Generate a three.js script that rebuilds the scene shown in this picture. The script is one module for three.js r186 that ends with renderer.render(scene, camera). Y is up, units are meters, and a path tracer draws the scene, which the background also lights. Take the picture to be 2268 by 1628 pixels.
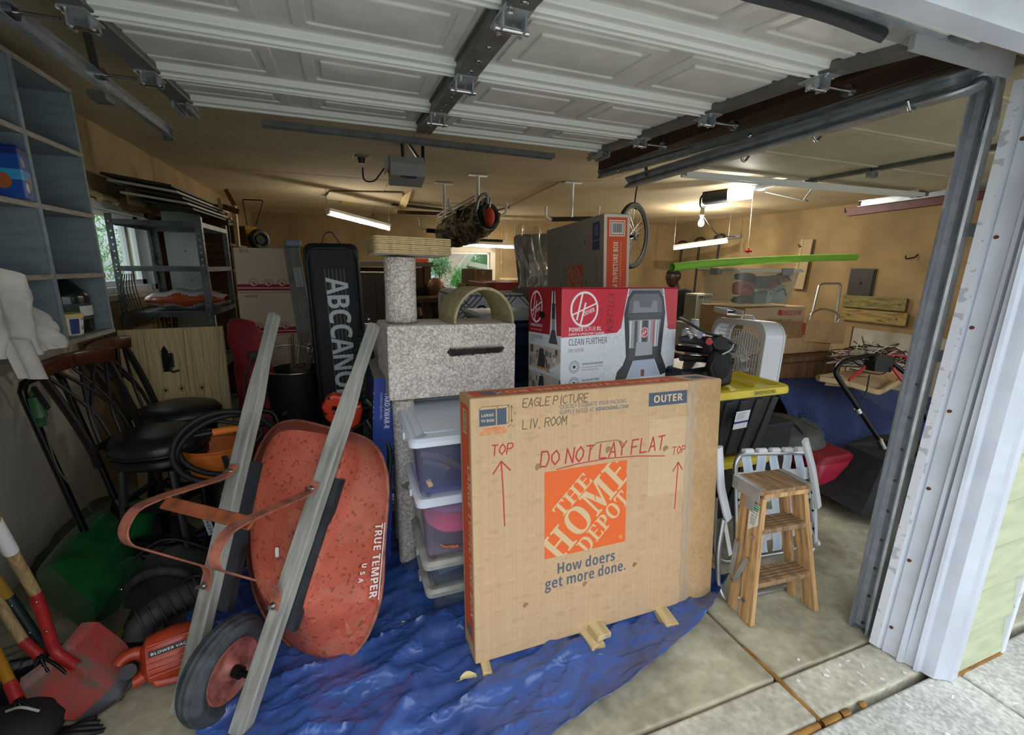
import * as THREE from 'three';
import { RoundedBoxGeometry } from 'three/addons/geometries/RoundedBoxGeometry.js';
import { mergeGeometries, toCreasedNormals } from 'three/addons/utils/BufferGeometryUtils.js';
import { MarchingCubes } from 'three/addons/objects/MarchingCubes.js';
import { RectAreaLightUniformsLib } from 'three/addons/lights/RectAreaLightUniformsLib.js';

// ---------------------------------------------------------------- camera, sky, exposure
const scene = new THREE.Scene();
const camera = new THREE.PerspectiveCamera(79.14, 2268 / 1628, 0.05, 200);
camera.position.set(0, 1.5, 0);
camera.up.set(0.0627, 0.9755, -0.2110);
camera.lookAt(0.6774, 1.0606, -1.8298);
const renderer = new THREE.WebGLRenderer();
renderer.toneMapping = THREE.LinearToneMapping;
renderer.toneMappingExposure = 1.0;
renderer.shadowMap.enabled = true;
RectAreaLightUniformsLib.init();
{ // overcast sky: three times brighter overhead than at the horizon, dim ground colour below
  const W = 64, H = 32, data = new Float32Array(W * H * 4);
  for (let r = 0; r < H; r++) for (let c = 0; c < W; c++) {
    const s = Math.sin(((r + 0.5) / H - 0.5) * Math.PI), l = s > 0 ? (1 + 2 * s) / 3 * 3.0 : 0.42;
    data.set([l * 0.95, l * 1.0, l * 1.06, 1], (r * W + c) * 4);
  }
  const sky = new THREE.DataTexture(data, W, H, THREE.RGBAFormat, THREE.FloatType);
  sky.mapping = THREE.EquirectangularReflectionMapping; sky.magFilter = THREE.LinearFilter; sky.needsUpdate = true;
  scene.background = sky; scene.environment = sky;
}

// ---------------------------------------------------------------- helpers
const V = (a) => new THREE.Vector3(...a), PI = Math.PI;
const add = (a, b, k = 1) => [a[0] + b[0] * k, a[1] + b[1] * k, a[2] + b[2] * k];
const mix = (a, b, t) => a.map((x, i) => x + (b[i] - x) * t);
const dist = (a, b) => Math.hypot(a[0] - b[0], a[1] - b[1], a[2] - b[2]);
let rs = 7;
const rnd = (a = 1, b) => { rs = (Math.imul(rs, 1664525) + 1013904223) >>> 0; const t = rs / 4294967296; return b === undefined ? t * a : a + t * (b - a); };
const hash = (x, y, s) => { let h = Math.imul(x, 374761393) ^ Math.imul(y, 668265263) ^ Math.imul(s + 11, 1274126177); h = Math.imul(h ^ (h >>> 13), 1103515245); return ((h ^ (h >>> 16)) >>> 0) / 4294967296; };
function vn(x, y, px, py, s) { // periodic value noise
  const X = Math.floor(x), Y = Math.floor(y), w = (t) => t * t * (3 - 2 * t), a = w(x - X), b = w(y - Y), m = (i, p) => ((i % p) + p) % p;
  const h = (i, j) => hash(m(X + i, px), m(Y + j, py), s);
  return (h(0, 0) * (1 - a) + h(1, 0) * a) * (1 - b) + (h(0, 1) * (1 - a) + h(1, 1) * a) * b;
}
function fbm(u, v, px, py, s = 1, o = 4) { let t = 0, k = 0.5, n = 0; for (let i = 0; i < o; i++, k *= 0.55) { t += k * vn(u * px, v * py, px, py, s + i); n += k; px *= 2; py *= 2; } return t / n; }
const rgb = (h) => [(h >> 16) & 255, (h >> 8) & 255, h & 255];
function paint(n, size, f, m = n) { // computed colour texture; covers `size` metres
  const d = new Uint8Array(n * m * 4);
  for (let y = 0; y < m; y++) for (let x = 0; x < n; x++) { const c = f(x / n, y / m); d.set([c[0], c[1], c[2], c[3] ?? 255].map((q) => Math.max(0, Math.min(255, q))), (y * n + x) * 4); }
  const t = new THREE.DataTexture(d, n, m); t.wrapS = t.wrapT = THREE.RepeatWrapping; t.magFilter = t.minFilter = THREE.LinearFilter; t.colorSpace = THREE.SRGBColorSpace; t.repeat.set(1 / size, 1 / size); t.needsUpdate = true; return t;
}
const grey = (n, size, f) => { const t = paint(n, size, (u, v) => { const q = f(u, v) * 255; return [q, q, q]; }); t.colorSpace = THREE.NoColorSpace; return t; };
const ramp = (stops, t) => { t = Math.max(0, Math.min(0.9999, t)) * (stops.length - 1); const i = Math.floor(t); return mix(rgb(stops[i]), rgb(stops[i + 1]), t - i); };
const shared = {}, lin = (h) => { const c = new THREE.Color(h); return 0.2126 * c.r + 0.7152 * c.g + 0.0722 * c.b; };
function mott(stops, size, per = 8, seed = 1, py = per) { // mottled paint: the lightest tone times a grey mottle shared by all materials of like grain and contrast
  const l = stops.map(lin), hi = stops[l.indexOf(Math.max(...l))], r = Math.min(...l) / Math.max(...l), lo = r < 0.5 ? 0.4 : r < 0.72 ? 0.62 : 0.8, kind = py === per ? [6, 6] : py < per ? [36, 4] : [5, 28], key = kind + '/' + lo;
  shared[key] ??= grey(256, 1, (u, v) => lo + (1 - lo) * Math.max(0, Math.min(1, (fbm(u, v, ...kind, 21, 5) - 0.5) * 1.7 + 0.5)));
  const t = shared[key].clone(); t.repeat.set(1 / size, 1 / size); t.offset.set(hash(seed, 1, 1), hash(seed, 2, 1)); t.needsUpdate = true; return { mottle: t, color: hi };
}
function cv(w, h, f) { const c = document.createElement('canvas'); c.width = w; c.height = h; f(c.getContext('2d'), w, h); const t = new THREE.CanvasTexture(c); t.colorSpace = THREE.SRGBColorSpace; t.userData = { cv: 1 }; return t; }
function M(c, rough = 0.7, o = {}) {
  const P = { roughness: rough, metalness: o.metal ?? 0 };
  if (c && c.mottle) { P.map = c.mottle; P.color = new THREE.Color(c.color); } else if (c && c.isTexture) P.map = c; else P.color = new THREE.Color(c);
  const { metal, ...rest } = o;
  const m = new THREE.MeshPhysicalMaterial({ ...P, ...rest });
  if (m.bumpMap && o.bumpScale === undefined) m.bumpScale = 0.003;
  return m;
}
const NZ = grey(256, 0.5, (u, v) => fbm(u, v, 16, 16, 5, 5)), FINE = grey(256, 0.12, (u, v) => fbm(u, v, 32, 32, 9, 3)), COARSE = grey(256, 2, (u, v) => fbm(u, v, 6, 6, 3, 5));
const bmp = (t, s) => ({ bumpMap: t, bumpScale: s });

// geometry
function clean(g) { g = g.index ? g.toNonIndexed() : g; for (const k of Object.keys(g.attributes)) if (!['position', 'normal', 'uv'].includes(k)) g.deleteAttribute(k); g.morphAttributes = {}; if (!g.attributes.normal) g.computeVertexNormals(); if (!g.attributes.uv) boxUV(g); return g; }
function boxUV(g) {
  const p = g.attributes.position, n = g.attributes.normal, uv = new Float32Array(p.count * 2);
  for (let i = 0; i < p.count; i += 3) {
    let x = 0, y = 0, z = 0;
    for (let k = 0; k < 3; k++) { x += n.getX(i + k); y += n.getY(i + k); z += n.getZ(i + k); }
    x = Math.abs(x); y = Math.abs(y); z = Math.abs(z);
    for (let k = 0; k < 3; k++) {
      const q = [p.getX(i + k), p.getY(i + k), p.getZ(i + k)], w = x >= y && x >= z ? [q[2], q[1]] : y >= z ? [q[0], q[2]] : [q[0], q[1]];
      uv[(i + k) * 2] = w[0]; uv[(i + k) * 2 + 1] = w[1];
    }
  }
  g.setAttribute('uv', new THREE.BufferAttribute(uv, 2)); return g;
}
const merged = (gs) => { gs = [].concat(gs).map(clean); return gs.length > 1 ? mergeGeometries(gs) : gs[0]; };
const used = {};
const numbered = (n) => { used[n] = (used[n] ?? -1) + 1; return used[n] ? n + '_' + String(used[n]).padStart(3, '0') : n; };
const SINGLY = new Set('bolt hanger end_cap chain shaft fold_strut handle_bolt screw rivet foot_cap leg_lock chrome_ring slot hook strap lower_tube data_plate side support red_lever latch plate_backing flag_bracket joint_clip bracket punched_hole leg_tube block hanging_toy dark_lump coil nail tine frame_tube chair_pole folded_frame grip_ridge carton_wall top_flap machine_frame tray_body corner_plate spreader wall_strip drawer_case stem'.split(' '));
function obj(name, gs, m, parent = scene, keepUV = false) {
  if (Array.isArray(gs) && gs.length > 1 && SINGLY.has(name) && parent !== scene) { let o; for (const g of gs) o = obj(name, g, m, parent, keepUV); return o; }
  const g = merged(gs); if (!keepUV && !g.userData.uv) boxUV(g);
  const o = new THREE.Mesh(g, m); o.name = numbered(name); o.castShadow = o.receiveShadow = true; parent.add(o); return o;
}
function tag(o, label, category, group) { o.userData.label = label; o.userData.category = category; if (group) o.userData.group = group; return o; }
const built = [];
function thing(name, label, category, group) { const o = new THREE.Group(); o.name = numbered(name); scene.add(o); built.push(o); return tag(o, label, category, group); }
function struct(name, gs, m, keepUV) { const o = obj(name, gs, m, scene, keepUV); o.userData.kind = 'structure'; return o; }
function structGroup(name) { const o = new THREE.Group(); o.name = numbered(name); o.userData.kind = 'structure'; scene.add(o); return o; }
function copy(o, label, pos, ry = 0) { const c = o.clone(); c.name = numbered(o.name.replace(/_\d{3}$/, '')); scene.add(c); c.position.set(...pos); c.rotation.y += ry; if (label) c.userData.label = label; return c; }
const place = (g, pos, rot) => { if (rot) g.applyMatrix4(new THREE.Matrix4().makeRotationFromEuler(new THREE.Euler(rot[0], rot[1], rot[2], 'YXZ'))); return g.translate(...pos); };
const box = (w, h, d, pos = [0, 0, 0], rot) => place(new THREE.BoxGeometry(w, h, d), pos, rot);
const rbox = (w, h, d, r, pos = [0, 0, 0], rot, seg = 2) => place(new RoundedBoxGeometry(w, h, d, seg, Math.min(r, w / 2.01, h / 2.01, d / 2.01)), pos, rot);
const span = (x0, x1, y0, y1, z0, z1, r = 0) => (r ? rbox : (w, h, d, _, p) => box(w, h, d, p))(x1 - x0, y1 - y0, z1 - z0, r, [(x0 + x1) / 2, (y0 + y1) / 2, (z0 + z1) / 2]);
function basis(o, y, zHint = [0, 0, 1]) { // matrix whose y axis runs along `y`
  const Y = V(y).normalize(), X = new THREE.Vector3().crossVectors(Y, V(zHint));
  if (X.lengthSq() < 1e-8) X.crossVectors(Y, new THREE.Vector3(1, 0.01, 0));
  X.normalize(); const Z = new THREE.Vector3().crossVectors(X, Y);
  return new THREE.Matrix4().makeBasis(X, Y, Z).setPosition(...o);
}
function frame(o, x, y, z) { return new THREE.Matrix4().makeBasis(V(x), V(y), V(z)).setPosition(...o); }
function bar(p, q, w, d, zHint, r = 0.003) { // straight bar of rectangular section, its uv running along it in metres
  const L = dist(p, q), g = clean(new RoundedBoxGeometry(w, L, d, 1, Math.min(r, w / 3, d / 3))); boxUV(g); g.userData.uv = 1;
  return g.applyMatrix4(basis(mix(p, q, 0.5), add(q, p, -1), zHint));
}
function cyl(p, q, r1, r2 = r1, seg = 14, open = false) { return new THREE.CylinderGeometry(r2, r1, dist(p, q), seg, 1, open).applyMatrix4(basis(mix(p, q, 0.5), add(q, p, -1))); }
function rounded(pts, rad, closed = false, n = 5) { // polyline with its corners rounded
  const out = [], N = pts.length;
  for (let i = 0; i < N; i++) {
    if (!closed && (i === 0 || i === N - 1)) { out.push(pts[i]); continue; }
    const a = pts[(i + N - 1) % N], b = pts[i], c = pts[(i + 1) % N], la = dist(a, b), lc = dist(b, c), r = Math.min(rad, la * 0.48, lc * 0.48);
    const p = mix(b, a, r / la), q = mix(b, c, r / lc);
    for (let k = 0; k <= n; k++) { const t = k / n; out.push(mix(mix(p, b, t), mix(b, q, t), t)); }
  }
  return out;
}
class Path extends THREE.Curve { constructor(p, closed) { super(); this.p = closed ? [...p, p[0]] : p; this.l = [0]; for (let i = 1; i < this.p.length; i++) this.l.push(this.l[i - 1] + dist(this.p[i], this.p[i - 1])); }
  getPoint(t, v = new THREE.Vector3()) { const s = t * this.l[this.l.length - 1]; let i = 1; while (i < this.l.length - 1 && this.l[i] < s) i++; const k = (s - this.l[i - 1]) / Math.max(1e-9, this.l[i] - this.l[i - 1]); return v.set(...mix(this.p[i - 1], this.p[i], k)); }
  getPointAt(t, v) { return this.getPoint(t, v); } }
function pipe(pts, r, rad = 0.03, closed = false, seg = 8) { const p = rad ? rounded(pts, rad, closed) : pts; const c = new Path(p, closed); return new THREE.TubeGeometry(c, Math.max(8, Math.min(220, p.length * 3)), r, seg, closed); }
function tube(pts, r, seg = 8, closed = false, n = 6) { return new THREE.TubeGeometry(new THREE.CatmullRomCurve3(pts.map(V), closed, 'centripetal'), pts.length * n, r, seg, closed); }
function ribbon(pts, w, t, up, rad = 0.03, closed = false) { // flat strap swept along a path; `up` is the direction of its width
  const p = rounded(pts, rad, closed), U = V(up).normalize(), pos = [], idx = [], N = p.length;
  for (let i = 0; i < N; i++) {
    const a = V(p[Math.max(0, i - 1)]), b = V(p[Math.min(N - 1, i + 1)]), T = b.sub(a).normalize(), n = new THREE.Vector3().crossVectors(T, U).normalize(), u = new THREE.Vector3().crossVectors(n, T).normalize();
    for (const [s, k] of [[1, 1], [1, -1], [-1, -1], [-1, 1]]) pos.push(...V(p[i]).addScaledVector(u, s * w / 2).addScaledVector(n, k * t / 2).toArray());
  }
  for (let i = 0; i < N - 1; i++) for (let k = 0; k < 4; k++) { const a = i * 4 + k, b = i * 4 + (k + 1) % 4; idx.push(a, b, b + 4, a, b + 4, a + 4); }
  idx.push(0, 2, 1, 0, 3, 2); const e = (N - 1) * 4; idx.push(e, e + 1, e + 2, e, e + 2, e + 3);
  return creased(pos, idx);
}
function creased(pos, idx, angle = 0.6) { const g = new THREE.BufferGeometry(); g.setAttribute('position', new THREE.Float32BufferAttribute(pos, 3)); g.setIndex(idx); return toCreasedNormals(g, angle); }
function ext(pts, depth, bevel = 0, holes = []) { // outline in x, y extruded along z, centred on z = 0
  const s = new THREE.Shape(pts.map(([x, y]) => new THREE.Vector2(x, y))); for (const h of holes) s.holes.push(new THREE.Path(h.map(([x, y]) => new THREE.Vector2(x, y))));
  const g = new THREE.ExtrudeGeometry(s, { depth: depth - 2 * bevel, bevelEnabled: bevel > 0, bevelSize: bevel, bevelThickness: bevel, bevelOffset: -bevel, bevelSegments: 2, curveSegments: 10 });
  return g.translate(0, 0, -depth / 2 + bevel);
}
const rrect = (w, h, r, n = 5, cx = 0, cy = 0) => { const o = []; for (const [sx, sy, a] of [[1, 1, 0], [-1, 1, 1], [-1, -1, 2], [1, -1, 3]]) for (let k = 0; k <= n; k++) { const t = (a + k / n) * PI / 2; o.push([cx + sx * (w / 2 - r) + r * Math.cos(t), cy + sy * (h / 2 - r) + r * Math.sin(t)]); } return o; };
const circle = (r, n = 24, cx = 0, cy = 0) => Array.from({ length: n }, (_, i) => [cx + r * Math.cos(i / n * 2 * PI), cy + r * Math.sin(i / n * 2 * PI)]);
const lathe = (prof, seg = 28) => new THREE.LatheGeometry(prof.map(([r, y]) => new THREE.Vector2(r, y)), seg);
function plank(a, b, c, d, t) { // slab whose front face has corners a b c d (counter-clockwise seen from the front)
  const n = new THREE.Vector3().crossVectors(V(b).sub(V(a)), V(d).sub(V(a))).normalize().multiplyScalar(-t).toArray(), f = [a, b, c, d], k = f.map((p) => add(p, n)), pos = [...f, ...k].flat();
  return creased(pos, [0, 1, 2, 0, 2, 3, 4, 6, 5, 4, 7, 6, 0, 4, 5, 0, 5, 1, 1, 5, 6, 1, 6, 2, 2, 6, 7, 2, 7, 3, 3, 7, 4, 3, 4, 0], 0.1);
}
function loft(rings, capA = true, capB = true, angle = 0.7, wrap = true) { // rings of equal length joined in order
  const n = rings[0].length, pos = rings.flat(2), idx = [], m = wrap ? n : n - 1;
  for (let i = 0; i < rings.length - 1; i++) for (let k = 0; k < m; k++) { const a = i * n + k, b = i * n + (k + 1) % n; idx.push(a, b, b + n, a, b + n, a + n); }
  const cap = (r, base, flip) => { const c = [0, 1, 2].map((j) => r.reduce((s, p) => s + p[j], 0) / n), ci = pos.length / 3; pos.push(...c); for (let k = 0; k < n; k++) { const a = base + k, b = base + (k + 1) % n; idx.push(...(flip ? [ci, b, a] : [ci, a, b])); } };
  if (capA) cap(rings[0], 0, true); if (capB) cap(rings[rings.length - 1], (rings.length - 1) * n, false);
  return creased(pos, idx, angle);
}
function sheet(f, nu, nv, t, angle = 1.2) { // surface f(u, v) -> [x, y, z] with thickness t
  const P = [], pos = [], idx = [];
  for (let j = 0; j <= nv; j++) for (let i = 0; i <= nu; i++) P.push(V(f(i / nu, j / nv)));
  const at = (i, j) => P[Math.max(0, Math.min(nv, j)) * (nu + 1) + Math.max(0, Math.min(nu, i))], N = P.length, k = [];
  for (let j = 0; j <= nv; j++) for (let i = 0; i <= nu; i++) { const n = new THREE.Vector3().crossVectors(at(i + 1, j).clone().sub(at(i - 1, j)), at(i, j + 1).clone().sub(at(i, j - 1))).normalize(); pos.push(...at(i, j).toArray()); k.push(...at(i, j).clone().addScaledVector(n, -t).toArray()); }
  pos.push(...k);
  const q = (a, b, c, d) => idx.push(a, b, c, a, c, d);
  for (let j = 0; j < nv; j++) for (let i = 0; i < nu; i++) { const a = j * (nu + 1) + i, b = a + 1, c = b + nu + 1, d = a + nu + 1; q(a, b, c, d); q(N + a, N + d, N + c, N + b); }
  for (let i = 0; i < nu; i++) { const a = i, b = i + 1, c = nv * (nu + 1) + i, d = c + 1; q(a, N + a, N + b, b); q(c, d, N + d, N + c); }
  for (let j = 0; j < nv; j++) { const a = j * (nu + 1), b = a + nu + 1, c = a + nu, d = c + nu + 1; q(a, b, N + b, N + a); q(c, N + c, N + d, d); }
  return creased(pos, idx, angle);
}
function decal(name, tex, w, h, mtx, parent, o = {}) { // printed label or lettering on a surface
  const m = o.mat ?? M(tex, o.rough ?? 0.6, { alphaTest: o.cut ? 0.5 : 0 });
  const d = obj(name, new THREE.PlaneGeometry(w, h).translate(0, 0, o.lift ?? 0.0015), m, parent, true); d.applyMatrix4(mtx); if (o.label) d.userData.label = o.label; return d;
}
const mtx = (pos, rot = [0, 0, 0]) => new THREE.Matrix4().makeRotationFromEuler(new THREE.Euler(rot[0], rot[1], rot[2], 'YXZ')).setPosition(...pos);
function carton(name, label, category, w, h, d, pos, rot, mats, group) { // cardboard box standing on `pos`, faces in the order +x -x +y -y +z -z
  const t = thing(name, label, category, group), g = new RoundedBoxGeometry(w, h, d, 2, 0.006).translate(0, h / 2, 0);
  const b = new THREE.Mesh(g, mats); b.name = numbered('carton_body'); b.castShadow = b.receiveShadow = true; t.add(b);
  t.position.set(...pos); t.rotation.set(rot[0], rot[1], rot[2], 'YXZ'); t.userData.fixed = 1; return t;
}
// single-stroke capitals for handwriting, on a grid 4 wide and 6 high
const STROKE = { A: '06 20 46|14 34', B: '00 06|00 30 42 33 03|33 44 45 36 06', C: '41 20 02 04 26 45', D: '00 06|00 30 42 44 36 06', E: '40 00 06 46|03 33', F: '40 00 06|03 33', G: '41 20 02 04 26 45 43 23', H: '00 06|40 46|03 43', I: '20 26', K: '00 06|40 03 46', L: '00 06 46', M: '06 00 24 40 46', N: '06 00 46 40', O: '20 02 04 26 44 42 20', P: '06 00 30 41 42 33 03', R: '06 00 30 41 42 33 03|23 46', S: '41 20 01 02 43 44 26 05', T: '00 40|20 26', U: '00 04 26 44 40', V: '00 26 40', X: '00 46|40 06', Y: '00 23 40|23 26', '.': '16 17' };
function hand(c, text, x, y, s, lw, col, gap = 1.5) { // baseline at y
  c.strokeStyle = col; c.lineWidth = lw; c.lineCap = c.lineJoin = 'round';
  for (const ch of text) { if (STROKE[ch]) for (const line of STROKE[ch].split('|')) { c.beginPath(); line.split(' ').forEach((p, i) => { const X = x + (+p[0] + hash(i, x | 0, 3) * 0.35) * s * 0.135 - (+p[1] - 6) * s * 0.02, Y = y + (+p[1] - 6 + hash(i, x | 0, 8) * 0.3) * s / 6; i ? c.lineTo(X, Y) : c.moveTo(X, Y); }); c.stroke(); } x += (ch === ' ' ? 2.2 : ch === 'I' || ch === '.' ? 2.6 + gap : 4 + gap) * s * 0.135; }
}
function txt(c, s, x, y, size, col, o = {}) { c.save(); c.translate(x, y); if (o.rot) c.rotate(o.rot); c.font = (o.bold ? 'bold ' : '') + size + 'px ' + (o.font ?? 'sans-serif'); const k = o.fit ? o.fit / c.measureText(s).width : o.sx; if (k) c.scale(k, 1); c.textAlign = o.align ?? 'left'; c.textBaseline = o.base ?? 'alphabetic'; c.fillStyle = col; c.fillText(s, 0, 0); c.restore(); }

// ---------------------------------------------------------------- materials
const tanWall = M(mott([0x8c7650, 0x9a845e, 0xa48e68], 2.2, 5, 21), 0.9, bmp(NZ, 0.002));
const ceilPaint = M(mott([0xb0a284, 0xbfb193, 0xc8ba9c], 2.6, 5, 23), 0.92, bmp(NZ, 0.002));
const greyWall = M(mott([0xb2aa98, 0xc0b9a8, 0xcac4b4], 1.8, 5, 25), 0.9, bmp(NZ, 0.002));
const concrete = M(paint(512, 1.6, (u, v) => { const a = fbm(u, v, 5, 5, 31, 6), b = fbm(u, v, 90, 90, 33, 2); const k = (a - 0.5) * 90 + (b - 0.5) * 46; return [184 + k, 180 + k, 162 + k * 0.95]; }), 0.85, bmp(NZ, 0.003));
const stained = M(paint(512, 2.4, (u, v) => { const a = fbm(u, v, 4, 9, 35, 6), b = fbm(u, v, 70, 70, 37, 2), s = Math.max(0, fbm(u, v, 6, 3, 39, 5) - 0.5) * 2.2; const k = (a - 0.5) * 110 + (b - 0.5) * 34; return [172 + k - s * 70, 166 + k - s * 72, 142 + k * 0.9 - s * 66]; }), 0.8, bmp(NZ, 0.003));
const drive = M(paint(512, 1.2, (u, v) => { const a = fbm(u, v, 4, 4, 41, 5), b = fbm(u, v, 120, 120, 43, 2); const k = (a - 0.5) * 50 + (b - 0.5) * 70; return [190 + k, 191 + k, 184 + k]; }), 0.9, bmp(NZ, 0.004));
const groove = M(0x4a3e30, 0.95), rustFoam = M(mott([0x8a5a22, 0xa97b3c, 0x5a3d1c], 0.3, 8, 45), 0.95);
const whiteTrim = M(mott([0xc4cfe0, 0xcfd9e8, 0xd8e0ec], 0.9, 6, 47), 0.35, { clearcoat: 0.2 });
const chippedTrim = M(paint(256, 0.5, (u, v) => { const a = fbm(u, v, 14, 14, 49, 4); return a > 0.66 ? [188, 191, 196] : [222, 227, 234]; }), 0.5);
const siding = M(mott([0xb3bc98, 0xbdc6a2, 0xc4ccaa], 0.6, 6, 51, 30), 0.7, bmp(NZ, 0.0015));
const galv = M(mott([0x8f969c, 0xa6adb3, 0xb4bac0], 0.35, 8, 53), 0.34, { metal: 0.45 });
const darkGalv = M(mott([0x5e605f, 0x6c6e6d, 0x787a79], 0.35, 8, 55), 0.5, { metal: 0.4 });
const doorWhite = M(mott([0xd2d2cb, 0xdadad3, 0xe0e0d9], 0.8, 6, 57), 0.5, bmp(FINE, 0.0006));
const doorRib = M(0xe6e8e3, 0.4), doorBeige = M(mott([0xb3a88e, 0xbbb097, 0xc2b89e], 1.2, 5, 59), 0.55, bmp(FINE, 0.0006));
const blackRubber = M(0x17181a, 0.55, bmp(FINE, 0.0008)), blackPlastic = M(0x141517, 0.45), blackMetal = M(0x101113, 0.32, { metal: 0.35 }), darkPlastic = M(0x2a2d31, 0.5), charcoal = M(0x1b1d20, 0.75);
const steel = M(0xb9bcc0, 0.25, { metal: 1 }), chrome = M(0xd6d8da, 0.14, { metal: 1 }), alu = M(0xc3c6c8, 0.35, { metal: 0.9 });
const white = M(0xe9ebec, 0.4), whitePlastic = M(0xe4e8ee, 0.32, { clearcoat: 0.3 });
const GRAIN = grey(256, 0.7, (u, v) => fbm(u, v, 40, 5, 61, 3));
const streak = (stops, seed, size = 0.8, a = 40, b = 5) => M(mott(stops, size, a, seed, b), 0.75, bmp(GRAIN, 0.0012));
const greyWood = streak([0x6f706a, 0x9a9a92, 0xb4b3aa], 61, 0.6, 48, 5), brownWood = streak([0x5a3a22, 0x6d4a2c, 0x7d5836], 63), palePine = streak([0xb99a63, 0xcdb27c, 0xdcc592], 65), firStep = streak([0xa8743e, 0xcc985c, 0xe2b47c], 67, 0.5, 26, 4), darkWood = M(mott([0x2c160c, 0x4a2413, 0x5a2e18], 0.4, 20, 69, 4), 0.28, { clearcoat: 0.5 }), darkBeam = streak([0x21140b, 0x33200f, 0x422a16], 71);
const cardboardTex = (w = 1) => { const t = (shared.card ??= cardPaint()).clone(); t.repeat.set(1 / w, 1 / w); t.needsUpdate = true; return t; };
const cardPaint = (w = 1) => paint(256, w, (u, v) => { const a = fbm(u, v, 6, 6, 73, 4), c = Math.sin(u * 2 * PI * 60) * 2.5, b = fbm(u, v, 60, 60, 75, 2); const k = (a - 0.5) * 22 + (b - 0.5) * 20 + c; return [184 + k, 150 + k, 108 + k]; });
const cardboard = M(cardboardTex(1), 0.88), kraft = M(mott([0x8a6a44, 0x9a7850, 0xa88559], 0.8, 6, 77), 0.9);
const carpet = M(paint(512, 0.42, (u, v) => { const a = fbm(u, v, 58, 58, 81, 3), b = fbm(u, v, 120, 120, 83, 2), c = fbm(u, v, 5, 5, 85, 3); const k = (a - 0.5) * 120 + (b - 0.5) * 70 + (c - 0.5) * 30; return [220 + k, 212 + k, 201 + k]; }), 1, { ...bmp(grey(256, 0.21, (u, v) => fbm(u, v, 46, 46, 87, 3)), 0.006), sheen: 0.3 });
const sisal = M(mott([0xb4945a, 0xd6b67a, 0xe6cc96], 0.08, 12, 89), 0.95, bmp(FINE, 0.001));
const glassPane = new THREE.MeshPhysicalMaterial({ color: 0xf4faf8, roughness: 0.05, transmission: 1, thickness: 0, ior: 1.45 });
const clearBin = new THREE.MeshPhysicalMaterial({ color: 0xeaeef6, roughness: 0.16, transmission: 0.9, thickness: 0, ior: 1.4 });
const lampGlow = (c, i) => new THREE.MeshStandardMaterial({ color: 0xffffff, emissive: c, emissiveIntensity: i, roughness: 0.5 });
function sweep(pts, prof, up, rad = 0.05, closedPath = false) { // closed section `prof` swept along a path, its second axis along `up`
  const p = rad ? rounded(pts, rad, closedPath, 8) : pts, U = V(up).normalize(), N = p.length;
  return loft(p.map((q, i) => { const T = V(p[Math.min(N - 1, i + 1)]).sub(V(p[Math.max(0, i - 1)])).normalize(), n = new THREE.Vector3().crossVectors(T, U).normalize(), u = new THREE.Vector3().crossVectors(n, T).normalize(); return prof.map(([a, b]) => V(q).addScaledVector(n, a).addScaledVector(u, b).toArray()); }), true, true, 0.5);
}
const channel = (w, h, t) => [[-w / 2, 0], [w / 2, 0], [w / 2, h], [w / 2 - t, h], [w / 2 - t, t], [-w / 2 + t, t], [-w / 2 + t, h], [-w / 2, h]];

// ---------------------------------------------------------------- the building
{ // garage floor, threshold slabs and driveway with open joints between them
  struct('ground', span(-14, 22, -0.32, -0.2, -30, 12), M(mott([0x4e5a35, 0x5d6840, 0x6a7148], 3, 6, 91), 1));
  const f = structGroup('floor'); const slab = (x0, x1, z0, z1, m) => obj('slab', rbox(x1 - x0, 0.2, z1 - z0, 0.012, [(x0 + x1) / 2, -0.1, (z0 + z1) / 2], null, 2), m, f);
  slab(-1.7, 1.432, -10, -0.948, stained); slab(1.448, 6.9, -10, -0.948, stained);
  const g = structGroup('threshold');
  const lip = (x0, x1) => obj('slab', rbox(x1 - x0, 0.2, 0.158, 0.012, [(x0 + x1) / 2, -0.1, -0.861], null, 2), concrete, g);
  lip(-1.7, 1.432); lip(1.448, 2.6); lip(2.61, 6.9);
  const d = structGroup('driveway');
  for (const [x0, x1] of [[-6, -1.2], [-1.19, 2.12], [2.135, 6.5], [6.51, 12]]) obj('slab', rbox(x1 - x0, 0.2, 3.2, 0.014, [(x0 + x1) / 2, -0.1, 0.842], null, 2), drive, d);
  obj('slab', rbox(18, 0.2, 4, 0.014, [3, -0.1, 4.46], null, 2), drive, d);
  obj('joint_sealant', [tube([[1.44, -0.012, -0.78], [1.436, -0.008, -0.85], [1.444, -0.01, -0.93], [1.438, -0.012, -1.1]], 0.009), ...[[1.28, 1.42], [1.44, 1.52], [1.535, 1.57], [1.63, 1.65]].map(([a, b]) => tube([[a, -0.012, -0.771], [(a + b) / 2, -0.006, -0.768], [b, -0.012, -0.771]], 0.011))], rustFoam, d);
}
struct('wall_near_left', span(-1.7, -1.55, 0, 1.28, -3.4, -0.9), greyWall);
struct('wall_left', [span(-1.7, -1.55, 0, 1.28, -10, -3.4), span(-1.7, -1.55, 1.9, 2.5, -10, -0.9), span(-1.7, -1.55, 1.28, 1.9, -10, -4.75), span(-1.7, -1.55, 1.28, 1.9, -3.5, -0.9)], tanWall);
const backAt = (x) => -9.75 + (x + 1.55) * 1.65 / 8.2;
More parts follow.
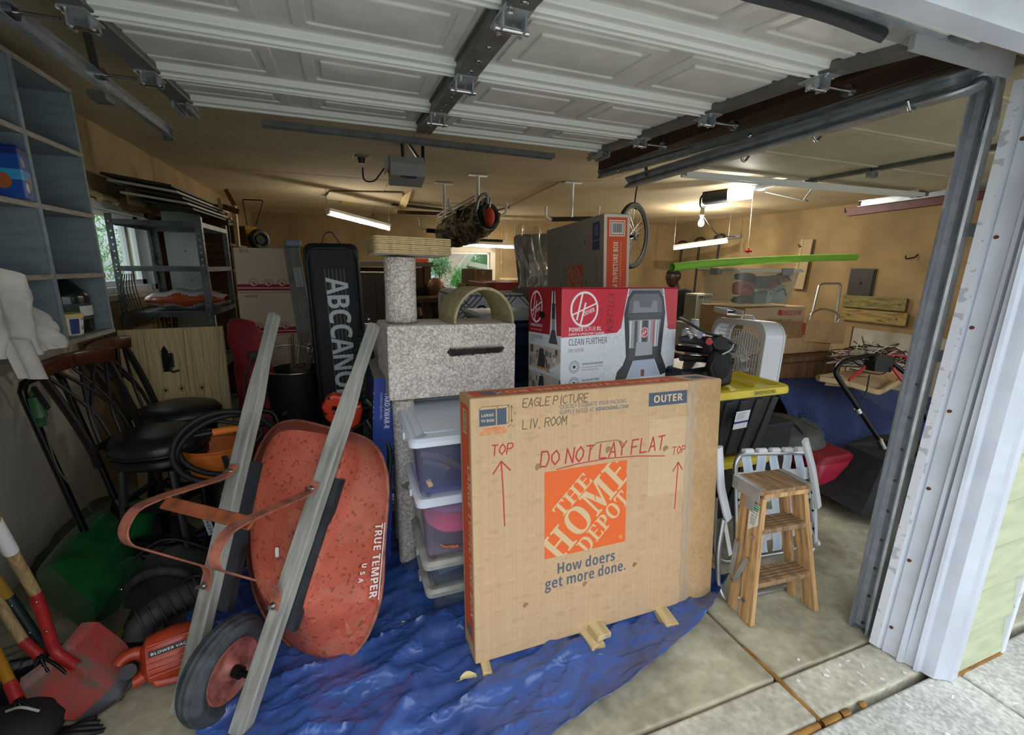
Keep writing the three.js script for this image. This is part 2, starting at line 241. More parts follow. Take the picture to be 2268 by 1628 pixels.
{ // the rear wall runs slightly askew; it is open at window_2
  const w = (x0, x1, y0, y1) => plank([x0, y0, backAt(x0)], [x1, y0, backAt(x1)], [x1, y1, backAt(x1)], [x0, y1, backAt(x0)], 0.14);
  struct('wall_back', [w(-1.7, 1.42, 0, 2.5), w(2.82, 6.9, 0, 2.5), w(1.42, 2.82, 0, 1.02), w(1.42, 2.82, 1.82, 2.5)], tanWall);
}
struct('wall_right', span(6.68, 6.84, 0, 2.5, -10, -0.9), tanWall);
struct('wall_front', [span(-1.7, -0.86, 0, 2.5, -0.92, -0.76), span(-1.7, 6.84, 2.16, 2.5, -0.92, -0.78), span(4.95, 6.84, 0, 2.5, -0.92, -0.76), span(2.1, 2.37, 0, 2.5, -0.92, -0.76)], M(0x8f8064, 0.9));
{ // plasterboard ceiling, sheet by sheet
  const c = structGroup('ceiling');
  obj('roof_deck', span(-1.75, 6.95, 2.5, 2.62, -10.2, -0.5), darkBeam, c);
  for (let i = 0; i < 4; i++) for (let j = 0; j < 8; j++) { if (j === 7 && i === 1) continue; const x0 = -1.6 + i * 2.13, z1 = -0.92 - j * 1.13; obj('ceiling_panel', rbox(2.124, 0.03, 1.124, 0.002, [x0 + 1.065, 2.435 + rnd(0.004), z1 - 0.565], [rnd(-0.002, 0.002), 0, rnd(-0.002, 0.002)], 1), ceilPaint, c); }
}
{ // torn ceiling board at the rear
  const t = thing('hanging_plasterboard', 'torn ceiling board hanging loose near the back of the garage', 'plasterboard');
  obj('board', plank([-0.195, 2.380, -6.928], [1.000, 2.360, -7.500], [0.739, 2.400, -6.126], [-0.122, 2.400, -6.419], 0.012), ceilPaint, t);
  obj('torn_flap', sheet((u, v) => mix(mix([0.786, 2.360, -7.938], [0.930, 2.340, -7.806], u), mix([0.782, 2.410, -6.339], [0.828, 2.410, -5.857], u), v).map((q, i) => q + (i === 1 ? -0.05 * Math.sin(v * 3) : 0)), 4, 6, 0.006), M(0xcdb98a, 0.9), t);
  obj('batten', [bar([0.710, 2.370, -6.989], [1.741, 2.370, -7.411], 0.09, 0.03, [0, 1, 0]), bar([0.808, 2.300, -7.344], [2.329, 2.300, -7.097], 0.05, 0.05, [0, 1, 0])], darkBeam, t);
  const s = thing('ceiling_patch', 'pale rectangular plywood patch on the ceiling above the left tube light', 'board'); obj('patch', plank([0.004, 2.410, -7.674], [0.250, 2.410, -7.839], [0.247, 2.410, -6.766], [0.050, 2.410, -6.689], 0.02), M(0xd2b67c, 0.85), s);
  obj('nail', [[760, 436], [790, 440]].map(([u, v]) => cyl([0, 2.41, -7], [0, 2.4, -7], 0.006)), steel, s);
  const r = thing('cover_strip', 'long dark drywall seam strip running across the ceiling behind the bag rack', 'batten'); obj('strip', bar([2.486, 2.410, -6.900], [2.290, 2.410, -4.691], 0.06, 0.02, [0, 1, 0]), ceilPaint, r); obj('stained_end', bar([2.435, 2.410, -7.304], [2.474, 2.410, -6.847], 0.07, 0.02, [0, 1, 0]), brownWood, r);
}
struct('trim_1', span(1.98, 2.2, 2.27, 2.41, -3.4, -0.95), darkBeam);
// white post between the two door openings: folded metal trim, corner boards, green lap siding
{
  const p = structGroup('trim_2'), lean = (prof, y0, y1, m, name) => obj(name, loft([y0, y1].map((y) => prof.map(([x, z]) => [x + 0.045 * y * (z < -0.8 ? 1 : 0.15), y, z])).map((r) => r), true, true, 0.3), m, p);
  const jog = [[1.944, -0.92], [1.95, -0.905], [1.957, -0.9], [1.95, -0.893], [1.958, -0.872], [1.96, -0.85], [1.948, -0.842], [1.952, -0.832], [1.968, -0.828], [1.976, -0.8], [1.962, -0.793], [1.968, -0.783], [1.984, -0.778], [1.986, -0.76], [1.992, -0.742], [2.03, -0.722], [2.04, -0.712], [2.085, -0.715], [2.085, -0.74], [2.1, -0.76], [2.1, -0.92]];
  lean(jog, 0.004, 2.14, whiteTrim, 'door_casing');
  obj('weatherstrip', loft([0.01, 2.1].map((y) => [[1.936, -0.935], [1.95, -0.935], [1.952, -0.905], [1.94, -0.908]].map(([x, z]) => [x + 0.045 * y, y, z]))), chippedTrim, p);
  for (let k = 0; k < 7; k++) { const y = 0.12 + k * 0.3; obj('nail_head', cyl([1.949 + 0.045 * y, y, -0.884], [1.958 + 0.045 * y, y, -0.884], 0.006), M(0x7a4428, 0.7, { metal: 0.4 }), p); }
  const s = structGroup('wall_outside');
  for (let k = 0; k < 13; k++) obj('siding_board', loft([2.078, 2.392].map((x) => [[x, 0.012 + k * 0.178, -0.762], [x, 0.012 + k * 0.178, -0.724], [x, 0.02 + k * 0.178, -0.72], [x, 0.196 + k * 0.178, -0.738], [x, 0.196 + k * 0.178, -0.762]]), true, true, 0.3), siding, s);
  obj('corner_trim', [span(2.384, 2.41, 0.01, 2.3, -0.92, -0.716, 0.004)], chippedTrim, s);
  obj('rusty_base', span(2.08, 2.4, -0.004, 0.014, -0.76, -0.718), rustFoam, s);
}
{ // flakes of white paint on the slabs below the post
  const t = tag(obj('paint_flakes', Array.from({ length: 26 }, (_, i) => box(0.006 + 0.014 * hash(i, 1, 77), 0.002, 0.004 + 0.008 * hash(i, 2, 77), [1.15 + 1.1 * hash(i, 3, 77), 0.001, -1.0 + 0.42 * hash(i, 4, 77)], [0, hash(i, 5, 77) * 6, 0.1])), white), 'small white paint flakes scattered on the slabs below the white post', 'paint flakes'); t.userData.kind = 'stuff';
}
{ // header over the opening and the soffit above
  const h = structGroup('trim_3');
  obj('header_casing', sweep([[-1.2, 2.1, -0.8], [2.4, 2.12, -0.8]], [[-0.01, -0.03], [0.05, -0.03], [0.055, -0.01], [0.06, 0.06], [0.09, 0.07], [0.095, 0.12], [-0.01, 0.12]], [0, 1, 0], 0), whiteTrim, h);
  obj('soffit', span(-2, 7, 2.24, 2.27, -0.72, -0.3), M(0xb9b7ac, 0.7), h);
  obj('fascia', span(-2, 7, 2.2, 2.36, -0.3, -0.27), whiteTrim, h);
  obj('stop_strip', span(1.5, 1.98, 2.1, 2.16, -0.935, -0.92), M(0xa4a6a8, 0.45), h);
}
{ // window_1 in the left wall
  const w = structGroup('window_1'), X = -1.62;
  obj('window_frame', [span(X - 0.04, -1.545, 1.27, 1.32, -4.78, -3.48), span(X - 0.04, -1.545, 1.86, 1.91, -4.78, -3.48), span(X - 0.04, -1.545, 1.27, 1.91, -4.78, -4.72), span(X - 0.04, -1.545, 1.27, 1.91, -3.53, -3.47)], white, w);
  obj('sash', [span(X - 0.02, X + 0.02, 1.32, 1.36, -4.72, -3.53), span(X - 0.02, X + 0.02, 1.82, 1.86, -4.72, -3.53), span(X - 0.02, X + 0.02, 1.32, 1.86, -4.72, -4.64), span(X - 0.02, X + 0.02, 1.36, 1.82, -4.5, -4.45)], white, w);
  obj('glass', span(X - 0.004, X, 1.36, 1.82, -4.64, -3.53), glassPane, w);
  obj('sill', span(-1.56, -1.5, 1.235, 1.275, -4.8, -3.45), M(0xbfb8a6, 0.8), w);
}
{ // window_2 in the rear wall
  const w = structGroup('window_2'), f = (x0, x1, y0, y1, o, t) => plank([x0, y0, backAt(x0) + o], [x1, y0, backAt(x1) + o], [x1, y1, backAt(x1) + o], [x0, y1, backAt(x0) + o], t);
  obj('window_frame', [f(1.36, 1.45, 0.98, 1.88, 0.012, 0.1), f(2.78, 2.88, 0.98, 1.88, 0.012, 0.1), f(1.36, 2.88, 1.79, 1.88, 0.012, 0.1), f(1.36, 2.88, 0.95, 1.03, 0.03, 0.12)], M(0xd9d2bf, 0.6), w);
  obj('sash', [f(1.45, 2.78, 1.75, 1.79, -0.05, 0.03), f(1.45, 2.78, 1.03, 1.07, -0.05, 0.03), f(1.45, 1.49, 1.03, 1.79, -0.05, 0.03), f(2.74, 2.78, 1.03, 1.79, -0.05, 0.03)], white, w);
  obj('glass', f(1.49, 2.74, 1.07, 1.75, -0.06, 0.004), glassPane, w);
}

// ---------------------------------------------------------------- the two raised garage doors and their tracks
const doorY = (z) => (z > -1.32 ? 2.2 - (z + 1.32) * 0.12 : 2.2 + 0.045 * (-1.32 - z));
function ironHinge(name, p, parent, s = 1) { // plate, two leaves and a roller knuckle
  const h = obj(name, [box(0.075 * s, 0.006, 0.13 * s, p), box(0.006, 0.035, 0.05, add(p, [0.03 * s, -0.02, 0])), box(0.006, 0.035, 0.05, add(p, [-0.03 * s, -0.02, 0]))], galv, parent);
  obj('pin', [cyl(add(p, [-0.045 * s, -0.03, 0]), add(p, [0.045 * s, -0.03, 0]), 0.009), cyl(add(p, [-0.02, -0.003, 0.045]), add(p, [-0.02, -0.012, 0.045]), 0.008, 0.008, 6), cyl(add(p, [0.02, -0.003, -0.045]), add(p, [0.02, -0.012, -0.045]), 0.008, 0.008, 6)], chrome, h);
}
{
  const d = structGroup('door_1'), zs = [-0.87, -1.32, -1.87, -2.4, -2.83], X0 = -0.74, X1 = 1.72;
  for (let i = 0; i < 4; i++) {
    const za = zs[i] - 0.004, zb = zs[i + 1] + 0.004, ya = doorY(za), yb = doorY(zb), L = Math.hypot(za - zb, ya - yb), a = Math.atan2(yb - ya, za - zb), m = mtx([(X0 + X1) / 2, (ya + yb) / 2, (za + zb) / 2], [a, 0, 0]), W = X1 - X0, at = (g) => g.applyMatrix4(m);
    const sec = obj('door_section', [at(box(W, 0.012, L, [0, 0.03, 0])), at(box(W, 0.02, 0.012, [0, 0.026, L / 2 - 0.006])), at(box(W, 0.02, 0.012, [0, 0.026, -L / 2 + 0.006]))], doorWhite, d);
    obj('edge_rib', [at(rbox(W, 0.03, 0.045, 0.006, [0, 0.014, L / 2 - 0.023])), at(rbox(W, 0.03, 0.06, 0.006, [0, 0.014, -L / 2 + 0.03])), at(rbox(W, 0.016, 0.014, 0.005, [0, -0.004, -L / 2 + 0.012])), at(rbox(W, 0.016, 0.012, 0.005, [0, -0.004, L / 2 - 0.012]))], doorRib, sec);
    for (let k = 0; k < 4; k++) { // pressed panels: frame groove and raised field
      const pw = W / 4 - 0.1, pl = L - 0.2, cx = (k - 1.5) * (W / 4 - 0.005) + (k > 1 ? 0.035 : -0.035);
      const ring = ext(rrect(pw, pl, 0.01, 2), 0.012, 0.005, [rrect(pw - 0.09, pl - 0.09, 0.01, 2)]).rotateX(PI / 2).translate(cx, 0.022, 0), field = ext(rrect(pw - 0.13, pl - 0.13, 0.008, 2), 0.014, 0.006).rotateX(PI / 2).translate(cx, 0.022, 0);
      obj('pressed_panel', [at(ring), at(field)], doorWhite, sec);
    }
    for (const x of [X0 + 0.05, X1 - 0.05]) obj('end_stile', at(rbox(0.085, 0.03, L - 0.01, 0.004, [x - (X0 + X1) / 2, 0.006, 0])), darkGalv, sec);
    obj('centre_stile', [at(rbox(0.085, 0.045, L - 0.05, 0.008, [0.475 - (X0 + X1) / 2, -0.004, 0])), at(box(0.1, 0.006, L - 0.03, [0.475 - (X0 + X1) / 2, 0.016, 0]))], darkGalv, sec);
    for (const k of [-0.3, -0.12, 0.1, 0.28]) obj('rivet', at(lathe([[0.011, 0], [0.009, -0.004], [0, -0.006]], 10).translate(0.475 - (X0 + X1) / 2, -0.027, k * L)), steel, sec);
    if (i) { for (const x of [X0 + 0.05, 0.475, X1 - 0.05]) ironHinge('hinge', [x, ya - (x === 0.475 ? 0.03 : 0.014), za], sec, x === 0.475 ? 1.1 : 0.9);
      for (const [x, s] of [[X0, -1], [X1, 1]]) obj('roller', [cyl([x + s * 0.0, ya - 0.03, za], [x + s * 0.12, ya - 0.03, za], 0.006), cyl([x + s * 0.1, ya - 0.03, za], [x + s * 0.125, ya - 0.03, za], 0.022)], steel, sec); }
  }
  for (const x of [X0 + 0.04, X1 - 0.06]) obj('top_fixture', [plank([x - 0.04, 2.24, -2.95], [x + 0.05, 2.24, -2.95], [x + 0.05, 2.26, -2.78], [x - 0.04, 2.26, -2.78], 0.008), box(0.012, 0.05, 0.17, [x - 0.025, 2.25, -2.86]), box(0.012, 0.05, 0.17, [x + 0.035, 2.25, -2.86]), bar([x - 0.01, 2.236, -2.94], [x - 0.01, 2.25, -2.8], 0.008, 0.01, [0, 1, 0]), bar([x + 0.02, 2.236, -2.94], [x + 0.02, 2.25, -2.8], 0.008, 0.01, [0, 1, 0])], galv, d);
  obj('stiffener', sweep([[-0.372, 2.250, -2.920], [1.372, 2.250, -2.964]], channel(0.06, 0.03, 0.004), [0, -1, 0], 0), darkGalv, d);
  obj('seal_retainer', sweep([[X0, 2.14, -0.885], [X1 + 0.24, 2.15, -0.955]], [[-0.03, -0.012], [0.03, -0.012], [0.034, 0.02], [-0.03, 0.02]], [0, 1, 0], 0), galv, d);
  obj('bottom_seal', sheet((u, v) => { const p = mix(mix([X0, 2.115, -0.9], [1.380, 2.100, -0.930], u), mix([X0, 2.17, -0.9], [1.392, 2.141, -0.930], u), v), b = Math.sin(u * 23) * 0.004; return [p[0], p[1] + b, p[2] + 0.012 * Math.sin(v * PI)]; }, 40, 6, 0.008), blackRubber, d);
}
{ // steel tracks of the left opening
  const prof = channel(0.052, 0.03, 0.003);
  const a = thing('door_track', 'dark galvanised overhead track along the left edge of the raised white door', 'door track', 'overhead door tracks');
  obj('rail', sweep([[-0.86, 2.18, -1.0], [-0.875, 2.2, -3.2]], prof, [1, 0, 0], 0), galv, a);
  obj('angle_iron', [bar([-0.9, 2.235, -1.1], [-0.905, 2.25, -3.1], 0.04, 0.006, [1, 0, 0]), bar([-0.915, 2.22, -1.1], [-0.92, 2.23, -3.1], 0.006, 0.04, [1, 0, 0])], darkGalv, a);
  for (const z of [-1.6, -2.5]) obj('hanger', [bar([-0.9, 2.2, z], [-0.93, 2.42, z - 0.05], 0.03, 0.004, [0, 0, 1]), box(0.06, 0.03, 0.09, [-0.9, 2.16, z])], darkGalv, a);
  obj('end_stop', box(0.05, 0.03, 0.012, [-0.876, 2.175, -3.19]), darkGalv, a);
  const b = thing('door_track', 'grey upper track carrying the rollers along the right edge of the white door', 'door track', 'overhead door tracks');
  obj('rail', sweep([[2.176, 2.200, -1.166], [1.887, 2.200, -3.202]], prof, [-1, 0, 0], 0), galv, b);
  obj('back_plate', plank([1.914, 2.190, -3.246], [2.122, 2.170, -1.134], [2.223, 2.215, -1.191], [1.854, 2.220, -3.149], 0.004), darkGalv, b);
  obj('bolt', [0.1, 0.35, 0.6, 0.85].map((t) => { const p = mix([1.806, 2.170, -3.064], [2.083, 2.170, -1.116], t); return cyl(p, add(p, [-0.012, 0, 0]), 0.009, 0.009, 6); }), steel, b);
  const c = thing('door_track', 'shiny galvanised track rising from the floor beside the white post and bending overhead', 'door track', 'overhead door tracks');
  const path = [[1.987, 0.003, -1.000], [2.001, 1.179, -1.000], [2.032, 2.074, -1.000], [1.941, 2.110, -1.037], [1.964, 2.110, -2.946]];
  path[2][1] = 2.14;
  obj('rail', sweep(path, [[-0.036, -0.026], [0.036, -0.026], [0.036, 0.022], [0.028, 0.026], [0.028, -0.018], [0.008, -0.018], [0, -0.01], [-0.008, -0.018], [-0.028, -0.018], [-0.028, 0.026], [-0.036, 0.022]], [-1, 0, 0.12], 0.3), galv, c);
  obj('flag_bracket', [plank([2.018, 1.966, -0.985], [2.077, 2.003, -0.970], [2.068, 2.069, -0.970], [2.029, 2.049, -0.985], 0.004), plank([2.023, 1.911, -0.985], [2.054, 1.949, -0.960], [2.050, 2.017, -0.960], [2.035, 1.974, -0.985], 0.005)], galv, c);
  for (const y of [0.3, 0.75, 1.2, 1.65]) obj('jamb_bracket', [box(0.06, 0.045, 0.004, [2.03 + y * 0.02, y, -0.975]), box(0.004, 0.045, 0.05, [2.06 + y * 0.02, y, -0.95]), cyl([2.02 + y * 0.02, y, -0.977], [2.02 + y * 0.02, y, -0.99], 0.008, 0.008, 6)], galv, c);
  for (let k = 0; k < 9; k++) obj('hole_plug', cyl(add(mix(path[0], path[1], 0.05 + k * 0.11), [-0.033, 0, 0.02]), add(mix(path[0], path[1], 0.05 + k * 0.11), [-0.0365, 0, 0.024]), 0.006), blackPlastic, c);
  obj('hanger', [bar([1.970, 2.120, -2.734], [2.012, 2.240, -2.816], 0.03, 0.004, [0, 0, 1]), bar([1.961, 2.100, -1.578], [2.387, 2.300, -1.907], 0.03, 0.004, [0, 0, 1])], darkGalv, c);
  obj('joint_clip', [[1800, 294], [2010, 228], [1640, 343]].map(([u, v], i) => tube([[[1.948, 2.090, -1.536], [1.885, 2.090, -1.145], [1.976, 2.090, -1.949]][i], add([[1.948, 2.090, -1.536], [1.885, 2.090, -1.145], [1.976, 2.090, -1.949]][i], [0.03, -0.03, 0]), add([[1.948, 2.090, -1.536], [1.885, 2.090, -1.145], [1.976, 2.090, -1.949]][i], [0.06, 0, 0])], 0.006)), steel, c);
  const s = thing('safety_sensor', 'small black safety sensor clamped low on the vertical door track', 'sensor');
  const q = [2.122, 0.286, -1.030]; obj('housing', rbox(0.045, 0.05, 0.07, 0.01, q), blackPlastic, s); obj('bracket', [box(0.05, 0.012, 0.05, add(q, [0.03, -0.03, 0])), box(0.012, 0.07, 0.03, add(q, [0.035, 0, 0]))], darkPlastic, s); obj('lens', cyl(add(q, [-0.022, 0.005, 0]), add(q, [-0.03, 0.005, 0]), 0.012), M(0x30343a, 0.1), s);
}
{ // the right-hand door, flush beige inside
  const d = structGroup('door_2'), zs = [-0.9, -1.26, -1.77, -2.28, -2.78];
  for (let i = 0; i < 4; i++) { const z = (zs[i] + zs[i + 1]) / 2, L = zs[i] - zs[i + 1] - 0.01; const s = obj('door_section', rbox(2.5, 0.04, L, 0.01, [3.53, 2.24, z]), doorBeige, d); obj('edge_rib', rbox(2.5, 0.012, 0.03, 0.005, [3.53, 2.217, zs[i + 1] + 0.03]), doorBeige, s);
    obj('centre_stile', rbox(0.05, 0.03, L, 0.006, [3.53, 2.208, z]), darkGalv, s); if (i) ironHinge('hinge', [3.53, 2.19, zs[i]], s, 0.8); }
  obj('stiffener', sweep([[2.335, 2.190, -2.800], [4.821, 2.190, -2.676]], channel(0.07, 0.035, 0.004), [0, -1, 0], 0), doorRib, d);
  const t = thing('door_track', 'galvanised track of the beige right-hand door above the dark red beam', 'door track', 'overhead door tracks');
  obj('rail', sweep([[4.950, 2.177, -3.264], [4.950, 2.195, -2.254]], channel(0.055, 0.032, 0.003), [-1, 0, 0], 0), galv, t); obj('bracket', [box(0.05, 0.06, 0.08, [4.930, 2.203, -2.771]), box(0.12, 0.02, 0.03, [4.900, 2.213, -2.722])], darkGalv, t);
  const r = thing('steel_beam', 'dark red steel beam hung below the right-hand door track', 'beam');
  obj('web', sweep([[5.000, 2.114, -3.396], [5.000, 2.145, -2.266]], [[-0.03, -0.04], [0.03, -0.04], [0.03, 0.04], [-0.03, 0.04]], [0, 1, 0], 0), M(mott([0x3a0d10, 0x4c1416, 0x5a1c1a], 0.5, 8, 93), 0.55), r); obj('end_hook', tube([[5.000, 2.133, -3.400], [5.000, 2.118, -3.434], [5.000, 2.156, -3.445]], 0.008), blackMetal, r);
}
// ---------------------------------------------------------------- openers and lamps
{
  const o = thing('garage_opener', 'pale grey garage door opener with vented face on a black ceiling bracket', 'door opener');
  const p = [0.506, 2.231, -3.850];
  obj('motor_housing', [loft([[-0.13, 0.1, 0], [0.13, 0.1, 0]].map(([x]) => [[0.06, 0.09], [-0.06, 0.1], [-0.1, 0.04], [-0.105, -0.05], [0.08, -0.1], [0.1, 0]].map(([z, y]) => [p[0] + x, p[1] + y, p[2] - z])), true, true, 0.3)], M(0xb4b8bc, 0.5), o);
  obj('vent_slot', Array.from({ length: 9 }, (_, k) => box(0.007, 0.034 - Math.abs(k - 4) * 0.003, 0.004, add(p, [-0.05 + k * 0.0135, -0.055, 0.028 + 0.076]), [-0.25, 0, (k - 4) * 0.09])), blackPlastic, o);
  obj('bracket', [bar(add(p, [-0.02, 0.09, 0]), add(p, [-0.04, 0.3, 0.1]), 0.12, 0.02, [1, 0, 0.2]), bar(add(p, [0.11, 0.09, 0]), add(p, [0.0, 0.22, 0.05]), 0.02, 0.03, [0, 0, 1]), bar(add(p, [0.13, -0.03, 0.02]), add(p, [0.13, 0.36, 0.04]), 0.025, 0.006, [0, 0, 1]), box(0.16, 0.012, 0.2, add(p, [-0.04, 0.2, 0.05]))], blackMetal, o);
  obj('lamp_lens', loft([0, 0.09].map((x) => circle(0.045, 10).map(([a, b]) => [p[0] - 0.17 + x * 0.4, p[1] + 0.02 + b * 1.4 + x * 0.4, p[2] + a * 0.7]))), M(0xc9c9bd, 0.2, { clearcoat: 1 }), o);
  obj('rail', bar(add(p, [0.03, 0.24, 0.05]), [0.475, 2.17, -1.05], 0.035, 0.03, [0, 1, 0]), darkGalv, o);
  const c = tag(obj('power_cord', pipe([add(p, [-0.13, -0.02, 0]), add(p, [-0.16, 0.02, 0.02]), add(p, [-0.25, -0.1, 0.02]), add(p, [-0.33, -0.1, 0.02]), add(p, [-0.33, 0.0, 0])], 0.006, 0.06), blackRubber), 'looped black power cord between the pale opener and its ceiling socket', 'cord');
  const k = thing('ceiling_socket', 'ceiling lampholder socket left of the pale opener', 'socket'), q = add(p, [-0.335, 0.03, 0]);
  obj('base_plate', cyl(add(q, [0, 0.04, 0]), add(q, [0, 0.06, 0]), 0.05), M(0x8a8270, 0.6), k); obj('socket_body', cyl(q, add(q, [0, 0.045, 0]), 0.022, 0.03), darkPlastic, k);
  for (const s of [-1, 1]) obj('side_bulb', lathe([[0, -0.02], [0.012, -0.014], [0.014, 0], [0.008, 0.016]], 10).applyMatrix4(mtx(add(q, [s * 0.06, 0.045, 0]), [0, 0, s * 1.2])), M(0xdcd8c8, 0.2), k);
}
function tubeLight(a, b, label, i) { // white batten with a glowing tube; the light sits just below the tube
  const t = thing('shop_light', label, 'tube light', 'shop lights'), d = V(b).sub(V(a));
  obj('housing', bar(add(a, [0, 0.045, 0]), add(b, [0, 0.045, 0]), 0.09, 0.04, [0, 1, 0], 0.01), white, t);
  obj('tube', cyl(a, b, 0.022), lampGlow(0xfff6e0, 3.2), t); obj('end_cap', [cyl(add(a, [0, 0.01, 0]), mix(add(a, [0, 0.01, 0]), b, 0.02), 0.03), cyl(mix(b, a, 0.02), add(b, [0, 0.01, 0]), 0.03)], white, t);
  obj('chain', [a, b].map((p) => cyl(add(p, [0, 0.06, 0]), [p[0], 2.42, p[2]], 0.004)), steel, t);
  for (const k of [0.15, 0.5, 0.85]) { const l = new THREE.PointLight(0xfff2dc, i / 3); l.position.set(...add(mix(a, b, k), [0, -0.035, 0])); l.shadow.radius = 2; l.name = 'shop_light_lamp'; scene.add(l); }
}
tubeLight([-0.16, 2.12, -6.2], [0.630, 2.012, -6.850], 'bright white tube light slung at the rear left, nearest the yellow tank', 2.2);
tubeLight([1.917, 1.890, -8.300], [3.018, 1.866, -8.100], 'horizontal white tube light above the back window', 2.6);
tubeLight([5.681, 1.874, -6.900], [6.133, 1.979, -6.100], 'white tube light along the right wall in front of the hanging long-handled tools', 0.5);
{
  const o = thing('garage_opener', 'dark grey garage door opener with its lamp lit over the right bay', 'door opener'), p = [4.1, 2.26, -3.95];
  const a = [3.724, 2.260, -4.100], b = [4.001, 2.291, -3.700];
  obj('motor_housing', sweep([a, mix(a, b, 0.5)], rrect(0.2, 0.12, 0.03, 3), [0, 1, 0], 0), darkPlastic, o);
  obj('lamp_lens', sweep([mix(a, b, 0.5), mix(a, b, 0.95)], rrect(0.19, 0.11, 0.04, 3), [0, 1, 0], 0), lampGlow(0xffffff, 4), o);
  obj('antenna_hook', tube([add(a, [-0.02, 0.04, 0]), add(a, [-0.05, 0, 0]), add(a, [-0.04, -0.08, 0]), add(a, [0, -0.09, 0])], 0.01), blackPlastic, o);
  obj('rail', bar(add(b, [0, 0.03, 0]), [3.53, 2.3, -1.2], 0.05, 0.04, [0, 1, 0]), darkGalv, o);
  obj('sprocket_case', rbox(0.12, 0.05, 0.09, 0.01, add(b, [0.03, 0.04, 0.02])), galv, o);
  obj('door_arm', [bar(add(b, [0.1, 0.0, 0.05]), [4.120, 2.149, -3.200], 0.035, 0.01, [0, 0, 1]), bar([4.059, 2.152, -3.190], [3.873, 2.250, -2.950], 0.03, 0.01, [0, 0, 1])], darkGalv, o);
  const l = new THREE.PointLight(0xfff6ea, 4); l.position.set((a[0] + b[0]) / 2 + 0.1, 2.12, (a[2] + b[2]) / 2 + 0.1); l.shadow.radius = 3; l.name = 'opener_lamp'; scene.add(l);
  const c = thing('release_cord', 'thin pull cord with red handle hanging from the dark opener', 'pull cord'), h = [4.065, 1.706, -3.750];
  obj('cord', cyl(add(b, [-0.02, 0, 0]), add(h, [0, 0.02, 0]), 0.004), M(0xc7b99a, 0.8), c); obj('handle', [cyl(add(h, [-0.045, 0, 0]), add(h, [0.045, 0, 0]), 0.012), cyl(add(h, [0, 0.03, 0]), add(h, [0, -0.02, 0]), 0.01)], M(0x9c1f22, 0.45), c);
  const u = thing('ceiling_bulb', 'bare lit light bulb in a ceiling holder behind the dark opener', 'light bulb'), q = [5.073, 2.197, -5.600];
  obj('holder', [cyl(add(q, [0, 0.07, 0]), add(q, [0, 0.11, 0]), 0.02, 0.04), cyl(add(q, [0, 0.1, 0]), [q[0], 2.42, q[2]], 0.03)], M(0x3b3a38, 0.5), u);
  obj('bulb', lathe([[0, -0.06], [0.03, -0.052], [0.045, -0.02], [0.04, 0.015], [0.018, 0.06], [0.016, 0.075]], 16).translate(...q), lampGlow(0xffffff, 12), u);
  const pl = new THREE.PointLight(0xffeed2, 5); pl.position.set(...q); pl.name = 'bulb_lamp'; scene.add(pl);
  tag(obj('lamp_cord', tube([add(q, [0.02, 0.1, 0]), [5.321, 2.096, -5.600], [5.804, 2.052, -5.900], [6.300, 2.059, -6.100]], 0.006), blackRubber), 'sagging cord from the bare bulb to the tube light on the right wall', 'cord');
}

// ---------------------------------------------------------------- blue tarp, big picture box and what stands around it
{
  const F = [[-0.52, -1.34], [-0.36, -1.16], [-0.1, -1.0], [0.25, -0.93], [0.55, -1.02], [0.9, -1.085], [1.16, -1.165], [1.4, -1.25], [1.62, -1.37]], at = (u) => { const t = u * 8, i = Math.min(7, Math.floor(t)); return mix(F[i], F[i + 1], t - i); };
  const Bk = [[-0.95, -2.7], [0.2, -2.85], [1.75, -2.5]], bk = (u) => (u < 0.5 ? mix(Bk[0], Bk[1], u * 2) : mix(Bk[1], Bk[2], u * 2 - 1));
  const tarpM = M(mott([0x2c4c92, 0x34559e, 0x3c5fa8], 0.7, 8, 101), 0.3, { ...bmp(grey(512, 1.3, (u, v) => { const a = 1 - Math.abs(2 * fbm(u, v, 5, 9, 301, 5) - 1), b = 1 - Math.abs(2 * fbm(u, v, 11, 7, 303, 4) - 1); return 0.6 * Math.pow(a, 9) + 0.3 * Math.pow(b, 9); }), 0.009), clearcoat: 0.7, clearcoatRoughness: 0.28 });
  const t = tag(obj('tarp', sheet((u, v) => {
    const p = mix(at(u), bk(u), Math.pow(v, 1.15)), x = p[0], z = p[1];
    const r = (s, a, b, sd) => 1 - Math.abs(2 * fbm((x * a + z * b) * s + 3, (z * a - x * b) * s * 0.35 + 3, 16, 16, sd, 3) - 1);
    let y = 0.006 + 0.045 * Math.pow(r(0.17, 0.35, 1, 103), 7) + 0.028 * Math.pow(r(0.3, 0.2, 1, 105), 6) + 0.014 * Math.pow(r(0.6, 0.45, 1, 109), 5) + 0.006 * Math.pow(r(1.3, 0.3, 1, 110), 3) + 0.012 * fbm(x * 0.6 + 2, z * 0.6 + 2, 16, 16, 107, 3);
    const e = Math.exp(-v * v * 220); y += e * (0.012 + 0.05 * Math.max(0, (u - 0.62) / 0.38) + 0.014 * Math.sin(u * 21));
    return [x, y, z];
  }, 190, 120, 0.002, 1.4), tarpM), 'crumpled shiny blue plastic tarp spread on the concrete under the boxes', 'tarp');
  for (const [u, v] of [[870, 1383], [787, 1440]]) { const p = u === 870 ? [0.137, 0.030, -1.644] : [-0.055, 0.040, -1.557]; obj('grommet', new THREE.TorusGeometry(0.011, 0.004, 8, 16).applyMatrix4(mtx(p, [-PI / 2, 0, 0])), alu, t); }
}
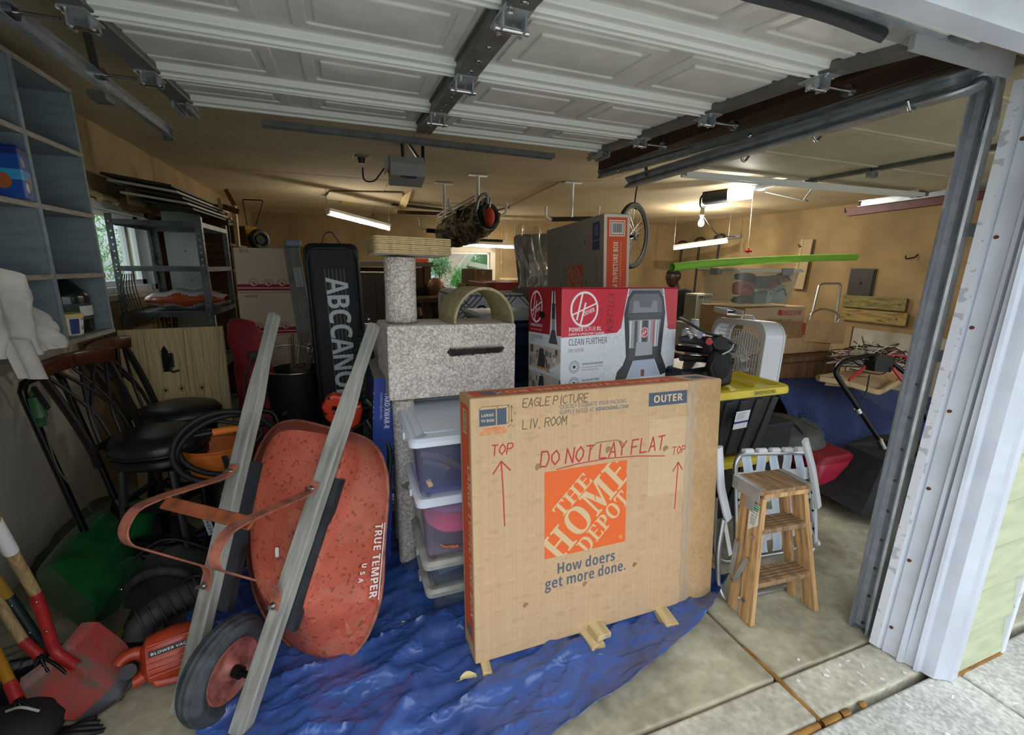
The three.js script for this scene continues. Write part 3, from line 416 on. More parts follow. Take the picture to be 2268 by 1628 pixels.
// ----- the large flat picture carton
{
  const print = (c, W, H) => {
    c.fillStyle = '#c5a57e'; c.fillRect(0, 0, W, H);
    for (let x = 0; x < W; x += 4) { c.fillStyle = `rgba(${hash(x, 1, 2) > 0.5 ? '255,235,200' : '90,60,30'},${0.025 + 0.02 * hash(x, 2, 3)})`; c.fillRect(x, 0, 2.5, H); }
    for (let i = 0; i < 900; i++) { c.fillStyle = `rgba(${i % 2 ? '235,205,165' : '140,105,70'},0.10)`; c.beginPath(); c.ellipse(hash(i, 1, 7) * W, hash(i, 2, 7) * H, 4 + 22 * hash(i, 3, 7), 2 + 8 * hash(i, 4, 7), 0, 0, 7); c.fill(); }
    c.fillStyle = 'rgba(214,178,140,0.5)'; c.fillRect(972, 0, 158, H); c.fillStyle = 'rgba(110,80,50,0.45)'; c.fillRect(970, 0, 3, H);
    c.fillStyle = 'rgba(230,205,170,0.25)'; c.fillRect(760, 150, 235, 330);
  };
  const G = '#4d5a6b', OR = '#e2672f', RED = '#b2373a', PEN = '#5a4a38';
  const face = cv(1130, 1016, (c, W, H) => {
    print(c, W, H); const at = (p, f) => f(p[0], p[1]);
    hand(c, 'EAGLE PICTURE', 196, 46, 32, 3, PEN, 1.25); hand(c, 'LIV. ROOM', 194, 127, 34, 3, PEN, 1.1);
    txt(c, 'QUICKLY ESTIMATE YOUR PACKING', 346, 66, 22, G, { fit: 300 }); txt(c, 'SUPPLY NEEDS AT', 346, 88, 22, G, { fit: 150 }); txt(c, 'HDMOVING.COM', 502, 88, 22, G, { fit: 152, bold: 1 });
    c.fillStyle = G; c.fillRect(752, 36, 196, 56); txt(c, 'OUTER', 850, 79, 42, '#d8bd96', { bold: 1, align: 'center', fit: 150 });
    c.strokeStyle = '#5a5648'; c.lineWidth = 2.2;
    c.fillStyle = G; c.fillRect(32, 42, 62, 60); c.fillRect(98, 42, 36, 60); c.beginPath(); c.moveTo(32, 40); c.lineTo(42, 32); c.lineTo(144, 32); c.lineTo(144, 92); c.lineTo(136, 102); c.moveTo(144, 32); c.lineTo(134, 42); c.moveTo(96, 41); c.lineTo(104, 33); c.stroke();
    txt(c, 'LARGE', 63, 68, 15, '#d8bd96', { bold: 1, align: 'center', fit: 48 }); txt(c, 'TV BOX', 63, 88, 15, '#d8bd96', { bold: 1, align: 'center', fit: 50 });
    c.beginPath(); c.moveTo(154, 36); c.lineTo(154, 96); c.moveTo(150, 44); c.lineTo(154, 35); c.lineTo(158, 44); c.moveTo(150, 88); c.lineTo(154, 97); c.lineTo(158, 88); c.moveTo(140, 114); c.lineTo(152, 103); c.stroke(); txt(c, '40"', 160, 70, 11, G); txt(c, '6"', 156, 116, 11, G);
    txt(c, 'EXPANDABLE', 86, 118, 13, OR, { bold: 1, align: 'center', fit: 82 }); c.fillStyle = OR; c.fillRect(36, 121, 100, 2.5); txt(c, 'Min: 38" \u2013 Max: 60"', 84, 135, 12, OR, { bold: 1, align: 'center', fit: 104 });
    hand(c, 'TOP', 74, 212, 38, 4.6, RED, 1.7); hand(c, 'TOP', 880, 310, 32, 4, RED, 1.7); hand(c, 'DO NOT LAY FLAT', 266, 280, 58, 6, RED, 1.62);
    const line = (pts, w) => { c.strokeStyle = RED; c.lineWidth = w; c.beginPath(); pts.forEach((p, i) => (i ? c.lineTo(...p) : c.moveTo(...p))); c.stroke(); };
    line([[335, 300], [430, 290], [560, 286], [700, 294], [843, 312]], 4); line([[112, 240], [118, 360], [122, 487]], 5); line([[80, 282], [112, 238], [146, 276]], 5); line([[915, 349], [910, 450], [905, 557]], 5); line([[888, 386], [915, 349], [938, 384]], 5);
    // orange square with diagonal stencilled lettering
    c.save(); c.translate(284, 304); c.fillStyle = OR; c.fillRect(0, 0, 370, 352); c.beginPath(); c.rect(0, 0, 370, 352); c.clip(); c.translate(185, 176); c.rotate(-PI / 4.1);
    txt(c, 'THE', 0, -62, 84, '#d6b78c', { bold: 1, font: 'serif', fit: 196, align: 'center' }); txt(c, 'HOME', 0, 64, 172, '#d6b78c', { bold: 1, font: 'serif', fit: 470, align: 'center' }); txt(c, 'DEPOT', 8, 142, 98, '#d6b78c', { bold: 1, font: 'serif', fit: 290, align: 'center' });
    c.strokeStyle = OR; c.lineWidth = 4; for (const q of [[-235, 10, -120, 10], [-60, -2, 60, -2], [130, 6, 230, 6], [-140, 112, 150, 112], [-98, -92, 98, -92]]) { c.beginPath(); c.moveTo(q[0], q[1] - 8); c.lineTo(q[0] + 12, q[1] + 8); c.moveTo(q[2], q[3] - 8); c.lineTo(q[2] - 12, q[3] + 8); c.stroke(); } c.restore();
    txt(c, '\u00ae', 622, 640, 24, '#d9b98e');
    txt(c, 'How doers', 472, 730, 62, '#565d6a', { bold: 1, align: 'center', fit: 272 }); txt(c, 'get more done.', 474, 785, 62, '#565d6a', { bold: 1, align: 'center', fit: 378 });
    c.strokeStyle = RED; c.lineWidth = 2; c.strokeRect(976, 540, 66, 104); c.fillStyle = RED; c.fillRect(984, 516, 34, 5); c.fillRect(986, 526, 26, 5); c.fillStyle = '#51503f'; c.fillRect(1062, 880, 4, 60); c.fillRect(1076, 880, 4, 56);
  });
  const side = cv(160, 1016, (c, W, H) => { c.fillStyle = '#bd9a70'; c.fillRect(0, 0, W, H); c.fillStyle = '#cf5528'; c.fillRect(22, 30, 118, 920); c.fillStyle = '#d6b48c'; c.fillRect(52, 50, 56, 90); for (let i = 0; i < 14; i++) { c.fillStyle = '#8a5a3a'; c.fillRect(58, 56 + i * 5.6, 44, 2 + hash(i, 1, 1) * 2); } txt(c, 'LARGE TV/PICTURE BOX', 104, 250, 62, '#dfae83', { bold: 1, rot: PI / 2, sx: 0.86 }); c.fillStyle = '#5d6a78'; c.fillRect(50, 900, 60, 44); });
  const top = cv(1130, 160, (c, W, H) => { c.fillStyle = '#c4a177'; c.fillRect(0, 0, W, H); c.fillStyle = '#d9603a'; c.fillRect(22, 24, 940, 112); c.fillStyle = '#6b6e73'; c.fillRect(60, 46, 90, 68); c.save(); c.translate(900, 56); c.rotate(PI); txt(c, 'LARGE TV/PICTURE BOX', 0, -4, 70, '#e6b48c', { bold: 1 }); c.restore(); c.fillStyle = '#d9b899'; c.fillRect(985, 0, 145, 160); c.fillStyle = '#6b6e73'; c.fillRect(1010, 50, 80, 70); });
  const m = (t) => M(t, 0.86, bmp(FINE, 0.0006)), plain = m(cardboardTex(1));
  const t = carton('picture_carton', 'large flat upright cardboard picture carton with an orange square logo and red handwriting', 'cardboard box', 1.13, 1.016, 0.15, [0.93, 0.03, -1.418], [-0.095, 0.012, -0.011], [plain, m(side), m(top), plain, m(face), plain]);
  const tapeM = M(0xd8c3a5, 0.16, { transparent: true, opacity: 0.35, clearcoat: 1 });
  obj('tape', sheet((u, v) => [0.385 + u * 0.05 + 0.003 * Math.sin(v * 40), 0.01 + v * 1.0, 0.0768 + 0.0008 * Math.sin(v * 60 + u * 9)], 4, 60, 0.0006), tapeM, t);
  obj('overlap_flap', rbox(0.158, 1.01, 0.002, 0.0008, [0.486, 0.508, 0.0752]), M(cardboardTex(0.7), 0.88), t);
  for (const [x, y, w] of [[-0.305, 0.735, 0.013], [0.0, 0.765, 0.013], [0.28, 0.735, 0.013], [-0.36, 0.19, 0.01], [-0.1, 0.215, 0.01], [0.14, 0.245, 0.01]]) obj('punched_hole', [new THREE.TorusGeometry(w * 0.85, 0.0022, 6, 16, PI * 1.4).translate(x, y, 0.0755), new THREE.CircleGeometry(w * 0.6, 14).translate(x, y, 0.0758)], kraft, t);
  obj('hand_slot', new THREE.TubeGeometry(new Path(rounded([[-0.08, 0.775, 0.0755], [-0.06, 0.8, 0.0755], [0.05, 0.8, 0.0755], [0.075, 0.772, 0.0755]], 0.02)), 24, 0.002, 6), kraft, t);
  for (const [a, b, l] of [[[0.399, -0.002, -1.300], [0.42, 0, -1.5], 'short upright pine block under the near left corner of the big carton'], [[0.850, 0.000, -1.270], [0.83, 0, -1.5], 'lower of two stacked pine blocks under the middle of the big carton'], [[1.200, -0.006, -1.260], [1.24, 0, -1.55], 'pine block poking out beneath the right end of the big carton']]) {
    const w = thing('wood_block', l, 'wood block'); obj('offcut', bar([a[0], 0.03, a[2] + 0.01], [b[0], 0.03, b[2]], l[0] === 's' ? 0.036 : 0.062, 0.03, [0, 1, 0], 0.004), palePine, w); obj('end_grain', box(l[0] === 's' ? 0.033 : 0.058, 0.026, 0.002, [a[0], 0.03, a[2] + 0.0108]), M(mott([0xb58c4e, 0xd7b67a], 0.04, 6, 109), 0.8), w);
  }
  const w = thing('wood_block', 'upper of two stacked pine blocks under the middle of the big carton', 'wood block'); obj('offcut', bar([0.885, 0.058, -1.275], [0.87, 0.058, -1.5], 0.066, 0.024, [0, 1, 0], 0.004), palePine, w);
  const lf = thing('fallen_leaf', 'curled pale leaf lying on the blue tarp in front of the big carton', 'leaf'), q = [0.323, 0.060, -1.277]; obj('leaf_blade', sheet((u, v) => [q[0] + (u - 0.5) * 0.06, q[1] + 0.012 * Math.abs(v - 0.5) * 2 + 0.006 * Math.sin(u * 4), q[2] + (v - 0.5) * 0.03 * Math.sin(PI * (0.08 + 0.84 * u))], 8, 4, 0.001), M(0xcfc38c, 0.8), lf); obj('leaf_stem', cyl(add(q, [-0.03, 0.004, 0]), add(q, [-0.045, 0.01, 0.006]), 0.0015), M(0x8a6f3a, 0.8), lf);
}
// ----- wheelbarrow stood on its nose
{
  const t = thing('wheelbarrow', 'worn orange wheelbarrow stood on end with weathered grey wooden handles', 'wheelbarrow'); t.applyMatrix4(frame([-0.5050, 0.0250, -1.4550], [0.8212, -0.0538, 0.5682], [0.2938, 0.8934, -0.3399], [-0.4893, 0.4460, 0.7494]));
  const rust = M(paint(512, 0.7, (u, v) => { const a = fbm(u, v, 7, 7, 111, 5), b = fbm(u, v, 64, 64, 113, 3), s = b > 0.7 ? 44 : 0, k = (a - 0.5) * 50, h = fbm(u, v, 4, 4, 115, 3) > 0.54 ? 12 : 0; return [190 + k - s, 92 + k * 0.9 - s * 0.6 + h, 70 + k * 0.9 - s * 0.5 + h]; }), 0.6, bmp(NZ, 0.002));
  const redSteel = M(mott([0x8a4632, 0xb05a42, 0xb9705a], 0.2, 8, 115), 0.55, bmp(FINE, 0.0008));
  const L = 1.43;
  for (const [a, b] of [[[0.118, -0.015, 0.01], [0.232, 1.405, 0.012]], [[-0.118, -0.015, 0.01], [-0.232, 1.36, 0]]]) {
    const prof = [[-0.029, 0], [0.029, 0], [0.03, L - 0.36], [0.024, L - 0.28], [0.016, L - 0.2], [0.016, L - 0.012], [0.01, L], [-0.012, L], [-0.017, L - 0.012], [-0.019, L - 0.2], [-0.026, L - 0.29], [-0.029, L - 0.4]];
    const g = clean(ext(prof, 0.042, 0.004)); boxUV(g); g.userData.uv = 1; obj('handle', g.applyMatrix4(basis(a, add(b, a, -1), [0, 0, 1])), greyWood, t);
  }
  // tub: bottom plate close behind the handles, rim far behind
  const bot = [[-0.088, 0.933], [0.058, 0.967], [0.203, 0.940], [0.219, 0.724], [0.231, 0.499], [0.217, 0.394], [0.141, 0.359], [0.028, 0.395], [-0.053, 0.514], [-0.110, 0.728]];
  const rim = [[-0.292, 0.980], [-0.024, 0.995], [0.190, 0.961], [0.280, 0.851], [0.335, 0.592], [0.371, 0.355], [0.318, 0.182], [0.194, 0.109], [0.037, 0.138], [-0.147, 0.246], [-0.287, 0.466], [-0.363, 0.820]];
  const smooth = (p, n) => new THREE.CatmullRomCurve3(p.map(([x, y]) => new THREE.Vector3(x, y, 0)), true, 'centripetal', 0.5).getSpacedPoints(n).slice(0, n).map((q) => [q.x, q.y]);
  const N = 72; let rb = smooth(bot, N), rr = smooth(rim, N);
  const mid = [(Math.min(...rr.map((p) => p[0])) + Math.max(...rr.map((p) => p[0]))) / 2, 0.55]; // both start at the top
  const byAngle = (r) => { const c = [r.reduce((s, p) => s + p[0], 0) / N, r.reduce((s, p) => s + p[1], 0) / N]; const a = Array.from({ length: N }, (_, i) => { const th = PI / 2 - i / N * 2 * PI, d = [Math.cos(th), Math.sin(th)]; let best = null; for (let k = 0; k < N; k++) { const p = r[k], q = r[(k + 1) % N], ex = [q[0] - p[0], q[1] - p[1]], den = d[0] * -ex[1] + d[1] * ex[0]; if (Math.abs(den) < 1e-9) continue; const w = [p[0] - c[0], p[1] - c[1]], s = (w[0] * -ex[1] + w[1] * ex[0]) / den, m = (d[0] * w[1] - d[1] * w[0]) / -den; const mm = (w[1] * d[0] - w[0] * d[1]) / (ex[0] * d[1] - ex[1] * d[0]); if (s > 0 && mm >= -1e-6 && mm <= 1.000001 && (!best || s > best)) best = s; } return [c[0] + d[0] * best, c[1] + d[1] * best]; }); return a; };
  rb = byAngle(rb); rr = byAngle(rr);
  const ring = (k, z, s = 1) => rb.map((p, i) => { const q = [p[0] + (rr[i][0] - p[0]) * k, p[1] + (rr[i][1] - p[1]) * k]; return [q[0], q[1], z]; });
  const ctr = [rb.reduce((s, p) => s + p[0], 0) / N, rb.reduce((s, p) => s + p[1], 0) / N], shrink = (r, f, z) => r.map((p) => [ctr[0] + (p[0] - ctr[0]) * f, ctr[1] + (p[1] - ctr[1]) * f, z]);
  const outer = [shrink(rb, 0.86, -0.022), ring(0.02, -0.026), ring(0.08, -0.042), ring(0.3, -0.1), ring(0.6, -0.18), ring(0.9, -0.255), ring(1, -0.275)], inner = [...outer].reverse().map((r) => r.map(([x, y, z]) => [x, y, z - 0.004]));
  obj('tub', loft([...outer, ...inner.map((r, i) => (i ? r : r))], true, true, 0.9), rust, t);
  obj('rolled_rim', tube(rr.filter((_, i) => i % 2 === 0).map(([x, y]) => [x, y, -0.277]), 0.0085, 8, true, 3), redSteel, t);
  for (const s of [1, -1]) obj('riser_block', loft([[0.3, 0.03], [0.82, 0.03]].map(([y]) => { const x = s * (0.128 + y * 0.07) + (s > 0 ? 0.008 : 0.032); return [[x - 0.02, y, -0.012], [x + 0.045, y, -0.012], [x + 0.045, y, -0.045], [x - 0.02, y, -0.045]]; }), true, true, 0.3), M(mott([0x15171b, 0x23262b, 0x30343a], 0.3, 8, 117), 0.5), t);
  // steel strap legs bolted to the handles, with a cross brace
  const leg = (x, s) => { const e = x * 0.82; return ribbon([[x, 0.8, 0.035], [x, 0.765, 0.05], [x - s * 0.005, 0.75, 0.09], [x * 0.96, 0.69, 0.3], [x * 0.95, 0.66, 0.37], [x * 0.93, 0.6, 0.385], [x * 0.92, 0.56, 0.36], [e, 0.45, 0.06], [e, 0.42, 0.04], [e, 0.37, 0.035]], 0.034, 0.006, [1, 0, 0], 0.05); };
  obj('leg', leg(-0.178, -1), redSteel, t); obj('leg', leg(0.172, 1), redSteel, t);
  obj('leg_brace', bar([-0.168, 0.675, 0.28], [0.168, 0.675, 0.28], 0.04, 0.012, [0, 0.5, 1], 0.005), M(mott([0x8a4a28, 0xa85a34, 0x74401f], 0.2, 8, 119), 0.7), t);
  for (const [x, y] of [[-0.178, 0.775], [0.172, 0.775], [-0.146, 0.385], [0.142, 0.385]]) obj('bolt', [cyl([x, y, 0.03], [x, y, 0.075], 0.006), cyl([x, y, 0.04], [x, y, 0.05], 0.012, 0.012, 6)], steel, t);
  // wheel
  const R = 0.168, wz = 0.0, wy = 0.145, prof = []; for (let i = 0; i <= 26; i++) { const a = -0.25 * PI + i / 26 * 1.5 * PI; prof.push([R - 0.045 + 0.045 * Math.sin(i / 26 * PI) * 1 - (i % 4 === 2 && i > 6 && i < 20 ? 0.005 : 0), -0.044 * Math.cos(i / 26 * PI)]); }
  const tireP = [[0.098, -0.028], ...prof.map(([r, y]) => [Math.max(r, 0.1), y]), [0.098, 0.028]], M4 = mtx([-0.004, wy, wz], [0, 0, -PI / 2]);
  obj('tyre', lathe(tireP, 48).applyMatrix4(M4), M(mott([0x2c3034, 0x3a3f44, 0x4a4f54], 0.2, 8, 121), 0.7), t);
  const rimW = obj('wheel_rim', [lathe([[0.018, 0.036], [0.03, 0.036], [0.034, 0.022], [0.055, 0.012], [0.07, 0.018], [0.08, 0.012], [0.09, 0.022], [0.098, 0.034], [0.104, 0.032], [0.1, 0.024], [0.09, 0], [0.1, -0.024], [0.104, -0.032], [0.098, -0.034], [0.06, -0.012], [0.018, -0.036]], 40).applyMatrix4(M4)], M(mott([0x8f4236, 0xa9554a, 0xb56a5e], 0.15, 8, 123), 0.45), t);
  obj('axle', [cyl([-0.12, wy, wz], [0.12, wy, wz], 0.011), cyl([0.03, wy, wz], [0.06, wy, wz], 0.02)], blackMetal, rimW);
  const word = (lines) => cv(512, 128, (c, W, H) => { c.clearRect(0, 0, W, H); lines(c, W, H); });
  const sideAt = (i, k) => { const a = rb[i], b = rr[i]; return [a[0] + (b[0] - a[0]) * k, a[1] + (b[1] - a[1]) * k, -0.026 - 0.25 * k]; };
  const put = (name, tex, i0, k0, w, h) => { const p = sideAt(i0, k0), d = V(sideAt(i0 + 3, k0)).sub(V(sideAt(i0 - 3, k0))).normalize(), a = V(sideAt(i0, k0 + 0.2)).sub(V(p)).normalize(), n = new THREE.Vector3().crossVectors(d, a).normalize(); if (n.z < 0) n.negate(); const up = new THREE.Vector3().crossVectors(n, d); decal(name, tex, w, h, new THREE.Matrix4().makeBasis(d, up, n).setPosition(p[0] + n.x * 0.004, p[1] + n.y * 0.004, p[2] + n.z * 0.004), t, { cut: 1 }); };
  put('lettering', word((c, W) => { txt(c, 'TRUE TEMPER', 8, 92, 84, '#f0e8e2', { bold: 1, sx: 0.82 }); c.fillStyle = '#f0e8e2'; c.fillRect(6, 12, 470, 9); c.clearRect(128, 60, 14, 12); c.clearRect(250, 30, 9, 30); }), 21, 0.84, 0.31, 0.078);
  put('lettering', word((c) => txt(c, 'U\u2605S\u2605A', 60, 90, 78, '#efe4dc', { bold: 1 })), 24, 0.62, 0.17, 0.045);
  obj('white_sticker', ext(rrect(0.014, 0.034, 0.006), 0.002).applyMatrix4(mtx([0.058, 0.530, -0.017], [0, 0, 0.35])), white, t);
}
// ----- clear storage bins beside the carton
{
  const lidW = M(0xdfe9f6, 0.3, { clearcoat: 0.3 }), lidG = M(mott([0x9c9d92, 0xb1b2a8, 0xbdbeb5], 0.3, 8, 125), 0.4);
  const bin = (label, x0, z1, y, h, lid, lidM, fill, tint) => {
    const t = thing('storage_bin', label, 'storage bin', 'stacked clear bins'), W = 0.42, D = 0.56, cx = x0 + W / 2, cz = z1 - D / 2, R = (w, d, yy, r = 0.03) => rrect(w, d, r, 5).map(([a, b]) => [cx + a, yy, cz - b]);
    const o = [R(W - 0.1, D - 0.1, y + 0.004), R(W - 0.085, D - 0.085, y + 0.012), R(W - 0.05, D - 0.05, y + h - 0.05), R(W - 0.03, D - 0.03, y + h - 0.045), R(W - 0.028, D - 0.028, y + h - 0.02)];
    obj('tub', loft([...o, ...[...o].reverse().map((r) => r.map(([a, b, c]) => [cx + (a - cx) * 0.985, b + 0.002, cz + (c - cz) * 0.985]))], true, true, 0.5), tint ? new THREE.MeshPhysicalMaterial({ color: tint, roughness: 0.15, transmission: 0.92, thickness: 0, ior: 1.35 }) : clearBin, t);
    const l = obj('lid', [loft([R(W, D, y + h - 0.032), R(W + 0.004, D + 0.004, y + h - 0.012), R(W - 0.02, D - 0.02, y + h), R(W - 0.05, D - 0.05, y + h), R(W - 0.065, D - 0.065, y + h - 0.006)], true, true, 0.6)], lidM, t);
    obj('lid_panel', rbox(W - 0.13, 0.006, D - 0.15, 0.003, [cx, y + h - 0.003, cz]), lidM, l); obj('latch', [rbox(0.012, 0.03, 0.05, 0.004, [cx - W / 2 - 0.004, y + h - 0.03, cz + D / 2 - 0.16])], lidM, t);
    return [cx, cz, t];
  };
  const cloth = (name, label, x0, x1, y0, y1, z0, z1, m, sd) => { const t = thing(name, label, 'clothes'); obj('fold', loft(Array.from({ length: 9 }, (_, j) => { const v = j / 8; return Array.from({ length: 28 }, (_, i) => { const a = i / 28 * 2 * PI, k = (0.32 + 0.18 * Math.sin(PI * Math.min(1, v * 1.05 + 0.1))) * (0.86 + 0.28 * fbm(i / 28, v, 6, 6, sd, 3)); return [(x0 + x1) / 2 + (x1 - x0) * k * Math.sign(Math.cos(a)) * Math.pow(Math.abs(Math.cos(a)), 0.5), y0 + (y1 - y0) * (v + 0.12 * (fbm(i / 28, v + 0.3, 5, 5, sd + 1, 3) - 0.5)), (z0 + z1) / 2 + (z1 - z0) * k * Math.sign(Math.sin(a)) * Math.pow(Math.abs(Math.sin(a)), 0.5)]; }); }), true, true, 1.2), m, t); return t; };
  const fab = (h) => M(h, 0.95, bmp(NZ, 0.004));
  bin('lowest of the four clear bins, grey lid, resting on the blue tarp', 0.235, -1.625, 0.02, 0.145, 1, lidG, null, 0xd5dde8);
  cloth('folded_cloth', 'pale grey cloth inside the lowest clear bin', 0.3, 0.6, 0.03, 0.1, -2.1, -1.69, fab(0x9aa3a8), 131);
  bin('second clear bin from the floor, grey lid, holding white papers', 0.225, -1.61, 0.165, 0.145, 1, lidG, null, 0xd5dde8);
  { const t = thing('paper_bundle', 'white papers lying in the second bin from the floor', 'papers'); for (let k = 0; k < 4; k++) obj('sheet', sheet((u, v) => [0.3 + u * 0.3, 0.2 + k * 0.012 + u * 0.03 + 0.006 * Math.sin(u * 5 + k), -1.68 - v * 0.38], 6, 6, 0.002), white, t); }
  bin('third clear bin up, white lid, packed with pink clothes', 0.205, -1.6, 0.312, 0.29, 1, lidW, null, 0xf4f0fa);
  cloth('folded_clothes', 'bright pink crumpled clothing in the third clear bin up', 0.27, 0.58, 0.385, 0.47, -2.05, -1.645, fab(0xff4f80), 133);
  cloth('folded_clothes', 'dark blue clothing at the bottom of the bin with pink clothes', 0.275, 0.575, 0.325, 0.385, -2.05, -1.66, fab(0x2a3358), 135);
  cloth('folded_clothes', 'dusty mauve clothing at the top of the bin with pink clothes', 0.27, 0.58, 0.47, 0.545, -2.05, -1.655, fab(0xb07aa4), 137);
  bin('topmost clear bin, white lid, with dark blue contents', 0.185, -1.59, 0.606, 0.255, 1, lidW, null, 0xd6def4);
  cloth('folded_clothes', 'navy blue clothing filling the topmost clear bin', 0.25, 0.56, 0.62, 0.79, -2.05, -1.655, fab(0x27325c), 139);
  { const t = thing('drawstring', 'orange drawstring curled in the bin with pink clothes', 'cord'); obj('cord', tube([[0.3, 0.375, -1.637], [0.32, 0.36, -1.634], [0.35, 0.357, -1.634], [0.37, 0.352, -1.634], [0.345, 0.35, -1.634]], 0.004), M(0xd9784a, 0.8), t); obj('knot', new THREE.SphereGeometry(0.007, 8, 6).translate(0.372, 0.352, -1.634), M(0xd9784a, 0.8), t);
    const b = thing('leather_strap', 'brown leather straps behind the front of the topmost clear bin', 'strap'); obj('strap', [ribbon([[0.23, 0.79, -1.63], [0.3, 0.77, -1.628], [0.36, 0.73, -1.628], [0.44, 0.68, -1.628]], 0.024, 0.003, [0, 1, 0.2]), ribbon([[0.24, 0.755, -1.63], [0.3, 0.735, -1.628], [0.34, 0.71, -1.628]], 0.02, 0.003, [0, 1, 0.2])], M(0x8a6450, 0.7), b); obj('strap_end', rbox(0.02, 0.035, 0.008, 0.003, [0.262, 0.66, -1.632], [0, 0, 0.4]), M(0xc9a27c, 0.7), b); }
}
// ----- cat tree
{
  const t = thing('cat_tree', 'tall grey carpeted cat tree with a rope-wrapped perch, arched tunnel and slotted box', 'cat tree');
  const C = [0.435, 0.91, -2.13], rot = [-0.03, 0.06, -0.015], m = mtx(C, rot), W = 0.6, H = 0.33, D = 0.36, at = (g) => g.applyMatrix4(m);
  const slot = []; for (let i = 0; i <= 24; i++) slot.push([-0.02 + i / 24 * 0.25 - 0.0, 0.228 + 0.004 * (hash(i, 1, 5) - 0.5)]); for (let i = 24; i >= 0; i--) slot.push([-0.02 + i / 24 * 0.25, 0.185 + 0.006 * (hash(i, 2, 5) - 0.5) + 0.006 * i / 24]); slot.unshift([-0.038, 0.205]); slot.splice(26, 0, [0.245, 0.21]);
  obj('front_panel', at(ext(rrect(W, H, 0.014, 4, 0, H / 2), 0.02, 0.006, [slot]).translate(0, 0, D / 2 - 0.01)), carpet, t);
  obj('box_shell', at(ext(rrect(W - 0.004, H - 0.004, 0.014, 4, 0, H / 2), D - 0.02, 0.004, [rrect(W - 0.05, H - 0.05, 0.01, 3, 0, H / 2)]).translate(0, 0, -0.01)), carpet, t);
  obj('back_panel', at(box(W - 0.03, H - 0.03, 0.012, [0, H / 2, -D / 2 + 0.012])), carpet, t);
  obj('slot_fringe', at(mergeGeometries(Array.from({ length: 46 }, (_, i) => clean(new THREE.ConeGeometry(0.004, 0.012 + 0.01 * hash(i, 3, 3), 4).rotateX(PI * 0.9).translate(-0.018 + i / 46 * 0.25, 0.224, D / 2))))), carpet, t);
  const post = (x, z, y0, y1, r) => obj('post', at(lathe([[0, y0], [r, y0], [r + 0.002, y0 + 0.02], [r, (y0 + y1) / 2], [r + 0.002, y1 - 0.01], [0, y1]], 32).translate(x, 0, z)), carpet, t);
  post(-0.21, 0.02, H, H + 0.3, 0.069);
  const pw = 0.325, pd = 0.3, py = H + 0.3, px = -0.175;
  const perch = obj('perch', at(rbox(pw - 0.012, 0.068, pd - 0.012, 0.012, [px, py + 0.035, 0.03])), carpet, t);
  obj('rope_winding', Array.from({ length: 9 }, (_, k) => at(pipe(rrect(pw, pd, 0.02, 2).map(([a, b]) => [px + a, py + 0.004 + k * 0.0078 + 0.001 * hash(k, 4, 4), 0.03 + b]), 0.0037, 0.012, true, 6))), sisal, perch);
  const arch = (r) => Array.from({ length: 29 }, (_, i) => { const a = PI - i / 28 * PI; return [r * Math.cos(a), r * Math.sin(a)]; });
  obj('tunnel', at(ext([...arch(0.15), ...arch(0.138).reverse()].map(([a, b]) => [a, b * 1.12]), 0.28, 0.003).translate(0.15, H + 0.0, 0.02)), M(mott([0x9a8a62, 0xb7a778, 0xc6b88c], 0.12, 8, 141), 0.95, bmp(FINE, 0.002)), t);
  for (const [x, z, r] of [[-0.2, 0.1, 0.05], [0.2, -0.08, 0.05], [-0.2, -0.12, 0.045]]) obj('lower_post', [lathe([[0, 0.03], [r, 0.03], [r, 0.9], [0, 0.9]], 28).applyMatrix4(mtx([C[0] + x - 0.02, 0, C[2] + z]))], carpet, t);
  obj('base_board', rbox(0.56, 0.03, 0.5, 0.006, [0.4, 0.018, -2.24]), M(0xb9b4a4, 0.85), t);
  obj('base_edge', rbox(0.565, 0.012, 0.01, 0.003, [0.4, 0.01, -1.986]), palePine, t);
  obj('hanging_toy', [tube([[0.215, 0.64, -1.99], [0.218, 0.56, -1.985], [0.214, 0.5, -1.985]], 0.003), ...[[0, 0], [0.012, -0.01], [-0.012, -0.008], [0, -0.02]].map(([a, b], i) => new THREE.SphereGeometry(0.014, 8, 6).translate(0.213 + a, 0.49 + b, -1.98 - i * 0.003))], M(0x8f8b80, 1), t);
}

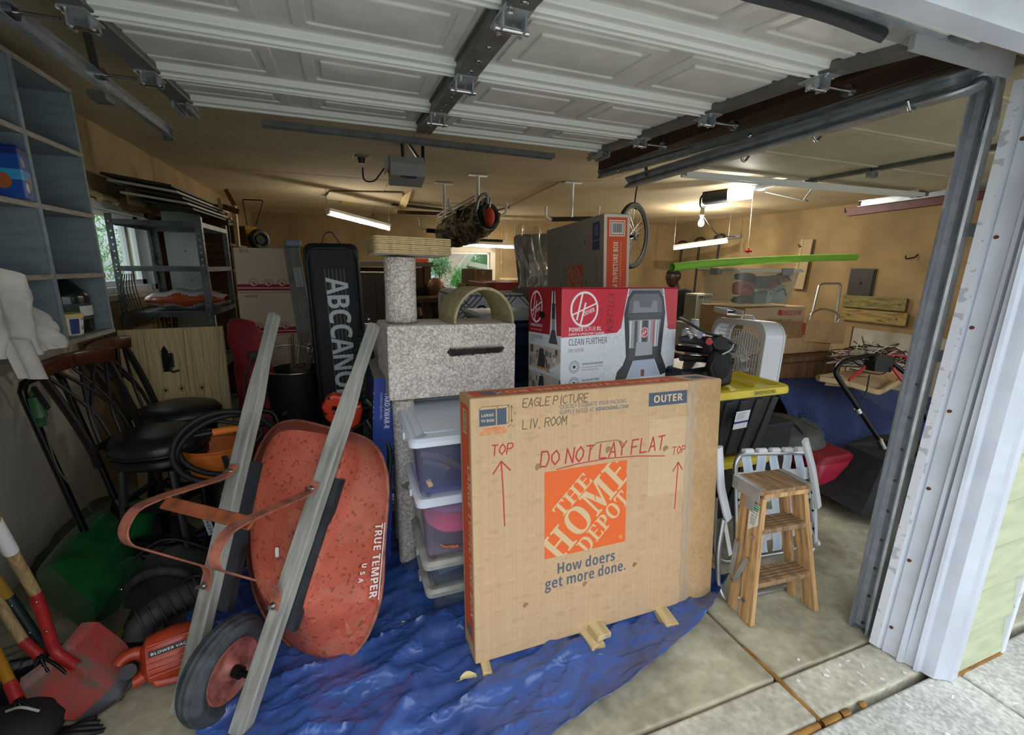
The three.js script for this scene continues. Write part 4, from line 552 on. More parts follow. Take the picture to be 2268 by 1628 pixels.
// ---------------------------------------------------------------- left side
const shelfBlue = M(mott([0x7e8e95, 0x8b9ba1, 0x94a4aa], 0.6, 6, 201, 14), 0.75, bmp(NZ, 0.0015)), shelfEdge = M(mott([0x8a8880, 0xa09d94, 0xaeaba2], 0.3, 6, 203, 20), 0.8);
{
  const t = thing('wall_cabinet', 'grey-blue painted open compartment shelving on the left wall', 'wall shelf'), ys = [1.14, 1.44, 1.74, 2.035, 2.33], zs = [-3.06, -2.6, -2.12, -1.62, -1.3], x0 = -1.54, x1 = -1.22;
  obj('back_board', span(x0 - 0.005, x0 + 0.008, 1.14, 2.36, -3.06, -1.3), shelfBlue, t);
  ys.forEach((y) => { const s = obj('shelf', span(x0, x1 - 0.012, y - 0.02, y, -3.06, -1.3), shelfBlue, t); obj('edge_strip', span(x1 - 0.014, x1, y - 0.022, y + 0.002, -3.07, -1.3, 0.004), shelfEdge, s); });
  zs.forEach((z, i) => { const s = obj(i ? 'divider' : 'end_panel', span(x0, x1 - 0.008, 1.14, 2.33, z - 0.018, z), shelfBlue, t); if (i) obj('edge_strip', span(x1 - 0.01, x1 + 0.001, 1.14, 2.33, z - 0.02, z + 0.002, 0.003), shelfBlue, s); });
  obj('hook', pipe([[-1.24, 1.115, -3.0], [-1.24, 1.06, -3.0], [-1.24, 1.06, -2.97], [-1.24, 1.09, -2.97]], 0.006, 0.01), blackMetal, t);
  const b = thing('snack_box', 'bright blue printed carton on the upper compartment of the blue shelf', 'box');
  const art = cv(256, 300, (c) => { c.fillStyle = '#0d4fae'; c.fillRect(0, 0, 256, 300); c.fillStyle = '#0a2f78'; c.fillRect(0, 0, 256, 46); txt(c, 'Yo', 30, 112, 74, '#ffe14a', { bold: 1 }); c.fillStyle = '#38a5e0'; c.fillRect(0, 130, 256, 60); c.fillStyle = '#e8f2fb'; c.beginPath(); c.ellipse(80, 230, 50, 30, 0, 0, 7); c.fill(); c.fillStyle = '#b7632c'; c.beginPath(); c.ellipse(180, 200, 34, 46, 0, 0, 7); c.fill(); });
  const m = M(art, 0.35, { clearcoat: 0.4 });
  const g = new THREE.Mesh(rbox(0.2, 0.2, 0.12, 0.006, [-1.3, 1.841, -2.5], [0, 0.25, 0]), m); g.name = 'carton_body'; b.add(g); obj('lid_flap', rbox(0.2, 0.004, 0.122, 0.001, [-1.3, 1.943, -2.5], [0, 0.25, 0]), M(0x123f8a, 0.4), b);
  const c = thing('plastic_tub', 'small yellow and white plastic tub on the lowest blue shelf', 'tub'), q = [-1.3, 1.14, -2.79];
  obj('tub_body', lathe([[0, 0], [0.052, 0], [0.058, 0.01], [0.066, 0.085], [0.066, 0.095], [0, 0.095]], 28).translate(...q), M(cv(256, 64, (k) => { k.fillStyle = '#e3b92e'; k.fillRect(0, 0, 256, 64); k.fillStyle = '#f1efe6'; for (const x of [20, 148]) { k.fillRect(x, 18, 74, 34); k.fillStyle = '#4b4f8a'; k.fillRect(x + 6, 24, 26, 14); k.fillStyle = '#9a9aa0'; for (let i = 0; i < 3; i++) k.fillRect(x + 38, 24 + i * 8, 28, 3); k.fillStyle = '#f1efe6'; } }), 0.4), c, true);
  obj('lid', lathe([[0, 0.112], [0.06, 0.112], [0.069, 0.106], [0.07, 0.092], [0.066, 0.092]], 28).translate(...q), M(0xe8d48a, 0.4), c);
  const d = thing('dark_bottle', 'dark green drink bottle in the lowest blue compartment', 'bottle'), e = [-1.36, 1.14, -2.93];
  obj('bottle_body', lathe([[0, 0], [0.075, 0], [0.085, 0.02], [0.085, 0.18], [0.075, 0.21], [0.035, 0.26], [0.025, 0.275], [0, 0.275]], 24).scale(1.25, 1, 1.25).translate(...e), M(0x0f1d18, 0.2, { clearcoat: 0.6 }), d); obj('label', lathe([[0.0862, 0.07], [0.0862, 0.15]], 24).scale(1.25, 1, 1.25).translate(...e), M(cv(256, 64, (k) => { k.fillStyle = '#1d3a2e'; k.fillRect(0, 0, 256, 64); k.fillStyle = '#c8cfd2'; k.fillRect(40, 10, 50, 40); k.fillRect(170, 8, 60, 46); }), 0.5), d, true); obj('cap', cyl(add(e, [0, 0.275, 0]), add(e, [0, 0.295, 0]), 0.03), blackPlastic, d);
  const h = thing('bottle', 'small bottle with red cap beside the yellow tub', 'bottle'); obj('bottle_body', lathe([[0, 0], [0.03, 0], [0.032, 0.01], [0.032, 0.09], [0.015, 0.12], [0, 0.12]], 18).translate(-1.46, 1.14, -2.75), darkPlastic, h); obj('cap', cyl([-1.46, 1.26, -2.75], [-1.46, 1.3, -2.75], 0.018), M(0x6a1f26, 0.5), h);
  // draped white rag
  const r = thing('rag', 'dirty white cotton rag hanging from the front of the blue shelf', 'cloth');
  obj('cloth_fold', sheet((u, v) => { const y = 1.52 - v * (0.36 + 0.07 * u - 0.12 * u * u), z = -2.05 - 0.34 * u - 0.1 * v * u; return [-1.17 + 0.022 * Math.sin(u * 15 + v * 1.5) + 0.012 * Math.sin(u * 31) - 0.02 * v + 0.03 * fbm(u, v, 4, 4, 205, 3), y - 0.32 * u * u * (1 - v * 0.8), z]; }, 40, 24, 0.004), M(mott([0xb4b0a2, 0xcfccc2, 0xdedbd2], 0.5, 6, 207), 0.95, bmp(NZ, 0.003)), r);
  obj('cloth_tail', sheet((u, v) => [-1.155 + 0.014 * Math.sin(u * 9) + 0.012 * v, 1.24 - v * 0.16 - 0.04 * u, -2.06 - 0.15 * u - 0.03 * v], 14, 10, 0.004), M(mott([0xbab6a8, 0xd2cfc4], 0.5, 6, 209), 0.95), r);
}
{ // slotted-angle shelving under the left window
  const t = thing('metal_shelving', 'grey slotted-angle steel shelving unit in front of the left window', 'shelving unit'), X = [-1.5, -0.95], Z = [-3.9, -4.68], m = M(mott([0x4f5357, 0x65696d, 0x74787c], 0.4, 8, 211), 0.5, { metal: 0.35 });
  for (const x of X) for (const z of Z) { const sx = x === X[0] ? 1 : -1, sz = z === Z[0] ? -1 : 1;
    const hole = (k) => circle(0.0065, 8, sx * 0.02, 0.04 + k * 0.045), face = ext([[0, 0], [sx * 0.04, 0], [sx * 0.04, 1.82], [0, 1.82]].sort(() => 0), 0.003, 0, Array.from({ length: 38 }, (_, k) => hole(k)));
    const face2 = ext([[0, 0], [sz * 0.04, 0], [sz * 0.04, 1.82], [0, 1.82]], 0.003, 0, Array.from({ length: 38 }, (_, k) => circle(0.0065, 8, sz * 0.02, 0.04 + k * 0.045))).rotateY(-PI / 2);
    obj('post', [face.translate(x, 0, z), face2.translate(x, 0, z)], m, t); }
  for (const y of [1.785, 1.471, 1.147, 0.72, 0.3]) { const s = obj('shelf_tray', [span(X[0], X[1], y - 0.006, y, Z[1], Z[0]), span(X[0], X[1], y - 0.034, y, Z[0] - 0.002, Z[0] + 0.002), span(X[0], X[1], y - 0.034, y, Z[1] - 0.002, Z[1] + 0.002), span(X[0] - 0.002, X[0] + 0.002, y - 0.034, y, Z[1], Z[0]), span(X[1] - 0.002, X[1] + 0.002, y - 0.034, y, Z[1], Z[0])], m, t); for (const x of [X[0] + 0.02, X[1] - 0.02]) obj('bolt', cyl([x, y - 0.017, Z[0] + 0.003], [x, y - 0.017, Z[0] + 0.01], 0.007, 0.007, 6), steel, s); }
  const top = 1.147;
  const b = thing('soil_bag', 'glossy orange and white plastic bag lying on the grey metal shelf', 'bag');
  const bagM = M(cv(256, 256, (c) => { c.fillStyle = '#c9c6c2'; c.fillRect(0, 0, 256, 256); c.fillStyle = '#b04a24'; c.fillRect(0, 0, 150, 190); c.fillStyle = '#15171a'; c.fillRect(70, 30, 130, 60); c.fillStyle = '#e6e2dc'; c.fillRect(14, 20, 30, 60); txt(c, '74', 18, 60, 22, '#a33'); c.fillStyle = '#8a2f18'; c.fillRect(0, 150, 256, 30); }), 0.22, { clearcoat: 0.6 });
  obj('bag_body', sheet((u, v) => { const a = u * 2 * PI, e = Math.pow(Math.sin(PI * (0.03 + 0.94 * v)), 0.45), w = 0.5; return [-1.39 + w * v, top + 0.012 + 0.068 + 0.074 * e * Math.sin(a) * (1 + 0.15 * Math.sin(v * 17 + a)), -4.12 + 0.13 * Math.cos(a) * (0.75 + 0.25 * e)]; }, 30, 26, 0.003), bagM, b, true); obj('seal_seam', rbox(0.012, 0.012, 0.22, 0.004, [-1.39, top + 0.08, -4.12]), white, b);
  const g = thing('garden_bag', 'dark green bag at the far end of the grey metal shelf behind the orange bag', 'bag'); obj('bag_body', lathe([[0, 0], [0.07, 0.0], [0.085, 0.03], [0.075, 0.07], [0.04, 0.09], [0, 0.094]], 18).scale(1.1, 1, 1.3).translate(-1.03, top + 0.002, -4.45), M(mott([0x14301c, 0x224a2a, 0x3a6a3c], 0.1, 8, 213), 0.5), g); obj('tie', cyl([-1.03, top + 0.09, -4.45], [-1.03, top + 0.12, -4.45], 0.02, 0.03), M(0x2c5632, 0.6), g);
  tag(obj('wire_bundle', Array.from({ length: 6 }, (_, k) => tube([[-1.44 + k * 0.012, 1.42, -3.86], [-1.46 + k * 0.018, 1.3, -3.84], [-1.42 + k * 0.02, 1.16 - k * 0.015, -3.84], [-1.4 + k * 0.028, 1.05 + k * 0.02, -3.85]], 0.0035)), M(0x3f3c36, 0.8)), 'thin dark wires hanging down the front post of the metal shelving', 'wires');
  const w = thing('white_board', 'tall whitish board standing beside the left window behind the metal shelving', 'board'); obj('board', plank([-1.44, 0.2, -4.78], [-1.13, 0.2, -4.74], [-1.17, 1.93, -4.78], [-1.46, 1.93, -4.82], 0.03), M(mott([0xa9b4ae, 0xbcc6c0, 0xc6cfc9], 0.8, 6, 215), 0.7), w); obj('screw', [[-1.3, 1.6], [-1.28, 1.35], [-1.33, 1.12]].map(([x, y]) => cyl([x, y, -4.755], [x, y, -4.745], 0.006)), darkPlastic, w);
  // deep wooden shelves beyond, in the shade
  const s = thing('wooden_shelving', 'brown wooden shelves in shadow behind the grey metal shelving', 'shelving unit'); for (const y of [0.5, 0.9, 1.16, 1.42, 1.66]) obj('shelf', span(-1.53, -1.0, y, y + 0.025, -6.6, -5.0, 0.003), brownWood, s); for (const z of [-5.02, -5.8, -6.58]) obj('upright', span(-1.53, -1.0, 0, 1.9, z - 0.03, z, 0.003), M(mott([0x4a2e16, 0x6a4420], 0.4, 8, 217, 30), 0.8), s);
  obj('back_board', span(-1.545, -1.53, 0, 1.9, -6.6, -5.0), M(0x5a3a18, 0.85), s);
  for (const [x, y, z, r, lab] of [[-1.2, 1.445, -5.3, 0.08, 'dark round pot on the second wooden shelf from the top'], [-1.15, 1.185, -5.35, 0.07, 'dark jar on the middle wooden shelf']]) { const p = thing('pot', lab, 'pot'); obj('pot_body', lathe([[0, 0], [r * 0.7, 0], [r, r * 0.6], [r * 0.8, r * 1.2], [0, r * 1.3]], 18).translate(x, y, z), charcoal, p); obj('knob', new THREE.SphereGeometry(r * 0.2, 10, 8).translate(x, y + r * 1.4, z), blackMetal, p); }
  const st = thing('stud', 'bare timber stud rising to the ceiling at the end of the left wall shelves', 'timber'); obj('post', bar([-1.063, 1.664, -5.200], [-1.082, 2.102, -5.200], 0.035, 0.08, [0, 0, 1]), palePine, st); obj('brace', bar([-1.089, 2.040, -5.200], [-0.914, 1.978, -5.100], 0.05, 0.02, [0, 0, 1]), brownWood, st);
  const s2 = thing('stud', 'second timber stud beside the hanging yellow tank', 'timber'); obj('post', bar([-0.996, 1.670, -5.300], [-0.990, 2.058, -5.300], 0.035, 0.07, [0, 0, 1]), palePine, s2); obj('brace', bar([-1.024, 2.188, -5.200], [-0.983, 2.058, -5.300], 0.04, 0.02, [0, 0, 1]), brownWood, s2);
}
{ // window screens and trim strips stored over the window
  const dark = M(0x2a2622, 0.6), lite = M(0xb9b7ad, 0.6), pts = [[222, 388, 500, 500], [232, 396, 492, 497], [240, 404, 470, 488], [250, 414, 440, 474], [285, 388, 508, 488]];
  pts.forEach(([a, b, c, d], i) => {});
  const L = ['uppermost', 'second', 'third', 'fourth', 'lowest'];
  for (let i = 0; i < 5; i++) { const y = 2.07 - i * 0.034, x = -1.47 + i * 0.02, t = thing('window_screen', ['dark framed window screen on top of the stack above the left window', 'second framed screen in the stack above the left window', 'third framed screen down in the stack above the left window', 'fourth framed screen down in the stack above the left window', 'lowest framed screen in the stack above the left window'][i], 'window screen', 'stored window screens'), z0 = -3.9 - i * 0.03, z1 = -5.3 - (i % 2) * 0.2, w = 0.36, yy = (z) => y + (z - z0) * -0.012;
    obj('frame', [bar([x, yy(z0), z0], [x, yy(z1), z1], 0.03, 0.016, [0, 1, 0]), bar([x + w, yy(z0) - 0.05, z0], [x + w, yy(z1) - 0.05, z1], 0.03, 0.016, [0, 1, 0]), bar([x, yy(z0), z0], [x + w, yy(z0) - 0.05, z0], 0.03, 0.016, [0, 1, 0]), bar([x, yy(z1), z1], [x + w, yy(z1) - 0.05, z1], 0.03, 0.016, [0, 1, 0])], i % 2 ? lite : dark, t);
    obj('mesh_panel', plank([x, y - 0.002, z0], [x + w, y - 0.052, z0], [x + w, yy(z1) - 0.052, z1], [x, yy(z1) - 0.002, z1], 0.003), i % 2 ? M(0x9c9f9c, 0.7) : M(0x6f6d66, 0.8), t); }
  const k = thing('shelf_bracket', 'torn plasterboard and timber bracket holding the stacked screens', 'bracket'); obj('block', rbox(0.14, 0.1, 0.16, 0.01, [-1.420, 1.909, -4.229]), brownWood, k); obj('broken_board', sheet((u, v) => { const p = [-1.400, 2.003, -4.112]; return [p[0] + 0.04 * Math.sin(u * 3), p[1] + 0.05 - v * 0.17 + 0.02 * fbm(u, v, 5, 5, 219), p[2] + 0.1 - u * 0.22]; }, 8, 8, 0.02), M(0x8f7346, 0.95), k);
  const f = thing('foam_seal', 'yellowed expanding foam along the top of the left window opening', 'foam'); obj('foam_bead', tube(Array.from({ length: 16 }, (_, i) => [-1.535 + 0.012 * hash(i, 1, 3), 1.925 + 0.014 * hash(i, 2, 3), -3.6 - i * 0.07]), 0.02), M(0xc9b27a, 0.95), f); obj('foam_lump', [0, 1, 2, 3].map((i) => new THREE.SphereGeometry(0.022, 8, 6).translate(-1.525, 1.915, -3.7 - i * 0.24)), M(0xd6c48e, 0.95), f);
}
{ // yellow air tank and its wire, far left rear
  const q = [-1.060, 1.784, -6.000], t = thing('air_tank', 'yellow tank with a black round end hung by wire at the rear left', 'tank');
  obj('tank_body', lathe([[0, -0.17], [0.1, -0.165], [0.13, -0.13], [0.13, 0.13], [0.1, 0.165], [0, 0.17]], 24).applyMatrix4(mtx(q, [0, 0.5, PI / 2])), M(0xb08a1c, 0.4), t); obj('wheel', new THREE.TorusGeometry(0.085, 0.035, 10, 24).applyMatrix4(mtx(add(q, [0.17, -0.02, 0.1]), [0, 0.7, 0])), blackRubber, t); obj('hub', cyl(add(q, [0.16, -0.02, 0.1]), add(q, [0.19, -0.02, 0.14]), 0.05), darkPlastic, t);
  tag(obj('hanging_wire', pipe([add(q, [0.05, 0.14, 0]), [q[0] + 0.03, 2.2, q[2]], [q[0] + 0.24, 2.2, q[2] + 0.02], add(q, [0.14, 0.15, 0.02])], 0.006, 0.01), blackMetal), 'bent black wire hanger above the yellow tank', 'wire hanger');
}
{ // plywood, stools
  const t = thing('plywood_sheet', 'pale knotty plywood sheet with a black gate latch, leaning on the metal shelving', 'plywood');
  const ply = cv(512, 1024, (c, W, H) => { c.fillStyle = '#dcc494'; c.fillRect(0, 0, W, H); for (let i = 0; i < 120; i++) { const x = hash(i, 1, 31) * W; c.strokeStyle = `rgba(${i % 3 ? '120,84,40' : '226,205,160'},${0.08 + 0.14 * hash(i, 2, 31)})`; c.lineWidth = 1 + 7 * hash(i, 3, 31); c.beginPath(); for (let y = 0; y <= H; y += 16) { const q = x + 14 * Math.sin(y * 0.006 + i) + 26 * (fbm(x / W, y / H, 4, 3, 33, 3) - 0.5); y ? c.lineTo(q, y) : c.moveTo(q, y); } c.stroke(); } for (let i = 1; i < 9; i++) { c.strokeStyle = 'rgba(130,92,45,0.35)'; c.lineWidth = 2; c.beginPath(); c.ellipse(395, 340 - i * 8, i * 9, i * 26, 0, 0, 7); c.stroke(); } for (const [x, y] of [[190, 360], [270, 356], [372, 362]]) { c.fillStyle = '#3c2612'; c.beginPath(); c.ellipse(x, y, 7, 9, 0, 0, 7); c.fill(); c.strokeStyle = 'rgba(90,60,30,.6)'; c.lineWidth = 3; c.beginPath(); c.ellipse(x, y, 13, 18, 0, 0, 7); c.stroke(); } c.fillStyle = 'rgba(150,96,50,.5)'; c.fillRect(308, 0, 5, 380); c.fillRect(268, 200, 4, 180); });
  const w = 0.545, h = 1.1, g = new THREE.Mesh(box(w, h, 0.016), M(ply, 0.8, bmp(FINE, 0.0006))); g.name = 'panel'; g.castShadow = g.receiveShadow = true; t.add(g); const mm = mtx([-1.035, 0.552, -3.27], [-0.13, 0.03, 0.012]); g.applyMatrix4(mm);
  obj('edge_band', [box(0.004, h, 0.0165, [w / 2, 0, 0]).applyMatrix4(mm), box(w, 0.004, 0.0165, [0, h / 2, 0]).applyMatrix4(mm)], M(mott([0x9a7c4c, 0xc7aa78], 0.05, 8, 221), 0.85), t);
  const lm = mm.clone().multiply(mtx([-0.05, 0.36, 0.012])), L = obj('gate_latch', [ext([[-0.018, -0.08], [0.018, -0.08], [0.018, 0.05], [0, 0.085], [-0.018, 0.05]], 0.006, 0.002).applyMatrix4(lm), rbox(0.05, 0.09, 0.02, 0.004, [0.02, -0.01, 0.01]).applyMatrix4(lm)], blackMetal, t);
  obj('latch_bolt', pipe([[0.03, -0.02, 0.02], [0.03, -0.085, 0.02], [0.07, -0.075, 0.02]].map((p) => V(p).applyMatrix4(lm).toArray()), 0.005, 0.01), blackMetal, L); obj('screw', [[-0.008, 0.04], [-0.008, -0.06], [0.03, 0.02], [0.035, -0.035]].map(([x, y]) => cyl([x, y, 0.01], [x, y, 0.024], 0.005, 0.004, 8).applyMatrix4(lm)), steel, L);
}
const leather = M(0x16171a, 0.34, { clearcoat: 0.3, clearcoatRoughness: 0.4, ...bmp(FINE, 0.0005) }), espresso = M(0x141011, 0.4, bmp(FINE, 0.0003));
{
  const make = () => { // back of the stool towards -x
    const t = thing('bar_stool', 'nearer bar stool with arched lattice back and black leather seat', 'bar stool', 'swivel bar stools');
    obj('seat', lathe([[0, 0.8], [0.12, 0.797], [0.185, 0.778], [0.21, 0.745], [0.205, 0.715], [0.19, 0.7], [0, 0.7]], 40), leather, t);
    obj('piping', new THREE.TorusGeometry(0.207, 0.005, 8, 40).rotateX(PI / 2).translate(0, 0.715, 0), leather, t);
    obj('seat_ring', [lathe([[0.15, 0.7], [0.2, 0.7], [0.2, 0.66], [0.19, 0.65], [0.15, 0.65]], 36), lathe([[0, 0.65], [0.1, 0.65], [0.1, 0.62], [0, 0.62]], 24)], espresso, t);
    const P = (y, z) => [-0.185 - 0.13 * Math.pow((y - 0.7) / 0.42, 1.3), y, z];
    for (const s of [-1, 1]) obj('back_post', sweep(Array.from({ length: 9 }, (_, i) => { const y = 0.66 + i * 0.057; return P(Math.max(0.7, y), s * (0.15 + 0.035 * i / 8)).map((q, k) => (k === 1 ? y : q)); }), rrect(0.022, 0.034, 0.006, 2), [1, 0, 0], 0), espresso, t);
    obj('top_rail', sweep(Array.from({ length: 9 }, (_, i) => { const z = -0.205 + i * 0.05125; return [-0.298 - 0.03 * (1 - Math.pow(z / 0.2, 2)), 1.14 + 0.012 * (1 - Math.pow(z / 0.2, 2)), z]; }), rrect(0.026, 0.075, 0.01, 3), [0, 1, 0], 0), darkWood, t);
    obj('lower_rail', sweep([[-0.178, 0.755, -0.16], [-0.205, 0.755, 0], [-0.178, 0.755, 0.16]], rrect(0.02, 0.03, 0.006, 2), [0, 1, 0], 0.1), espresso, t);
    for (const [z0, z1] of [[-0.1, 0.1], [0.1, -0.1], [-0.03, -0.17], [0.03, 0.17], [-0.1, 0.02], [0.1, -0.02]]) obj('lattice_rod', tube([[0, z0], [0.35, z0 + (z1 - z0) * 0.12], [0.75, z0 + (z1 - z0) * 0.6], [1, z1]].map(([k, z]) => P(0.755 + k * 0.36, z)), 0.0085), espresso, t);
    for (const [a, b] of [[-1, -1], [-1, 1], [1, -1], [1, 1]]) obj('leg', sweep([[a * 0.115, 0.63, b * 0.115], [a * 0.13, 0.4, b * 0.13], [a * 0.175, 0, b * 0.175]], rrect(0.034, 0.034, 0.006, 2), [a, 0, b], 0.2), espresso, t);
    obj('foot_ring', new THREE.TorusGeometry(0.19, 0.011, 8, 36).rotateX(PI / 2).translate(0, 0.27, 0), blackMetal, t);
    for (const s of [-1, 1]) { obj('stretcher', bar([-0.13, 0.43, s * 0.13], [0.13, 0.43, s * 0.13], 0.02, 0.03, [0, 1, 0]), espresso, t); obj('stretcher', bar([s * 0.13, 0.46, -0.13], [s * 0.13, 0.46, 0.13], 0.02, 0.03, [0, 1, 0]), espresso, t); }
    t.userData.fixed = 1; return t;
  };
  const a = make(); a.position.set(-0.865, 0, -2.4); a.rotation.y = -0.3; a.scale.set(0.96, 0.93, 0.88);
  const b = copy(a, 'farther bar stool with lattice back, closest to the pale plywood sheet', [-0.915, 0, -2.86]); b.rotation.y = -0.14;
}
{ // snow thrower: green hood, black tube handle
  const t = thing('snow_thrower', 'electric yard machine with a green plastic hood and tall black tube handle', 'yard machine');
  const a = [-1.216, 1.030, -2.219], b = [-1.225, 1.030, -2.498], c = [-1.139, 0.300, -2.282], d = [-1.118, 0.360, -2.512];
  obj('handle_tube', pipe([c, a, b, d], 0.0145, 0.06), blackMetal, t);
  obj('lower_tube', [pipe([c, [-1.127, 0.220, -2.296], [-0.999, 0.160, -2.130]], 0.016, 0.03), pipe([d, [-1.153, 0.300, -2.553], [-0.957, 0.200, -2.303]], 0.016, 0.03), cyl(add(c, [0, 0.01, 0]), add(c, [0.02, -0.04, 0.01]), 0.024), cyl(add(d, [0, 0.01, 0]), add(d, [0.02, -0.05, 0.01]), 0.024)], blackMetal, t);
  const g0 = [-1.193, 1.000, -2.257], gm = M(0x2c5a33, 0.5); const g = obj('grip_switch', [cyl([-1.164, 0.980, -2.200], [-1.155, 0.900, -2.187], 0.022), cyl([-1.155, 0.900, -2.187], [-1.138, 0.880, -2.158], 0.014), cyl([-1.174, 1.000, -2.210], [-1.164, 0.980, -2.200], 0.014)], gm, t); obj('lever', bar([-1.163, 1.020, -2.199], [-1.096, 0.950, -2.126], 0.018, 0.014, [0, 0, 1], 0.005), blackPlastic, g);
  tag(obj('control_wire', tube([[-1.070, 0.880, -2.035], [-1.078, 0.720, -2.074], [-1.080, 0.600, -2.143], [-1.112, 0.420, -2.295]], 0.0028), M(0x50483c, 0.7)), 'thin control wire hanging beside the black tube handle', 'wire');
  const p = [-1.146, 0.160, -2.181], gr = M(mott([0x0f3a1a, 0x165226, 0x1c6430], 0.5, 6, 223), 0.3, { clearcoat: 0.4 });
  obj('hood', loft(Array.from({ length: 13 }, (_, j) => { const v = j / 12, a0 = -0.28 + v * 0.56; return Array.from({ length: 20 }, (_, i) => { const th = -0.25 * PI + i / 19 * 1.35 * PI, r = (0.155 + 0.02 * Math.cos(th * 3)) * (0.9 + 0.1 * Math.sin(PI * v)); return [p[0] + 0.02 + Math.cos(th) * r * 0.9, Math.max(0.012, p[1] + 0.03 + Math.sin(th) * r), p[2] - 0.06 + a0 * 0.8 + Math.cos(th) * 0.1]; }); }), true, true, 0.8), gr, t);
  obj('chute', loft([[0.07, 0.2], [0.06, 0.3], [0.08, 0.37]].map(([r, y]) => circle(r, 14).map(([x, z]) => [p[0] + 0.12 + x + (y - 0.2) * 0.3, y, p[2] - 0.22 + z])), true, true, 0.8), gr, t);
  obj('side_plate', ext(rrect(0.22, 0.2, 0.05, 5), 0.012, 0.004).applyMatrix4(mtx([-0.992, 0.140, -2.124], [0, 0.9, 0.2])), M(0x1a3a26, 0.5), t); obj('screw', [[250, 1258], [240, 1290], [268, 1308]].map(([u], i) => new THREE.SphereGeometry(0.008, 8, 6).translate(...add([-1.008, 0.160, -2.133], [i * 0.03 - 0.03, 0.04 - i * 0.03, 0.03]))), steel, t);
  obj('wheel', [cyl(add(p, [0.14, -0.08, -0.32]), add(p, [0.18, -0.08, -0.28]), 0.075, 0.075, 24)], blackRubber, t);
  const k = thing('tarp_bundle', 'olive canvas cover slumped behind the green yard machine', 'cover'); const kc = [-1.205, 0.160, -2.650];
  obj('canvas', loft(Array.from({ length: 9 }, (_, j) => { const v = j / 8; return Array.from({ length: 30 }, (_, i) => { const th = i / 30 * 2 * PI, r = (0.26 - 0.2 * Math.pow(v, 1.6)) * (0.85 + 0.35 * fbm(i / 30, v, 7, 5, 225, 3)); return [kc[0] + Math.cos(th) * r * 1.2, 0.01 + v * 0.3, kc[2] + Math.sin(th) * r]; }); }), true, true, 1.1), M(mott([0x2c3026, 0x3d4234, 0x4a4f40], 0.4, 8, 227), 0.9, bmp(NZ, 0.004)), k);
}
